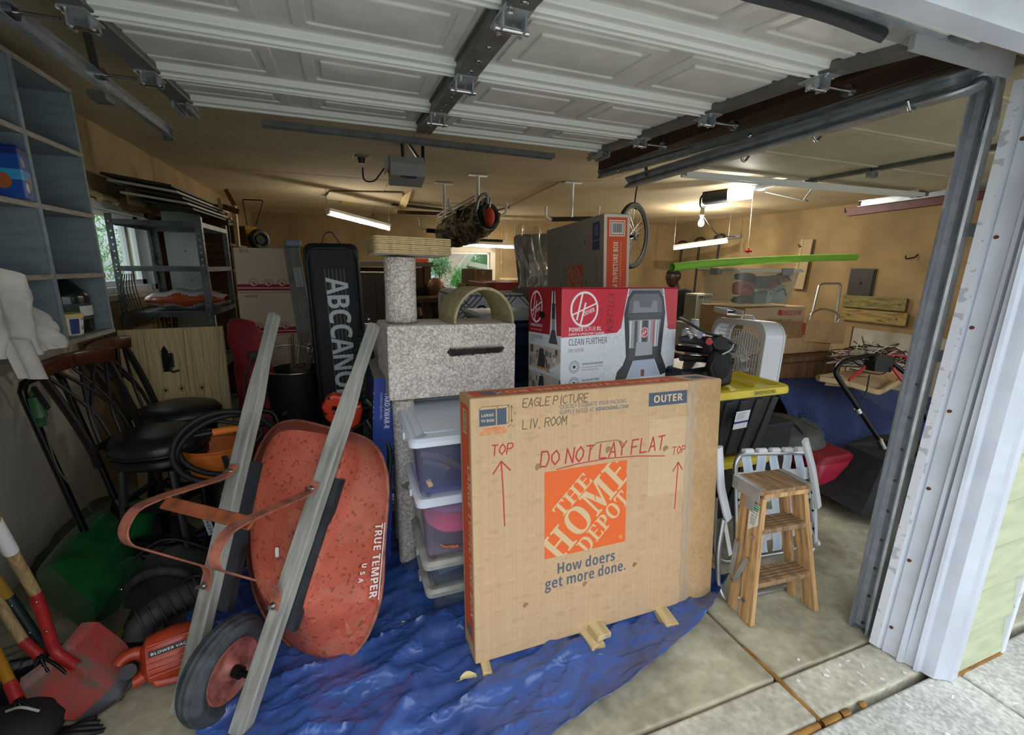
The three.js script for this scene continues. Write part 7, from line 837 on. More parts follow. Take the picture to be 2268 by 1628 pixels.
{ // small wooden step stool, nearly folded
  const t = thing('wooden_steps', 'small weathered wooden two-step ladder with grey steel corner plates', 'step ladder');
  const FL = [1.541, 0, -1.165], FR = [1.917, 0, -1.135], TLf = [1.559, 0.570, -1.205], TRf = [1.794, 0.568, -1.185], H = 0.56;
  const fl = (y) => mix(FL, TLf, y / TLf[1]), fr = (y) => mix(FR, TRf, y / TRf[1]), side = V(FR).sub(V(FL)).normalize().toArray(), back = [-side[2] * -1 * 0 + 0.02, 0, -1];
  const board = (a, b, w, th) => { const g = clean(new RoundedBoxGeometry(th, dist(a, b), w, 1, 0.003)); boxUV(g); g.userData.uv = 1; const Y = V(b).sub(V(a)).normalize(), X = V(side).addScaledVector(Y, -V(side).dot(Y)).normalize(), Z = new THREE.Vector3().crossVectors(X, Y); return g.applyMatrix4(new THREE.Matrix4().makeBasis(X, Y, Z).setPosition(...mix(a, b, 0.5))); };
  obj('front_rail', board(add(FL, [0.012, 0.002, -0.03]), add(TLf, [0.012, 0.01, -0.035]), 0.07, 0.022), firStep, t); obj('front_rail', board(add(FR, [-0.012, 0.002, -0.03]), add(TRf, [-0.012, 0.01, -0.035]), 0.07, 0.022), firStep, t);
  obj('rear_rail', board(add(FL, [0.018, 0.002, -0.115]), add(TLf, [0.022, 0.0, -0.1]), 0.045, 0.02), firStep, t); obj('rear_rail', board(add(FR, [-0.018, 0.002, -0.115]), add(TRf, [-0.022, 0.0, -0.1]), 0.045, 0.02), firStep, t);
  const worn = M(mott([0x6e5336, 0x94724a, 0xa98862], 0.4, 26, 309, 4), 0.85, bmp(NZ, 0.002));
  for (const y of [0.189, 0.433]) { const a = fl(y), b = fr(y), yaw = -Math.atan2(b[2] - a[2], b[0] - a[0]), st = obj('tread', rbox(dist(a, b) - 0.026, 0.022, 0.1, 0.004, add(mix(a, b, 0.5), [0, 0, -0.048]), [0, yaw, 0]), worn, t); for (let k = 0; k < 4; k++) obj('groove', rbox(dist(a, b) - 0.05, 0.003, 0.004, 0.001, add(mix(a, b, 0.5), [0, 0.0112, -0.018 - k * 0.018]), [0, yaw, 0]), M(0x5f4528, 0.9), st); }
  const yaw = -Math.atan2(TRf[2] - TLf[2], TRf[0] - TLf[0]), tc = add(mix(TLf, TRf, 0.5), [0, 0.03, -0.075]), tw = dist(TLf, TRf) + 0.03;
  obj('top_step', rbox(tw, 0.02, 0.16, 0.004, add(tc, [0, 0.012, 0]), [0, yaw, 0]), worn, t); obj('front_edge', rbox(tw - 0.03, 0.022, 0.02, 0.003, add(tc, [0, -0.006, 0.07]), [0, yaw, 0]), firStep, t);
  for (const s of [-1, 1]) { const p = add(tc, [s * tw / 2 * Math.cos(yaw), 0, -s * tw / 2 * Math.sin(yaw)]); obj('corner_plate', [rbox(0.004, 0.055, 0.15, 0.001, add(p, [0, -0.005, 0.0]), [0, yaw, 0]), rbox(0.03, 0.003, 0.15, 0.001, add(p, [-s * 0.014, 0.0235, 0]), [0, yaw, 0]), rbox(0.004, 0.07, 0.045, 0.001, add(p, [s * 0.002, -0.05, 0.03]), [0, yaw, 0])], galv, t); for (const z of [0.055, -0.05]) obj('screw', cyl(add(p, [s * 0.001, -0.005, z]), add(p, [s * 0.006, -0.005, z]), 0.006), steel, t); }
  const lp = (y, d) => add(fl(y), [-0.0015, 0, d]);
  obj('spreader', [bar(lp(0.17, -0.12), lp(0.34, -0.105), 0.022, 0.004, [1, 0, 0], 0.001), bar(lp(0.15, -0.1), lp(0.29, -0.045), 0.022, 0.004, [1, 0, 0], 0.001)], galv, t);
  for (const [y, d] of [[0.14, -0.115], [0.1, -0.04], [0.29, -0.04], [0.4, -0.03], [0.335, -0.105]]) obj('bolt', cyl(add(lp(y, d), [0.002, 0, 0]), add(lp(y, d), [-0.007, 0, 0]), 0.009), steel, t);
  const d = decal('paper_label', cv(96, 256, (c) => { c.fillStyle = '#e7e6de'; c.fillRect(0, 0, 96, 256); c.fillStyle = '#2f8a5c'; c.fillRect(6, 6, 84, 34); txt(c, 'CUPRINDA', 48, 28, 17, '#e7f0ea', { bold: 1, align: 'center', sx: 0.86 }); c.fillStyle = '#3a3c3e'; c.fillRect(10, 46, 76, 8); txt(c, 'TYPE III', 48, 80, 18, '#222', { bold: 1, align: 'center' }); txt(c, '200 LB', 48, 104, 18, '#222', { bold: 1, align: 'center' }); for (let i = 0; i < 8; i++) c.fillRect(16, 114 + i * 8, 64 * (0.6 + 0.4 * hash(i, 1, 1)), 3); c.beginPath(); c.arc(48, 194, 10, 0, 7); c.lineWidth = 2; c.strokeStyle = '#444'; c.stroke(); for (let i = 0; i < 16; i++) c.fillRect(20 + i * 3.6, 212, 1 + 2 * hash(i, 2, 1), 36); }), 0.048, 0.15, new THREE.Matrix4().makeRotationFromEuler(new THREE.Euler(0.06, -PI / 2 - 0.0, 0, 'YXZ')).setPosition(...add(fl(0.475), [-0.001, 0, -0.034])), t, { label: 'white paper label with a green band and barcode' });
}
{ // blue quilted blanket over things, red chest, mower
  const quilt = M(paint(256, 0.3, (u, v) => { const z = Math.abs(((u * 6) % 2) - 1), k = ((v * 12 + z * 2.2) % 1), s = k < 0.16 ? 40 : 0, b = fbm(u, v, 20, 20, 311, 3) * 26; return [36 + s + b * 0.6, 52 + s + b * 0.7, 92 + s * 1.2 + b]; }), 0.95, { ...bmp(grey(256, 0.3, (u, v) => { const z = Math.abs(((u * 6) % 2) - 1), k = ((v * 12 + z * 2.2) % 1); return Math.pow(Math.sin(PI * k), 0.5); }), 0.006), sheen: 0.4 });
  const t = thing('moving_blanket', 'dark blue quilted moving blanket draped over stored things at the right', 'blanket');
  const A = [[3.241, 0.561, -2.600], [3.655, 0.555, -2.700], [4.262, 0.483, -2.750], [4.716, 0.398, -2.700], [5.280, 0.299, -2.500]], Bt = [[3.461, 0.065, -2.500], [3.294, 0.149, -2.200], [3.211, 0.012, -1.860], [3.616, 0.064, -1.950], [4.253, -0.087, -1.900]], cur = (p, u) => new THREE.CatmullRomCurve3(p.map(V)).getPoint(u).toArray();
  const surf = (u, v) => { const a = cur(A, u), b = cur(Bt, u), k = v < 0.18 ? [a[0], a[1] + 0.015 - (0.18 - v) * 0.1, a[2] - (0.18 - v) * 2.4] : mix(a, b, Math.pow((v - 0.18) / 0.82, 0.85)); const f = Math.sin(u * 26 + v * 2) * 0.035 * Math.min(1, v * 1.6) + 0.05 * (fbm(u, v, 5, 3, 313, 3) - 0.5); return [k[0], k[1] + 0.03 * (fbm(u, v, 4, 4, 314, 3) - 0.5), k[2] + f + 0.06 * Math.sin(Math.min(1, v) * PI)]; };
  obj('quilted_cloth', sheet(surf, 90, 60, 0.012), quilt, t); obj('bound_hem', tube(Array.from({ length: 40 }, (_, i) => surf(i / 39, 1)), 0.011, 8), M(0x9a9b92, 0.9), t);
  const u = thing('covered_chest', 'large chest hidden beneath the blue quilted blanket', 'chest'); obj('chest_body', rbox(1.5, 0.7, 0.62, 0.03, [3.55, 0.37, -3.05]), brownWood, u); obj('lid', rbox(1.54, 0.05, 0.66, 0.02, [3.55, 0.74, -3.05]), brownWood, u);
  const r = thing('red_cooler', 'red plastic cooler half covered by the blue quilted blanket', 'cooler'), rp = M(mott([0x96182c, 0xb02038, 0xba2c44], 0.4, 6, 315), 0.35, { clearcoat: 0.3 }); obj('cooler_body', loft([[0.006, 0.9], [0.03, 1], [0.2, 1.02], [0.24, 0.96]].map(([y, k]) => rrect(0.36 * k, 0.28 * k, 0.06, 5).map(([a, b]) => [3.06 + a, y, -2.0 - b])), true, true, 0.6), rp, r); obj('lid', loft([[0.24, 1.02], [0.27, 1.0], [0.285, 0.9]].map(([y, k]) => rrect(0.36 * k, 0.28 * k, 0.06, 5).map(([a, b]) => [3.06 + a, y, -2.0 - b])), true, true, 0.6), M(0x8a1628, 0.4), r); obj('handle', pipe([[2.885, 0.22, -1.93], [2.86, 0.18, -1.91], [2.86, 0.18, -2.07], [2.885, 0.22, -2.07]], 0.01, 0.02), blackPlastic, r);
  const m = thing('lawn_mower', 'black push mower with a tubular handle and red levers behind the steel door track', 'lawn mower');
  const h = [[3.266, 0.402, -1.750], [2.984, 0.862, -1.950], [3.086, 0.919, -1.970], [3.393, 0.942, -1.990], [3.565, 0.905, -1.980], [3.833, 0.722, -1.900], [3.815, 0.276, -1.720]];
  obj('handle_tube', pipe(h, 0.016, 0.07), blackMetal, m); obj('control_pod', loft([-0.05, 0.05].map((z) => [[-0.09, -0.04], [0.09, -0.06], [0.1, 0.04], [0.06, 0.06], [-0.06, 0.06], [-0.1, 0.03]].map(([x, y]) => add([3.465, 0.877, -1.970], [x, y, z * 0.7]))), true, true, 0.4), blackPlastic, m);
  obj('red_lever', [bar([3.259, 0.879, -1.930], [3.072, 0.806, -1.900], 0.022, 0.012, [0, 0, 1], 0.004), bar([3.541, 0.854, -1.920], [3.639, 0.729, -1.870], 0.024, 0.012, [0, 0, 1], 0.004)], M(0xa3181e, 0.4), m); obj('red_bail', tube([[3.541, 0.935, -1.980], [3.707, 0.919, -1.950], [3.735, 0.887, -1.940], [3.752, 0.866, -1.940]], 0.006), M(0xb51c22, 0.35), m); obj('bail_grip', cyl([3.756, 0.869, -1.940], [3.829, 0.845, -1.920], 0.018), blackRubber, m);
  obj('pull_cord', tube([[3.339, 0.815, -1.940], [3.304, 0.694, -1.920], [3.236, 0.610, -1.900], [3.216, 0.538, -1.880]], 0.005), blackRubber, m); obj('handle_bolt', [cyl([3.205, 0.433, -1.730], [3.241, 0.379, -1.720], 0.02), cyl([3.107, 0.625, -1.840], [3.121, 0.596, -1.830], 0.019)], steel, m);
  obj('grass_bag', loft([[[2.813, 0.080, -1.538], [2.989, 0.060, -1.385]], [[3.015, 0.120, -1.620], [3.330, 0.065, -1.500]], [[3.240, 0.299, -1.700], [3.471, 0.340, -1.600]], [[3.659, 0.278, -1.850], [3.928, 0.281, -1.800]]].map(([a, b], k) => [a, b, add(b, [0.05, 0, -0.4 + k * 0.06]), add(a, [0.05, 0, -0.4 + k * 0.06])]), true, true, 0.5), M(mott([0x131417, 0x1d1f22, 0x26282a], 0.3, 6, 317), 0.85, bmp(FINE, 0.001)), m);
  obj('deck', rbox(0.5, 0.12, 0.46, 0.05, [3.62, 0.14, -1.75], [0, 0.2, 0], 4), blackPlastic, m); for (const [x, z] of [[3.2, -1.62], [3.85, -1.5], [3.4, -2.0], [3.9, -1.95]]) obj('wheel', cyl([x, 0.09, z - 0.025], [x, 0.09, z + 0.025], 0.09, 0.09, 24), blackRubber, m);
}
{ // tangle of cords in a bent-wood seat frame
  const t = thing('cord_tangle', 'tangle of white and black cords piled on the blue quilted blanket', 'cords'), c = [4.139, 0.718, -2.420]; 
  const mk = (n, r, m, sd, name) => { for (let k = 0; k < n; k++) { const p = Array.from({ length: 9 }, (_, i) => [c[0] + (hash(i, k, sd) - 0.5) * 0.66, c[1] - 0.02 + hash(i, k, sd + 1) * 0.27 * (1 - Math.abs(hash(i, k, sd) - 0.5)), c[2] + (hash(i, k, sd + 2) - 0.5) * 0.4]); obj(name, tube(p, r, 6, false, 5), m, t); } };
  mk(9, 0.004, M(0xcfc9b8, 0.7), 321, 'white_cord'); mk(6, 0.005, M(0x2b2622, 0.7), 331, 'dark_cord'); mk(3, 0.0045, M(0x7a4a42, 0.7), 341, 'brown_cord');
  obj('dark_lump', Array.from({ length: 6 }, (_, i) => new THREE.SphereGeometry(0.03, 10, 8).scale(1.3, 0.8, 1).translate(c[0] + (hash(i, 1, 351) - 0.5) * 0.5, c[1] + 0.02 + 0.08 * hash(i, 2, 351), c[2] + (hash(i, 3, 351) - 0.5) * 0.3)), M(0x2a221d, 0.85), t);
  const w = thing('bentwood_frame', 'pale bent wooden chair frame lying under the tangle of cords', 'chair frame'), tan = M(mott([0xa98a5c, 0xc2a374, 0xcdb184], 0.4, 6, 353), 0.7);
  obj('front_rail', sweep([[3.435, 0.684, -2.350], [3.694, 0.637, -2.280], [4.007, 0.547, -2.240], [4.314, 0.609, -2.280], [4.730, 0.663, -2.350]], rrect(0.035, 0.045, 0.012, 3), [0, 1, 0], 0.05), tan, w); obj('rear_rail', sweep([[3.506, 0.674, -2.400], [4.185, 0.619, -2.600], [4.721, 0.595, -2.620], [4.929, 0.636, -2.450]], rrect(0.035, 0.04, 0.012, 3), [0, 1, 0], 0.05), tan, w); obj('seat_pad', plank([3.520, 0.650, -2.340], [4.188, 0.563, -2.300], [4.996, 0.592, -2.550], [4.089, 0.646, -2.580], 0.03), M(0xb79a72, 0.8), w);
  const s = thing('wood_offcut', 'short orange-brown wood offcut sticking out of the tangle of cords', 'wood offcut'); obj('stick', bar([4.167, 0.807, -2.400], [4.451, 0.859, -2.420], 0.04, 0.025, [0, 0, 1]), M(mott([0x7a4a24, 0x9a6434], 0.1, 8, 355), 0.75), s); obj('end_grain', bar([4.451, 0.859, -2.420], [4.463, 0.862, -2.420], 0.036, 0.022, [0, 0, 1]), palePine, s);
}
{ // cartons, clear tub and pool noodle at the rear right
  const cb = M(cardboardTex(0.8), 0.88), dk = M(mott([0x7d5f3c, 0x8c6c46, 0x99784f], 0.6, 6, 361), 0.9);
  const medium = M(cv(512, 360, (c, W, H) => { c.fillStyle = '#b39a78'; c.fillRect(0, 0, W, H); c.fillStyle = '#a8303c'; c.beginPath(); c.moveTo(270, 20); c.lineTo(306, 20); c.lineTo(306, 62); c.lineTo(270, 52); c.fill(); txt(c, 'MEDIUM', 310, 60, 48, '#a03440', { bold: 1, sx: 0.84 }); c.fillRect(290, 90, 26, 8); c.fillRect(370, 90, 20, 8); }), 0.88);
  const p = [3.560, 1.080, -3.200]; carton('moving_carton', 'wide tan carton printed with a red size word under the clear tub', 'cardboard box', 0.8, 0.46, 0.5, [p[0] + 0.05, 1.184 - 0.46, -3.2], [0, 0.06, 0], [cb, cb, cb, cb, medium, cb]).add(tagPart(rbox(0.07, 0.003, 0.502, 0.001, [0, 0.461, 0]), 'tape', M(0xbfa67e, 0.25)));
  const sup = thing('wooden_cabinet', 'low brown cabinet standing under the wide tan carton', 'cabinet'), sy = 1.184 - 0.465; obj('cabinet_body', rbox(0.86, sy - 0.06, 0.54, 0.008, [p[0] + 0.05, (sy - 0.06) / 2 + 0.03, -3.2]), brownWood, sup); obj('cabinet_top', rbox(0.9, 0.03, 0.58, 0.006, [p[0] + 0.05, sy - 0.016, -3.2]), brownWood, sup); for (const s of [-0.2, 0.2]) { const d = obj('door', rbox(0.39, sy - 0.14, 0.02, 0.004, [p[0] + 0.05 + s, sy / 2, -2.92]), darkWood, sup); obj('knob', new THREE.SphereGeometry(0.015, 10, 8).translate(p[0] + 0.05 + s * 0.3, sy / 2, -2.9), steel, d); }
  // clear tub
  const t = thing('clear_tub', 'big clear plastic tub of mixed things with pale lid under the green pool noodle', 'storage tub'), y0 = 1.192, y1 = 1.522, cx = 3.477, cz = -3.16, R = (w, d, y) => rrect(w, d, 0.05, 5).map(([a, b]) => [cx + a, y, cz - b]);
  obj('tub', loft([R(0.64, 0.36, y0), R(0.66, 0.38, y0 + 0.02), R(0.75, 0.45, y1 - 0.03), R(0.78, 0.48, y1 - 0.025), R(0.74, 0.44, y1 - 0.03), R(0.65, 0.37, y0 + 0.022)], true, true, 0.5), new THREE.MeshPhysicalMaterial({ color: 0xf2f4f2, roughness: 0.12, transmission: 0.9, thickness: 0, ior: 1.4 }), t); obj('lid', loft([R(0.79, 0.49, y1 - 0.03), R(0.8, 0.5, y1 - 0.015), R(0.76, 0.46, y1)], true, true, 0.5), M(0xc9c8c0, 0.4), t); obj('latch', rbox(0.13, 0.06, 0.02, 0.006, [cx + 0.16, y1 - 0.025, cz + 0.25]), M(0x8f918c, 0.5), t); obj('latch', rbox(0.05, 0.06, 0.1, 0.006, [cx - 0.395, y1 - 0.03, cz]), M(0x8f918c, 0.5), t);
  const blob = (name, lab, cat, x, y, w, h, col, sd) => { const q = thing(name, lab, cat), rx = w / 2; obj(name + '_body', loft(Array.from({ length: 9 }, (_, j) => { const v = j / 8; return Array.from({ length: 20 }, (_, i) => { const a = i / 20 * 2 * PI, r = Math.sqrt(Math.max(0.02, 1 - Math.pow(v * 2 - 1, 4))) * (0.8 + 0.35 * fbm(i / 20, v, 6, 5, sd)); return [cx + x + rx * r * Math.cos(a), y0 + 0.022 + y + v * h, cz + 0.13 + Math.min(0.05, rx) * r * Math.sin(a)]; }); }), true, true, 1), M(col, 0.6), q); obj('trim_cord', tube([[cx + x - rx * 0.7, y0 + y + h * 0.7, cz + 0.18], [cx + x, y0 + y + h * 0.85, cz + 0.185], [cx + x + rx * 0.7, y0 + y + h * 0.5, cz + 0.18]], 0.005), charcoal, q); };
  blob('orange_hose', 'orange-red bundled strap at the left inside the clear tub', 'strap', -0.2, 0.07, 0.24, 0.13, 0xd0481f, 371); blob('dark_cloth', 'dark brown fabric above the orange bundle inside the clear tub', 'cloth', -0.19, 0.2, 0.22, 0.07, 0x3c2a24, 373); blob('dark_shoe', 'dark shoe at the bottom left inside the clear tub', 'shoe', -0.2, 0.0, 0.22, 0.07, 0x23242a, 375); blob('red_glove', 'red-orange glove right of the grey case inside the clear tub', 'glove', 0.13, 0.13, 0.12, 0.12, 0xb0482e, 377); blob('white_sack', 'pale white plastic sack at the right inside the clear tub', 'sack', 0.22, 0.0, 0.18, 0.18, 0xb9c2c0, 379); blob('pink_cloth', 'salmon cloth at the top right inside the clear tub', 'cloth', 0.25, 0.18, 0.16, 0.09, 0xb87a66, 381);
  for (const [x, y, w, h, lab, col] of [[-0.015, 0.13, 0.18, 0.11, 'grey plastic case in the middle of the clear tub', 0x5a5f60], [-0.02, 0.0, 0.15, 0.1, 'pale green box below the grey case inside the clear tub', 0x7f9188], [0.085, 0.0, 0.07, 0.12, 'white booklet standing beside the pale green box in the clear tub', 0xc9d0d0]]) { const q = thing('small_box', lab, 'box'); obj('box_body', rbox(w, h, 0.1, 0.008, [cx + x, y0 + 0.022 + y + h / 2, cz + 0.12]), M(col, 0.5), q); obj('lid', rbox(w + 0.006, 0.02, 0.104, 0.006, [cx + x, y0 + 0.022 + y + h - 0.012, cz + 0.12]), M(col, 0.45), q); obj('clasp', rbox(0.02, 0.025, 0.006, 0.002, [cx + x, y0 + 0.02 + y + h - 0.03, cz + 0.172]), steel, q); }
  const n = thing('pool_noodle', 'bright lime green foam pool noodle lying across the clear tub', 'pool noodle'), gm = M(mott([0x86cc3a, 0x92d846, 0x9ce250], 0.3, 8, 383), 0.75, bmp(FINE, 0.001)), np = [[2.469, 1.519, -3.000], [2.927, 1.558, -3.040], [3.475, 1.591, -3.080], [4.143, 1.624, -3.120], [4.858, 1.648, -3.160]]; obj('foam_tube', tube(np, 0.0325, 20), gm, n); obj('end_face', [new THREE.TorusGeometry(0.021, 0.0115, 8, 24).applyMatrix4(basis(np[4], add(np[4], np[3], -1)).multiply(new THREE.Matrix4().makeRotationX(PI / 2)))], M(0x96dd4e, 0.8), n);
  // open carton with orange things
  const q = thing('open_carton', 'open cardboard box with a shipping label and handwriting, orange folders inside', 'cardboard box'), x0 = 3.545, x1 = 4.268, yb = 0.77, yt = 0.912, zc = -3.02;
  obj('carton_wall', [rbox(x1 - x0, yt - yb, 0.006, 0.002, [(x0 + x1) / 2, (yt + yb) / 2, -2.86]), rbox(x1 - x0, yt - yb, 0.006, 0.002, [(x0 + x1) / 2, (yt + yb) / 2, -3.18]), rbox(0.006, yt - yb, 0.32, 0.002, [x0, (yt + yb) / 2, -3.02]), rbox(0.006, yt - yb, 0.32, 0.002, [x1, (yt + yb) / 2, -3.02]), rbox(x1 - x0, 0.006, 0.32, 0.002, [(x0 + x1) / 2, yb + 0.004, -3.02])], cb, q);
  obj('flap', plank([3.486, 0.911, -2.860], [3.877, 0.878, -2.860], [3.909, 1.046, -2.900], [3.501, 1.081, -2.900], 0.006), dk, q); obj('flap', plank([3.892, 0.879, -2.850], [4.356, 0.841, -2.800], [4.415, 1.034, -2.840], [3.962, 1.069, -2.900], 0.006), cb, q);
  decal('shipping_label', cv(160, 128, (c) => { c.fillStyle = '#d9dad6'; c.fillRect(0, 0, 160, 128); c.fillStyle = '#2c2c2c'; for (let i = 0; i < 22; i++) c.fillRect(62 + i * 1.2, 18, 0.8, 60); for (let i = 0; i < 12; i++) c.fillRect(98, 14 + i * 8, 50 * (0.4 + 0.6 * hash(i, 1, 2)), 3); c.fillRect(76, 92, 16, 16); for (let i = 0; i < 5; i++) c.fillRect(10, 20 + i * 9, 34, 3); }), 0.17, 0.13, basis(mix([3.943, 0.910, -2.850], [4.256, 1.049, -2.860], 0.5), [0, 1, -0.25], [0, 0.2, 1]).multiply(new THREE.Matrix4().makeScale(-1, 1, -1)), q, { lift: 0.018 });
  decal('handwriting', cv(256, 96, (c) => { c.clearRect(0, 0, 256, 96); hand(c, 'ABIL', 20, 80, 60, 6, '#6a5236', 2); }), 0.26, 0.09, mtx(add([4.156, 0.756, -2.850], [0, 0, 0.004]), [0, 0, 0]), q, { cut: 1, lift: 0.004 }); obj('tape', rbox(0.07, 0.16, 0.002, 0.0006, [x0 + 0.1, yb + 0.1, -2.856]), M(0xc9ae86, 0.3), q);
  const f = thing('orange_folder', 'orange plastic folder sticking up in the open cardboard box', 'folder'); obj('cover', plank([3.697, 1.017, -2.980], [3.991, 0.991, -2.980], [3.970, 1.045, -3.000], [3.710, 1.073, -3.000], 0.01), M(0xd0641c, 0.5), f); obj('clip', rbox(0.03, 0.02, 0.01, 0.003, [3.784, 1.033, -2.970]), steel, f);
  const o2 = thing('orange_folder', 'second orange folder tucked behind the shipping label flap', 'folder'); obj('cover', plank([3.983, 0.876, -2.950], [4.061, 0.873, -2.950], [4.053, 1.032, -2.980], [3.983, 1.026, -2.980], 0.01), M(0xd0641c, 0.5), o2); obj('clip', rbox(0.03, 0.03, 0.01, 0.003, [3.980, 0.905, -2.930]), chrome, o2);
  const hd = thing('hand_truck', 'silver tube hand truck standing behind the open cardboard box', 'hand truck'); obj('frame_tube', pipe([[5.100, 0.885, -3.700], [5.227, 1.345, -3.750], [5.282, 1.366, -3.750], [5.576, 1.366, -3.750], [5.600, 1.334, -3.750], [5.533, 0.872, -3.700]], 0.014, 0.04), alu, hd); obj('chrome_arch', pipe([[4.869, 0.952, -3.550], [4.903, 1.053, -3.550], [5.067, 1.095, -3.550], [5.284, 1.055, -3.550], [5.377, 0.990, -3.550], [5.339, 0.897, -3.550]], 0.014, 0.1), chrome, hd); obj('leg_tube', [cyl([5.100, 0.885, -3.700], [5.100 - 0.02, 0.02, -3.7], 0.014), cyl([5.533, 0.872, -3.700], [5.533 - 0.02, 0.02, -3.7], 0.014)], alu, hd); obj('toe_plate', rbox(0.4, 0.01, 0.25, 0.003, [5.313, 0.02, -3.6]), alu, hd);
}
function tagPart(g, name, m) { const o = new THREE.Mesh(g, m); o.name = numbered(name); o.castShadow = o.receiveShadow = true; return o; }
{ // right wall
  const X = 6.67, p = thing('electrical_panel', 'dark grey electrical panel door on the right wall', 'electrical panel'), c = [6.670, 1.357, -4.195]; obj('panel_door', rbox(0.03, 0.36, 0.3, 0.008, [X - 0.015, c[1], c[2]]), M(0x2c2d2e, 0.5), p); obj('lock', cyl([X - 0.03, c[1], c[2]], [X - 0.04, c[1], c[2]], 0.02), blackPlastic, p); obj('frame', rbox(0.02, 0.39, 0.33, 0.006, [X - 0.006, c[1], c[2]]), M(0x3a3a3a, 0.5), p);
  for (const [k, a] of [[0, 'upper'], [1, 'lower']]) { const t = thing('wall_plank', a + ' of two weathered greenish planks screwed to the right wall', 'plank', 'planks on the right wall'), q = [6.660, 1.084, -3.970], y = q[1] + 0.02 - k * 0.185; obj('plank_face', rbox(0.035, 0.165, 0.78 + k * 0.02, 0.004, [X - 0.02, y, q[2] - 0.02 + k * 0.03]), M(mott(k ? [0x7d6a3a, 0x98834c, 0xa8935c] : [0x6a6238, 0x837a48, 0x928a58], 0.5, 5, 391 + k, 26), 0.85), t); for (const z of [-0.3, 0.3]) obj('screw', cyl([X - 0.037, y, q[2] + z], [X - 0.042, y, q[2] + z], 0.01), darkPlastic, t); }
  const o = thing('outlet_plate', 'beige outlet plate on the right wall beside the steel door track', 'outlet'), oc = [6.670, 1.132, -3.378]; obj('cover_plate', rbox(0.01, 0.15, 0.12, 0.004, [X - 0.005, oc[1], oc[2]]), M(0xb9a478, 0.5), o); obj('slot', [box(0.004, 0.03, 0.01, [X - 0.011, oc[1], oc[2] - 0.02]), box(0.004, 0.01, 0.05, [X - 0.011, oc[1] + 0.02, oc[2] - 0.02])], blackPlastic, o);
  const hk = (lab, u) => tag(obj('wall_hook', pipe(u, 0.008, 0.01), blackMetal), lab, 'hook'); hk('black wall hook to the right above the electrical panel', [[6.600, 1.714, -3.693], [6.600, 1.670, -3.685], [6.660, 1.692, -3.625], [6.670, 1.730, -3.604]]); hk('black wall hook near the leaning pale board', [[6.600, 1.911, -5.167], [6.600, 1.870, -5.145], [6.660, 1.890, -5.106]]);
  const b = thing('leaning_board', 'pale narrow board leaning against the right wall', 'board'); obj('board', bar([6.620, 1.233, -5.092], [6.640, 1.981, -5.062], 0.2, 0.02, [-1, 0, 0]), M(0xa5957a, 0.85), b); obj('edge', bar([6.610, 1.231, -5.145], [6.630, 1.983, -5.113], 0.012, 0.024, [-1, 0, 0]), palePine, b);
  const w = structGroup('wall_lower'); obj('board_panel', span(X - 0.012, X, 0, 0.74, -4.18, -1.2), M(mott([0x9d9a90, 0xadaaa0, 0xb6b3a9], 1, 5, 395), 0.85), w); obj('board_panel', span(X - 0.012, X, 0, 0.76, -6.9, -4.2), M(mott([0x93805f, 0xa08d6b], 1, 5, 397), 0.9), w);
  const rk = thing('tool_rail', 'grey metal tool rail high on the right wall near the corner', 'tool rail'); obj('rail', bar([6.630, 2.005, -7.880], [6.630, 2.098, -6.322], 0.05, 0.04, [-1, 0, 0]), galv, rk); for (const [u, v] of [[0, 0]]) obj('hook', [[6.580, 2.014, -7.492], [6.580, 2.036, -7.009], [6.580, 2.063, -6.573]].map((q) => cyl(q, add(q, [0.06, 0, 0]), 0.01)), steel, rk);
  [[[6.570, 2.024, -7.731], [6.570, 1.477, -7.735], 'long-handled black tool nearest the corner on the right wall rail'], [[6.570, 2.063, -7.239], [6.570, 1.039, -7.251], 'middle long-handled black tool on the right wall rail'], [[6.570, 2.096, -6.739], [6.570, 1.696, -6.744], 'third long-handled black tool hanging on the right wall rail']].forEach(([a, b2, lab]) => { const t = thing('garden_tool', lab, 'garden tool', 'tools on the right wall rail'); obj('head', new THREE.TorusGeometry(0.085, 0.028, 8, 22).scale(1, 0.6, 1).applyMatrix4(mtx(a, [0, -1.2, 0.1])), charcoal, t); obj('handle', cyl(add(a, [0, -0.04, 0]), b2, 0.022, 0.018), blackPlastic, t); });
  const sl = thing('slatted_crate', 'grey-green slatted plastic crate beside the person on the right', 'crate'), s0 = [4.032, 1.128, -4.300]; for (let k = 0; k < 6; k++) obj('slat', rbox(0.02, 0.3, 0.015, 0.004, [s0[0] - 0.07 + k * 0.03, s0[1] - 0.08, -4.28]), M(0x7c7d70, 0.6), sl); obj('frame', [rbox(0.24, 0.03, 0.2, 0.008, [s0[0], s0[1] + 0.08, -4.36]), rbox(0.24, 0.03, 0.2, 0.008, [s0[0], s0[1] - 0.23, -4.36])], M(0x8a8b7e, 0.6), sl); obj('side', [rbox(0.03, 0.33, 0.2, 0.008, [s0[0] - 0.11, s0[1] - 0.08, -4.36]), rbox(0.03, 0.33, 0.2, 0.008, [s0[0] + 0.11, s0[1] - 0.08, -4.36])], M(0x7c7d70, 0.6), sl);
  const st = thing('drawer_tower', 'grey plastic drawer tower supporting the slatted crate', 'drawer unit'); obj('drawer_case', rbox(0.32, s0[1] - 0.26, 0.3, 0.01, [s0[0], (s0[1] - 0.25) / 2, -4.4]), M(0x8a8c86, 0.5), st); for (let k = 0; k < 3; k++) obj('drawer_front', rbox(0.28, 0.2, 0.02, 0.008, [s0[0], 0.17 + k * 0.25, -4.24]), M(0x9c9e98, 0.5), st);
}

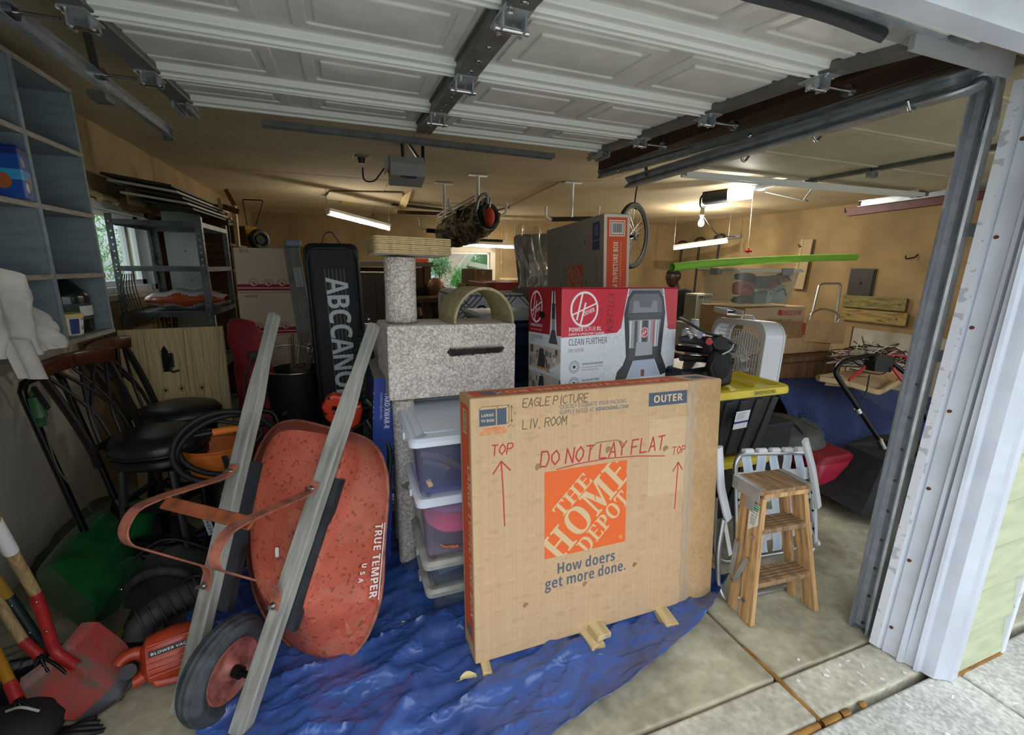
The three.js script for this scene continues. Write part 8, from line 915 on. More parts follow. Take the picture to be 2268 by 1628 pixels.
// ---------------------------------------------------------------- middle distance and rear
{
  const OR = '#d9582c', plain = M(mott([0x8a806e, 0x968c78, 0xa29883], 0.8, 6, 401), 0.9);
  const edge = M(cv(171, 800, (c, W, H) => { c.fillStyle = '#d9cdbc'; c.fillRect(0, 0, W, H); c.fillStyle = OR; c.fillRect(18, 18, W - 36, H - 36); c.strokeStyle = '#e9dccb'; c.lineWidth = 6; c.strokeRect(38, 36, 98, 82); c.fillStyle = '#d8d4ca'; c.fillRect(46, 44, 82, 66); c.fillStyle = '#55565a'; for (let i = 0; i < 18; i++) c.fillRect(56 + i * 3.5, 52, 1 + 1.8 * hash(i, 1, 2), 48); txt(c, 'MEDIUM TV/PICTURE BOX', 94, 505, 44, '#ecdccc', { bold: 1, rot: -PI / 2, fit: 356 }); txt(c, '38 x 6 x 38 extends to fit most flat screens', 116, 420, 13, '#ecc8b4', { rot: -PI / 2, fit: 270 }); }), 0.75);
  const lside = M(cv(788, 800, (c, W, H) => { c.fillStyle = '#958b79'; c.fillRect(0, 0, W, H); c.fillStyle = '#3f4a66'; c.fillRect(661, 33, 84, 100); c.fillRect(661, 138, 84, 50); c.fillStyle = '#5b668a'; c.fillRect(682, 50, 44, 60); c.fillStyle = OR; c.fillRect(640, 50, 7, 120); c.save(); c.translate(342, 264); c.fillStyle = '#c4562f'; c.fillRect(0, 0, 200, 200); c.beginPath(); c.rect(0, 0, 200, 200); c.clip(); c.translate(100, 100); c.rotate(PI / 4); txt(c, 'THE', 0, -36, 60, '#b3a48c', { bold: 1, font: 'serif', align: 'center' }); txt(c, 'HOME', 0, 28, 78, '#b3a48c', { bold: 1, font: 'serif', align: 'center' }); txt(c, 'DEPOT', 0, 88, 56, '#b3a48c', { bold: 1, font: 'serif', align: 'center' }); c.restore(); txt(c, 'How doers', 300, 280, 22, '#55524a', { bold: 1, rot: PI / 2 }); txt(c, 'get more done.', 272, 264, 22, '#55524a', { bold: 1, rot: PI / 2 }); c.fillStyle = '#6d6a5c'; c.fillRect(704, 230, 9, 150); c.fillStyle = '#1c1812'; for (const [x, y] of [[213, 116], [565, 118], [229, 360], [580, 358]]) c.fillRect(x, y, 8, 26); }), 0.9);
  const t = carton('picture_carton', 'tall flat carton with an orange printed edge standing behind the red and white carton', 'cardboard box', 0.171, 0.81, 0.788, [1.482, 0.975, -2.62], [-0.049, -0.013, 0.024], [plain, lside, plain, plain, edge, plain]); obj('tape', rbox(0.05, 0.003, 0.79, 0.001, [0, 0.811, 0]), M(0xb9a888, 0.3), t);
  const s = thing('wooden_cabinet', 'dark brown cabinet standing under the tall flat carton with the orange edge', 'cabinet'); obj('cabinet_body', rbox(0.62, 0.9, 0.72, 0.008, [1.42, 0.48, -2.68]), brownWood, s); obj('cabinet_top', rbox(0.66, 0.03, 0.76, 0.006, [1.42, 0.945, -2.68]), darkWood, s); for (const k of [0, 1, 2]) { const d = obj('drawer', rbox(0.56, 0.24, 0.02, 0.004, [1.42, 0.2 + k * 0.28, -2.315]), darkWood, s); obj('knob', new THREE.SphereGeometry(0.014, 10, 8).translate(1.42, 0.2 + k * 0.28, -2.295), steel, d); }
}
{ // navy totes between the cat tree and the glossy carton
  const y = 1.239, m = M(mott([0x1c2840, 0x27365a, 0x33446a], 0.4, 6, 403), 0.45);
  for (const [k, lab] of [[0, 'navy storage tote with a pale lid, topmost beside the cat tree'], [1, 'navy storage tote beneath the pale-lidded one beside the cat tree'], [2, 'bottom navy storage tote beside the cat tree']]) { const t = thing('navy_tote', lab, 'storage tote', 'navy totes'), h = y / 3 - 0.004, yb = y - (k + 1) * (y / 3), R = (w, q) => rrect(0.44 - w, 0.42 - w, 0.04, 5).map(([a, b]) => [0.93 + a, q, -2.63 - b]); obj('tub', loft([R(0.08, yb), R(0.07, yb + 0.01), R(0.02, yb + h - 0.05), R(0.0, yb + h - 0.045), R(0.0, yb + h - 0.03)], true, true, 0.5), m, t); obj('lid', loft([R(-0.02, yb + h - 0.035), R(-0.02, yb + h - 0.012), R(0.02, yb + h)], true, true, 0.5), k ? m : M(0xa9b3b8, 0.4), t); obj('handle', rbox(0.16, 0.03, 0.025, 0.008, [0.93, yb + h - 0.07, -2.41]), m, t); }
  // patterned ottoman with black scroll ironwork behind the tunnel
  const lat = M(cv(256, 256, (c) => { c.fillStyle = '#dcdde8'; c.fillRect(0, 0, 256, 256); c.strokeStyle = '#4a4e5a'; c.lineWidth = 7; for (let i = -1; i < 3; i++) for (let j = -1; j < 3; j++) { c.save(); c.translate(i * 128 + 64, j * 128 + 64); c.rotate((i + j) & 1 ? PI / 4 : -PI / 4); for (let k = -1; k <= 1; k++) { c.beginPath(); c.moveTo(k * 28, -84); c.lineTo(k * 28, 84); c.stroke(); } c.restore(); } }), 0.85, bmp(FINE, 0.001)); lat.map.wrapS = lat.map.wrapT = THREE.RepeatWrapping; lat.map.repeat.set(3.4, 3.4);
  const q = [1.201, 1.142, -3.500], t = thing('patterned_mattress', 'pale lattice-patterned mattress seen through the cat tree tunnel', 'mattress'); obj('padding', rbox(0.8, 0.3, 0.9, 0.07, [q[0] + 0.02, q[1] + 0.0, -3.9], [0, 0, -0.02], 5), lat, t); obj('piping', pipe(rrect(0.78, 0.86, 0.07, 5).map(([a, b]) => [q[0] + 0.02 + a, q[1] + 0.13, -3.9 + b]), 0.008, 0, true), M(0x6a6e7c, 0.7), t);
  const bs = thing('metal_bed_base', 'grey metal base carrying the lattice-patterned mattress', 'bed base'); obj('frame', [rbox(0.8, 0.05, 0.9, 0.01, [q[0] + 0.02, q[1] - 0.18, -3.9])], darkPlastic, bs); for (const [x, z] of [[-0.34, 0.38], [0.34, 0.38], [-0.34, -0.38], [0.34, -0.38]]) obj('leg', cyl([q[0] + 0.02 + x, 0, -3.9 + z], [q[0] + 0.02 + x, q[1] - 0.18, -3.9 + z], 0.025), blackMetal, bs);
  const sp = []; for (let i = 0; i <= 30; i++) { const a = i / 30 * 3.4 * PI, r = 0.012 + 0.034 * i / 30; sp.push([0.941 + r * Math.cos(a), 1.179 + r * Math.sin(a), -3.2]); }
  const sc = thing('scroll_ironwork', 'black wrought-iron scroll curl in front of the lattice-patterned mattress', 'ironwork'); obj('scroll', tube([...sp, [0.899, 1.143, -3.200], [0.877, 0.940, -3.200]], 0.0075, 8, false, 3), blackMetal, sc); obj('stem', cyl([0.877, 0.940, -3.200], [0.877, 0.01, -3.2], 0.009), blackMetal, sc); obj('foot_plate', cyl([0.877, 0, -3.2], [0.877, 0.012, -3.2], 0.12, 0.1, 24), blackMetal, sc);
}
{ // plastic-wrapped armchair
  const t = thing('wrapped_armchair', 'armchair wrapped in clear wrinkled plastic, lifted behind the tall flat carton', 'armchair'), a = [1.541, 1.549, -3.700], fab = M(mott([0x5c5548, 0x6c6456, 0x797062], 0.4, 6, 411), 0.8);
  obj('backrest', rbox(0.42, 0.52, 0.1, 0.04, [a[0] + 0.06, a[1] - 0.02, -3.72], [-0.1, 0.25, 0.08], 4), fab, t); obj('seat', rbox(0.5, 0.14, 0.5, 0.05, [a[0] + 0.1, a[1] - 0.28, -3.52], [0, 0.25, 0], 4), fab, t); obj('pale_panel', rbox(0.24, 0.12, 0.02, 0.006, [a[0] + 0.06, a[1] - 0.06, -3.655], [-0.1, 0.25, 0.08]), M(0xb0a99e, 0.7), t);
  obj('plastic_wrap', sheet((u, v) => { const w = 0.01 * Math.sin(u * 34 + v * 5) + 0.02 * (fbm(u, v, 9, 5, 413, 3) - 0.5); return [a[0] - 0.17 + u * 0.48 + 0.02 * Math.sin(v * 7), a[1] - 0.24 + v * 0.52 + 0.03 * Math.sin(u * 20) * v, -3.6 + w - 0.06 * u - 0.08 * v * v]; }, 50, 30, 0.001), new THREE.MeshPhysicalMaterial({ color: 0xf2f0e8, roughness: 0.12, transmission: 0.9, thickness: 0, ior: 1.4 }), t);
  const tb = thing('red_chest', 'dark red wooden chest under the plastic-wrapped armchair', 'chest'), y = 1.367; obj('chest_body', rbox(1.05, y - 0.09, 0.6, 0.01, [1.76, (y - 0.09) / 2, -4.3]), M(mott([0x5a1e16, 0x74281c], 0.5, 8, 415, 20), 0.6), tb); obj('chest_top', rbox(1.1, 0.08, 0.66, 0.01, [1.76, y - 0.045, -4.3]), M(mott([0x7a281a, 0x943622, 0xa04028], 0.6, 8, 417, 20), 0.5), tb); obj('top_patch', rbox(0.28, 0.082, 0.02, 0.004, [1.42, y - 0.045, -3.965]), M(0xa8452c, 0.5), tb);
}
{ // bicycle wheel on a ceiling hook
  const t = thing('bicycle_wheel', 'bicycle wheel with black tyre hung from a ceiling hook', 'wheel'), c = [2.981, 1.852, -4.300], m = mtx(c, [0, 0.48, 0]), at = (g) => g.applyMatrix4(m); obj('tyre', at(new THREE.TorusGeometry(0.325, 0.026, 12, 64)), charcoal, t); obj('rim', at(new THREE.TorusGeometry(0.3, 0.012, 8, 64)), M(0x18191b, 0.4), t); obj('hub', at(cyl([0, 0, -0.05], [0, 0, 0.05], 0.02)), blackMetal, t); obj('sprocket', at(lathe([[0.02, -0.01], [0.045, -0.008], [0.045, 0.008], [0.02, 0.02]], 20).rotateX(PI / 2).translate(0, 0, 0.035)), darkGalv, t);
  for (let k = 0; k < 24; k++) { const a = k / 24 * 2 * PI, b = a + (k % 2 ? 0.5 : -0.5), s = k % 4 < 2 ? 0.035 : -0.035; obj('spoke', at(cyl([0.02 * Math.cos(b), 0.02 * Math.sin(b), s], [0.3 * Math.cos(a), 0.3 * Math.sin(a), 0], 0.0016, 0.0016, 5)), steel, t); }
  tag(obj('ceiling_hook', tube([[c[0] + 0.03, 2.42, c[2]], [c[0] + 0.01, 2.36, c[2]], [c[0], 2.3, c[2]], [c[0] + 0.0, c[1] + 0.29, c[2]], [c[0] + 0.02, c[1] + 0.28, c[2]]], 0.008), blackMetal), 'black bent ceiling hook holding the bicycle wheel', 'hook');
}
{ // overhead T racks and the camouflage bag
  const foam = M(0x17130f, 0.9); const rack = (label, top, bars) => { const t = thing('ceiling_rack', label, 'ceiling rack', 'overhead racks'); obj('ceiling_plate', rbox(0.2, 0.012, 0.06, 0.004, [top[0], 2.412, top[2]]), white, t); obj('stem', cyl([top[0], 2.41, top[2]], [top[0], bars[0][0][1] - 0.0, top[2]], 0.017), white, t); bars.forEach(([a, b]) => { const s = obj('arm', cyl(a, b, 0.0135), white, t); obj('foam_sleeve', cyl(mix(a, b, 0.06), mix(a, b, 0.94), 0.024), foam, s); const d = V(b).sub(V(a)).normalize().multiplyScalar(0.035).toArray(); for (const [p, k] of [[a, -1], [b, 1]]) obj('upturned_end', [tube([p, add(p, [d[0] * k, 0.03, d[2] * k]), add(p, [d[0] * k * 1.2, 0.1, d[2] * k * 1.2])], 0.0125), cyl(add(p, [d[0] * k * 1.2, 0.1, d[2] * k * 1.2]), add(p, [d[0] * k * 1.2, 0.13, d[2] * k * 1.2]), 0.016)], white, s); }); };
  const a1 = [1.071, 2.041, -4.700], b1 = [1.608, 2.038, -4.700], a2 = [0.876, 1.898, -5.300], b2 = [1.242, 1.882, -5.300];
  rack('white overhead rack with black foam arm carrying the camouflage bag', [(a1[0] + b1[0]) / 2, 2.4, -4.7], [[a1, b1]]); rack('second white overhead rack with foam arm at the far end of the camouflage bag', [(a2[0] + b2[0]) / 2 + 0.05, 2.4, -5.3], [[a2, b2]]);
  rack('white overhead rack with empty foam arm left of the bicycle wheel', [2.404, 2.4, -4.66], [[[2.133, 2.018, -4.660], [2.706, 2.055, -4.660]]]); rack('small white overhead rack above the horizontal tube light by the back window', [2.403, 2.4, -7.8], [[[2.099, 1.959, -7.800], [2.706, 1.956, -7.800]]]);
  const cam = M(paint(256, 0.5, (u, v) => { const a = fbm(u, v, 7, 9, 421, 3), b = fbm(u, v, 9, 7, 423, 3); return a > 0.56 ? [62, 56, 44] : b > 0.55 ? [168, 158, 130] : a < 0.4 ? [92, 86, 62] : [128, 122, 96]; }), 0.9, bmp(NZ, 0.004)), t = thing('camouflage_bag', 'camouflage bag of folded chairs with an orange patch hanging in the overhead racks', 'bag'), p = [1.375, 1.997, -4.450], q = [1.119, 1.850, -5.350];
  obj('bag_body', loft(Array.from({ length: 16 }, (_, j) => { const k = j / 15, c = mix(p, q, k), m = basis(c, add(q, p, -1)), r = 0.16 * (0.75 + 0.4 * Math.sin(PI * (0.1 + k * 0.85))) * (1 + 0.1 * Math.sin(j * 2.4)); return Array.from({ length: 24 }, (_, i) => { const a = i / 24 * 2 * PI, f = r * (0.9 + 0.2 * fbm(i / 24, k, 5, 6, 425)); return V([f * Math.cos(a), 0, f * Math.sin(a)]).applyMatrix4(m).toArray(); }); }), true, true, 1), cam, t);
  obj('orange_patch', new THREE.SphereGeometry(0.085, 18, 12).scale(0.65, 1, 0.5).translate(...[1.356, 1.979, -4.360]), M(0xc8421c, 0.7), t); obj('dark_opening', new THREE.TorusGeometry(0.1, 0.03, 8, 20).applyMatrix4(basis(p, add(q, p, -1)).multiply(new THREE.Matrix4().makeRotationX(PI / 2))), charcoal, t);
  for (const k of [0, 1, 2]) obj('chair_pole', cyl(add([1.250, 2.124, -4.500], [0, k * 0.03, 0]), add([1.003, 1.983, -5.200], [0, k * 0.035, 0]), 0.008), alu, t);
  obj('folded_frame', [tube([[1.236, 2.021, -4.420], [1.273, 2.157, -4.420], [1.337, 2.194, -4.420], [1.356, 2.103, -4.420]], 0.016), tube([[1.279, 2.025, -4.440], [1.316, 2.133, -4.440], [1.381, 2.158, -4.440], [1.372, 2.039, -4.440]], 0.014)], M(0x8f9294, 0.4, { metal: 0.6 }), t); obj('strap', [0.25, 0.45, 0.65, 0.82].map((k) => new THREE.TorusGeometry(0.135, 0.012, 6, 24).applyMatrix4(basis(mix(p, q, k), add(q, p, -1)).multiply(new THREE.Matrix4().makeRotationX(PI / 2)))), blackRubber, t);
}
{ // rear workbench zone on the left, window sill things
  const gy = 1.521, t = thing('rear_workbench', 'long grey-topped workbench along the back behind the canopy bag', 'workbench'); obj('bench_top', rbox(2.0, 0.06, 0.6, 0.006, [0.1, gy, -6.3]), M(0x77736a, 0.7), t); obj('back_panel', rbox(1.9, gy - 0.1, 0.03, 0.004, [0.1, gy / 2, -6.4]), brownWood, t); for (const x of [-0.82, 0.1, 1.02]) obj('leg', rbox(0.09, gy - 0.03, 0.09, 0.005, [x, (gy - 0.03) / 2, -6.06]), M(0x6a4e30, 0.8), t); obj('lower_shelf', rbox(1.9, 0.03, 0.5, 0.004, [0.1, gy * 0.45, -6.25]), M(0x6a5a44, 0.8), t);
  const ty = 1.424, g = thing('grey_cabinet', 'dull grey steel cabinet with a bright top edge left of the cat tree post', 'cabinet'); obj('cabinet_body', rbox(0.6, ty - 0.02, 0.4, 0.006, [0.33, (ty - 0.02) / 2, -5.75]), M(0x57534a, 0.6), g); obj('top_edge', rbox(0.62, 0.014, 0.42, 0.004, [0.33, ty - 0.008, -5.75]), M(0xb9b4a6, 0.4), g); obj('door_seam', rbox(0.006, ty - 0.2, 0.004, 0.001, [0.33, ty / 2, -5.547]), blackPlastic, g);
  const by = 1.165, b = thing('wood_table', 'dark brown wooden table edge right of the cat tree post', 'table'); obj('table_top', rbox(0.95, 0.05, 0.36, 0.008, [1.12, by, -4.83], [0, 0.1, 0.03]), darkWood, b); for (const [x, z] of [[0.78, -4.72], [1.5, -4.75], [0.8, -4.94], [1.5, -4.97]]) obj('leg', rbox(0.06, by - 0.02, 0.06, 0.006, [x, (by - 0.02) / 2, z]), brownWood, b);
  const q = [1.496, 1.391, -5.200], cb = thing('small_carton', 'small brown carton with grey tape in front of the back window', 'cardboard box'); obj('carton_body', rbox(0.24, 0.16, 0.2, 0.004, [q[0] + 0.01, q[1], -5.2]), kraft, cb); obj('side_flap', rbox(0.05, 0.17, 0.2, 0.003, [q[0] - 0.13, q[1], -5.18], [0, 0.6, 0]), M(0x9a8460, 0.85), cb); obj('tape', [rbox(0.045, 0.002, 0.204, 0.0005, [q[0] + 0.02, q[1] + 0.081, -5.2]), rbox(0.045, 0.06, 0.002, 0.0005, [q[0] + 0.02, q[1] + 0.05, -5.099])], M(0x8f8f86, 0.4), cb);
  const ps = thing('filing_cabinet', 'brown cabinet under the small carton by the back window', 'cabinet'); obj('cabinet_body', rbox(0.4, q[1] - 0.09, 0.4, 0.006, [q[0], (q[1] - 0.09) / 2, -5.28]), brownWood, ps); obj('drawer', rbox(0.34, 0.3, 0.02, 0.004, [q[0], q[1] - 0.3, -5.07]), darkWood, ps);
  const o = thing('orange_case', 'orange-red plastic case on a small bracket beside the back window', 'case'), oc = [1.244, 1.571, -8.000]; obj('case_body', rbox(0.24, 0.09, 0.2, 0.02, oc), M(0xc1441c, 0.5), o); obj('lid', rbox(0.25, 0.025, 0.21, 0.01, add(oc, [0, 0.045, 0])), M(0xd0562a, 0.45), o); obj('bracket', rbox(0.5, 0.02, 0.25, 0.004, add(oc, [0.05, -0.06, -0.1])), brownWood, o);
  const h = thing('hanging_rope', 'bundle of tan rope hanging left of the back window', 'rope'), hc = [1.316, 1.334, -8.300]; obj('coil', [0, 1, 2].map((k) => tube([add(hc, [-0.05 + k * 0.05, 0.18, 0]), add(hc, [-0.09 + k * 0.06, -0.05, 0.02]), add(hc, [-0.02 + k * 0.03, -0.22, 0]), add(hc, [0.06 + k * 0.02, -0.02, -0.02]), add(hc, [0.03, 0.16, 0])], 0.016)), M(0x9a7c4a, 0.9), h); obj('binding', cyl(add(hc, [-0.04, 0.1, 0]), add(hc, [0.05, 0.12, 0]), 0.035), M(0x3a2a18, 0.9), h);
  const sh = thing('wall_ledge', 'pale painted ledge on the back wall right of the window', 'shelf'); obj('board', plank([2.95, 1.268 - 0.02, backAt(2.95) + 0.1], [4.3, 1.268 - 0.02, backAt(4.3) + 0.1], [4.3, 1.268 + 0.02, backAt(4.3) + 0.1], [2.95, 1.268 + 0.02, backAt(2.95) + 0.1], 0.12), M(0xd6c39a, 0.7), sh); obj('support', [3.1, 4.1].map((x) => box(0.04, 0.12, 0.1, [x, 1.268 - 0.08, backAt(x) + 0.05])), palePine, sh);
  for (const [x, l] of [[3.0, 'thin conduit pipe on the back wall just right of the window']]) { const c = thing('conduit', l, 'pipe'); obj('pipe', cyl([x, 1.0, backAt(x) + 0.02], [x, 2.3, backAt(x) + 0.02], 0.012), M(0xb99a66, 0.6), c); obj('clip', box(0.05, 0.03, 0.02, [x, 1.6, backAt(x) + 0.015]), M(0xc9b184, 0.6), c); }
}
{ // outside: neighbour's house behind the rear window, trees by the left one
  const h = thing('neighbour_house', 'neighbouring house with a brown roof and white gable trim seen through the back window', 'house');
  obj('wall', span(-2, 2.860, -0.2, 3.2, -17, -15.6), M(0xd5dde6, 0.8), h); for (let k = 0; k < 16; k++) obj('siding_board', span(-2, 2.891, k * 0.2, 0.19 + k * 0.2, -15.6, -15.56, 0.004), M(0xdde4ec, 0.7), h);
  obj('roof', plank([2.570, 0.811, -14.000], [2.911, 0.829, -13.600], [3.771, 2.025, -13.600], [3.356, 2.116, -15.000], 0.1), M(mott([0x8a7464, 0x9a8472, 0xa89280], 0.6, 20, 431, 6), 0.9), h);
  obj('gable_trim', [bar([2.862, 0.834, -13.500], [3.715, 2.021, -13.500], 0.2, 0.06, [0, 0, 1]), bar([3.541, 1.591, -13.600], [4.118, 1.491, -13.600], 0.14, 0.3, [0, 0, 1])], M(0xc9c4b0, 0.7), h);
  obj('porch_wall', plank([3.702, 0.778, -14.600], [4.485, 0.776, -14.600], [4.484, 1.520, -14.600], [3.801, 1.583, -14.600], 0.1), M(0x5d5648, 0.8), h); obj('post', cyl([3.912, -0.2, -13.7], [3.913, 1.515, -13.700], 0.05), M(0xc9c4b0, 0.7), h);
  const leafM = new THREE.MeshPhysicalMaterial({ color: 0x6fb040, roughness: 0.8, transmission: 0.3, thickness: 0 }), leafM2 = new THREE.MeshPhysicalMaterial({ color: 0x9fc48c, roughness: 0.8, transmission: 0.3, thickness: 0 });
  const tree = (label, c, r, n, m, sd, ls) => { const t = thing('leafy_tree', label, 'tree'); const lg = new THREE.BufferGeometry(); lg.setAttribute('position', new THREE.Float32BufferAttribute([0, 0, 0, ls * 0.5, ls * 0.1, ls * 0.1, ls, 0, 0, ls * 0.5, -ls * 0.1, ls * 0.1, ls * 0.5, 0, -0.01].map((q) => q), 3)); lg.setIndex([0, 3, 1, 1, 3, 2]); lg.computeVertexNormals(); const im = new THREE.InstancedMesh(lg, m, n), d = new THREE.Object3D(); for (let i = 0; i < n; i++) { const a = hash(i, 1, sd) * 2 * PI, b = Math.acos(2 * hash(i, 2, sd) - 1), q = r * Math.cbrt(hash(i, 3, sd)) * (0.7 + 0.5 * hash((a * 3) | 0, (b * 4) | 0, sd)); d.position.set(c[0] + q * Math.sin(b) * Math.cos(a), c[1] + q * Math.cos(b) * 0.9, c[2] + q * Math.sin(b) * Math.sin(a)); d.rotation.set(hash(i, 4, sd) * 6, hash(i, 5, sd) * 6, hash(i, 6, sd) * 6); d.updateMatrix(); im.setMatrixAt(i, d.matrix); im.setColorAt(i, new THREE.Color().setHSL(0.25 + 0.06 * hash(i, 7, sd), 0.3 + 0.2 * hash(i, 8, sd), 0.45 + 0.4 * hash(i, 9, sd))); } im.name = numbered('foliage'); im.userData.kind = 'stuff'; t.add(im); obj('trunk', cyl([c[0], -0.2, c[2]], [c[0], c[1], c[2]], r * 0.07, r * 0.04), brownWood, t); for (let k = 0; k < 4; k++) obj('branch', cyl([c[0], c[1] * 0.7, c[2]], [c[0] + r * 0.5 * Math.cos(k * 1.7), c[1] + r * 0.3, c[2] + r * 0.5 * Math.sin(k * 1.7)], r * 0.03, r * 0.012), brownWood, t); t.userData.fixed = 1; };
  tree('pale green leafy tree outside the left window', [-6.5, 2.2, -12.5], 2.6, 9000, leafM2, 441, 0.16); tree('second leafy tree farther left outside the left window', [-9.5, 2.6, -11], 3, 8000, leafM2, 443, 0.18); tree('bright green bush at the left outside the back window', [2.221, 1.542, -11.400], 0.32, 1500, leafM, 445, 0.1); tree('dark green bush low outside the back window', [3.019, 1.143, -12.200], 0.4, 1800, leafM, 447, 0.1); tree('green tree behind the gable outside the back window', [6.184, 1.931, -20.000], 0.9, 3000, leafM, 449, 0.2);
}

// ---------------------------------------------------------------- two people sorting things at the rear
function field(bones, min, size, res, k = 0.03) { // one continuous surface around tapered capsules [a, b, ra, rb]
  const mc = new MarchingCubes(res, new THREE.MeshBasicMaterial(), false, false, 400000); mc.reset(); mc.isolation = 0;
  const B = bones.map(([a, b, ra, rb]) => ({ a, d: add(b, a, -1), ra, rb })), h = res / 2;
  for (let z = 0; z < res; z++) for (let y = 0; y < res; y++) for (let x = 0; x < res; x++) {
    const p = [min[0] + size * x / res, min[1] + size * y / res, min[2] + size * z / res]; let s = 0, best = 1e9;
    for (const { a, d, ra, rb } of B) { const q = add(p, a, -1), dd = d[0] * d[0] + d[1] * d[1] + d[2] * d[2] || 1e-9, t = Math.max(0, Math.min(1, (q[0] * d[0] + q[1] * d[1] + q[2] * d[2]) / dd)), e = Math.hypot(q[0] - d[0] * t, q[1] - d[1] * t, q[2] - d[2] * t) - (ra + (rb - ra) * t); s += Math.exp(-e / k); if (e < best) best = e; }
    mc.field[x + y * res + z * res * res] = -(best > 0.3 ? best : -k * Math.log(s));
  }
  mc.update(); const n = mc.count, P = mc.positionArray.slice(0, n * 3), N = mc.normalArray.slice(0, n * 3);
  for (let i = 0; i < n * 3; i += 3) { for (let c = 0; c < 3; c++) P[i + c] = min[c] + size * (P[i + c] + 1) / 2; }
  const g = new THREE.BufferGeometry(); g.setAttribute('position', new THREE.Float32BufferAttribute(P, 3)); g.setAttribute('normal', new THREE.Float32BufferAttribute(N, 3)); return g;
}
function person(label, J, skinC, shirtM, trouserC, hair) { // J: joints in world metres
  const t = thing('person', label, 'person'), skin = M(skinC, 0.5), all = Object.values(J), lo = [0, 1, 2].map((c) => Math.min(...all.map((q) => q[c])) - 0.2), hi = [0, 1, 2].map((c) => Math.max(...all.map((q) => q[c])) + 0.2), size = Math.max(...[0, 1, 2].map((c) => hi[c] - lo[c]));
  const f = V(J.face).normalize(), up = V(J.head).sub(V(J.neck)).normalize(), sd = new THREE.Vector3().crossVectors(up, f).normalize(), hp = (x, y, z) => V(J.head).addScaledVector(sd, x).addScaledVector(up, y).addScaledVector(f, z).toArray();
  const limb = [[J.neck, mix(J.neck, J.head, 0.5), 0.06, 0.055], [J.chest, J.neck, 0.11, 0.065], [J.hip, J.chest, 0.13, 0.14]];
  const arms = []; for (const s of ['L', 'R']) { arms.push([J['shoulder' + s], J['elbow' + s], 0.052, 0.042], [J['elbow' + s], J['wrist' + s], 0.04, 0.028]); }
  const legs = []; for (const s of ['L', 'R']) legs.push([J['hip' + s], J['knee' + s], 0.085, 0.058], [J['knee' + s], J['ankle' + s], 0.055, 0.04]);
  const hands = []; for (const s of ['L', 'R']) { const w = V(J['wrist' + s]), d = w.clone().sub(V(J['elbow' + s])).normalize(), e = new THREE.Vector3().crossVectors(d, new THREE.Vector3(0, 1, 0.2)).normalize(), palm = w.clone().addScaledVector(d, 0.08).toArray(); hands.push([w.toArray(), palm, 0.028, 0.03]); for (let k = 0; k < 4; k++) { const b = V(palm).addScaledVector(e, (k - 1.5) * 0.019), len = [0.065, 0.078, 0.072, 0.055][k], m = b.clone().addScaledVector(d, len * 0.6), c = m.clone().addScaledVector(d, len * 0.4).add(new THREE.Vector3(0, -0.02, 0)); hands.push([b.toArray(), m.toArray(), 0.0095, 0.009], [m.toArray(), c.toArray(), 0.009, 0.0075]); } const tb = w.clone().addScaledVector(d, 0.035).addScaledVector(e, -0.025), tm = tb.clone().addScaledVector(e, -0.03).addScaledVector(d, 0.03); hands.push([tb.toArray(), tm.toArray(), 0.012, 0.009]); }
  const headB = [[hp(0, 0.03, -0.015), hp(0, 0.04, 0.02), 0.088, 0.084], [hp(0, -0.06, 0.05), hp(0, -0.02, 0.045), 0.05, 0.062], [hp(0, -0.02, 0.1), hp(0, 0.025, 0.092), 0.014, 0.009], [hp(0.03, -0.05, 0.075), hp(-0.03, -0.05, 0.075), 0.016, 0.016], [hp(0.03, 0.035, 0.085), hp(-0.03, 0.035, 0.085), 0.014, 0.014], [hp(0.085, -0.02, 0), hp(0.09, 0.03, -0.005), 0.012, 0.016], [hp(-0.085, -0.02, 0), hp(-0.09, 0.03, -0.005), 0.012, 0.016], [J.neck, hp(0, -0.05, -0.01), 0.056, 0.056]];
  const head = field(headB, add(J.head, [-0.2, -0.2, -0.2]), 0.4, 72, 0.012), body = field([...limb, ...arms, ...legs], lo, size, 110, 0.025);
  const hg = hands.length ? ['L', 'R'].map((s, i) => field(hands.slice(i * hands.length / 2, (i + 1) * hands.length / 2), add(J['wrist' + s], [-0.22, -0.22, -0.22]), 0.44, 76, 0.006)) : [];
  const b = obj('body', [head, body, ...hg], skin, t);
  for (const s of [-1, 1]) { obj('eye', new THREE.SphereGeometry(0.011, 12, 8).translate(...hp(s * 0.032, 0.012, 0.083)), M(0xe8e2d8, 0.2), b); obj('pupil', new THREE.SphereGeometry(0.006, 10, 8).translate(...hp(s * 0.032, 0.012, 0.09)), M(0x1c1210, 0.2), b); }
  obj('mouth', tube([hp(-0.022, -0.052, 0.094), hp(0, -0.05, 0.1), hp(0.022, -0.052, 0.094)], 0.004), M(0x5a2c26, 0.5), b);
  if (hair) obj('hair', field([[hp(0, 0.045, -0.03), hp(0, 0.06, 0.01), 0.089, 0.08], [hp(0, 0.0, -0.045), hp(0, 0.03, -0.035), 0.075, 0.08]], add(J.head, [-0.2, -0.2, -0.2]), 0.4, 60, 0.012), hair, t);
  const sl = []; for (const s of ['L', 'R']) sl.push([J['shoulder' + s], mix(J['shoulder' + s], J['elbow' + s], 0.62), 0.075, 0.07]);
  obj('shirt', field([[J.chest, mix(J.chest, J.neck, 0.55), 0.14, 0.1], [J.hip, J.chest, 0.155, 0.16], [J.shoulderL, J.shoulderR, 0.075, 0.075], [J.hip, add(J.hip, [0, -0.08, 0]), 0.155, 0.16], ...sl], lo, size, 110, 0.03), shirtM, t);
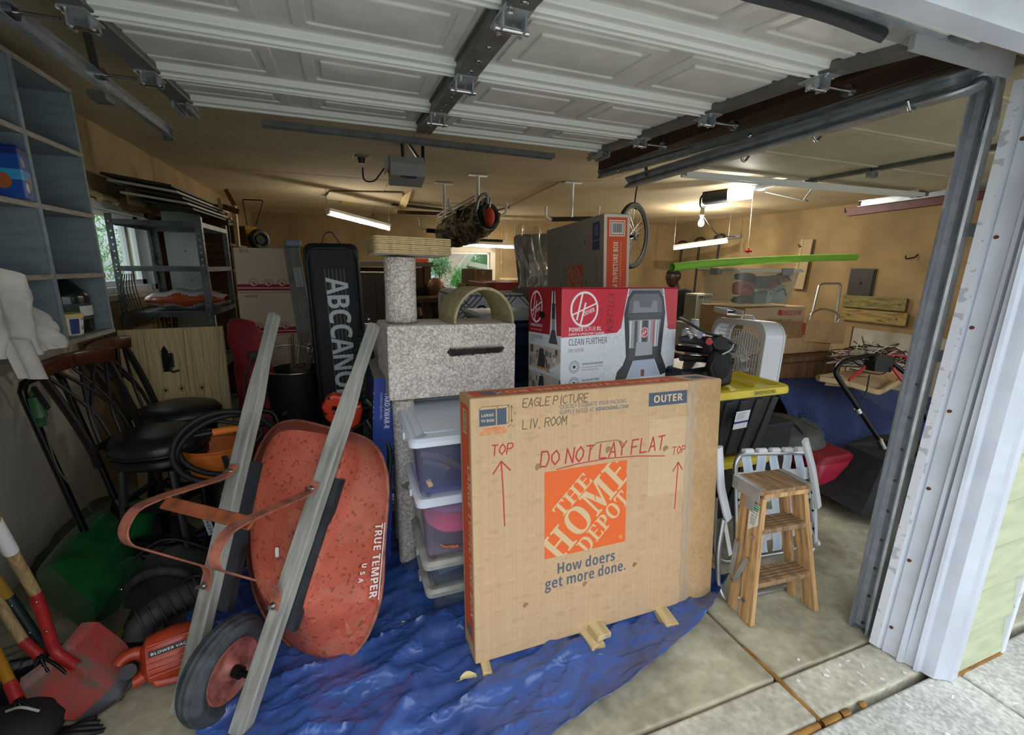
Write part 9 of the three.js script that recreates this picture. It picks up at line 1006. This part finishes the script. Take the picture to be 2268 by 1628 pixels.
  obj('trousers', field([...legs.map(([a, c, ra, rb]) => [a, c, ra + 0.018, rb + 0.022]), [J.hip, mix(J.hipL, J.hipR, 0.5), 0.14, 0.13]], lo, size, 100, 0.025), M(trouserC, 0.9), t);
  for (const s of ['L', 'R']) { const d = V(J.face).setY(0).normalize(); obj('shoe', field([[add(J['ankle' + s], [0, -0.045, 0]), V(J['ankle' + s]).addScaledVector(d, 0.16).setY(0.04).toArray(), 0.045, 0.038]], add(J['ankle' + s], [-0.3, -0.3, -0.3]), 0.6, 44, 0.01), charcoal, t); }
  return t;
}
{
  const H = [4.402, 1.382, -5.300], x = H[0], z = H[2], y = H[1]; // stands facing left, head bowed
  person('person with short dark hair in a black t-shirt standing behind the red carton', { head: [x, y - 0.0, z], face: [-0.8, -0.35, 0.15], neck: [x + 0.07, y - 0.17, z - 0.02], chest: [x + 0.13, y - 0.38, z - 0.02], hip: [x + 0.2, y - 0.78, z - 0.03], shoulderL: [x + 0.1, y - 0.22, z + 0.18], shoulderR: [x + 0.14, y - 0.23, z - 0.2], elbowL: [x + 0.16, y - 0.5, z + 0.24], elbowR: [x + 0.12, y - 0.5, z - 0.26], wristL: [x - 0.08, y - 0.6, z + 0.18], wristR: [x - 0.12, y - 0.6, z - 0.2], hipL: [x + 0.2, y - 0.82, z + 0.09], hipR: [x + 0.2, y - 0.82, z - 0.13], kneeL: [x + 0.2, 0.48, z + 0.1], kneeR: [x + 0.18, 0.48, z - 0.15], ankleL: [x + 0.24, 0.09, z + 0.1], ankleR: [x + 0.2, 0.09, z - 0.16] }, 0x3a2418, M(cv(64, 64, (c) => { c.fillStyle = '#101116'; c.fillRect(0, 0, 64, 64); }), 0.9), 0x20242c, M(0x120d0b, 0.95));
  const B = [1.069, 1.274, -5.750], u = B[0], v = B[1], w = B[2]; // bends forward over the table
  const tee = M(0x1e2230, 0.9), p = person('bald person in a dark printed t-shirt bending over the brown table at the back', { head: [u, v - 0.03, w], face: [0.25, -0.75, 0.6], neck: [u + 0.01, v - 0.11, w - 0.12], chest: [u + 0.03, v - 0.14, w - 0.32], hip: [u + 0.05, v - 0.28, w - 0.66], shoulderL: [u - 0.17, v - 0.14, w - 0.2], shoulderR: [u + 0.21, v - 0.16, w - 0.2], elbowL: [u - 0.22, v - 0.36, w - 0.12], elbowR: [u + 0.26, v - 0.36, w - 0.1], wristL: [u - 0.12, v - 0.5, w + 0.02], wristR: [u + 0.16, v - 0.48, w + 0.06], hipL: [u - 0.05, v - 0.32, w - 0.68], hipR: [u + 0.15, v - 0.32, w - 0.68], kneeL: [u - 0.07, 0.5, w - 0.55], kneeR: [u + 0.16, 0.5, w - 0.55], ankleL: [u - 0.06, 0.09, w - 0.72], ankleR: [u + 0.16, 0.09, w - 0.72] }, 0x9a6a50, tee, 0x2a2c30, null);
  decal('shirt_print', cv(256, 96, (c) => { c.clearRect(0, 0, 256, 96); txt(c, 'OCEAN', 20, 46, 48, '#b9bcc4', { bold: 1, sx: 1.1 }); c.fillStyle = '#8d919c'; for (let i = 0; i < 4; i++) c.fillRect(14 + i * 6, 58 + i * 9, 200, 4); }), 0.26, 0.1, basis([u + 0.14, v - 0.02, w - 0.16], [0, 0.6, -1], [0, 1, 0.7]).multiply(new THREE.Matrix4().makeRotationY(PI)), p, { cut: 1, lift: 0.012 });
}

// ---------------------------------------------------------------- every thing's group sits at its base
for (const o of built) {
  if (o.userData.fixed || o.position.lengthSq() > 0) continue;
  const b = new THREE.Box3().setFromObject(o), c = [(b.min.x + b.max.x) / 2, b.min.y, (b.min.z + b.max.z) / 2];
  if (!isFinite(c[0])) continue;
  o.position.set(...c); for (const k of o.children) k.position.sub(V(c));
}
scene.traverse((o) => { if (o.isLight && o.shadow) o.castShadow = true; });
renderer.render(scene, camera);
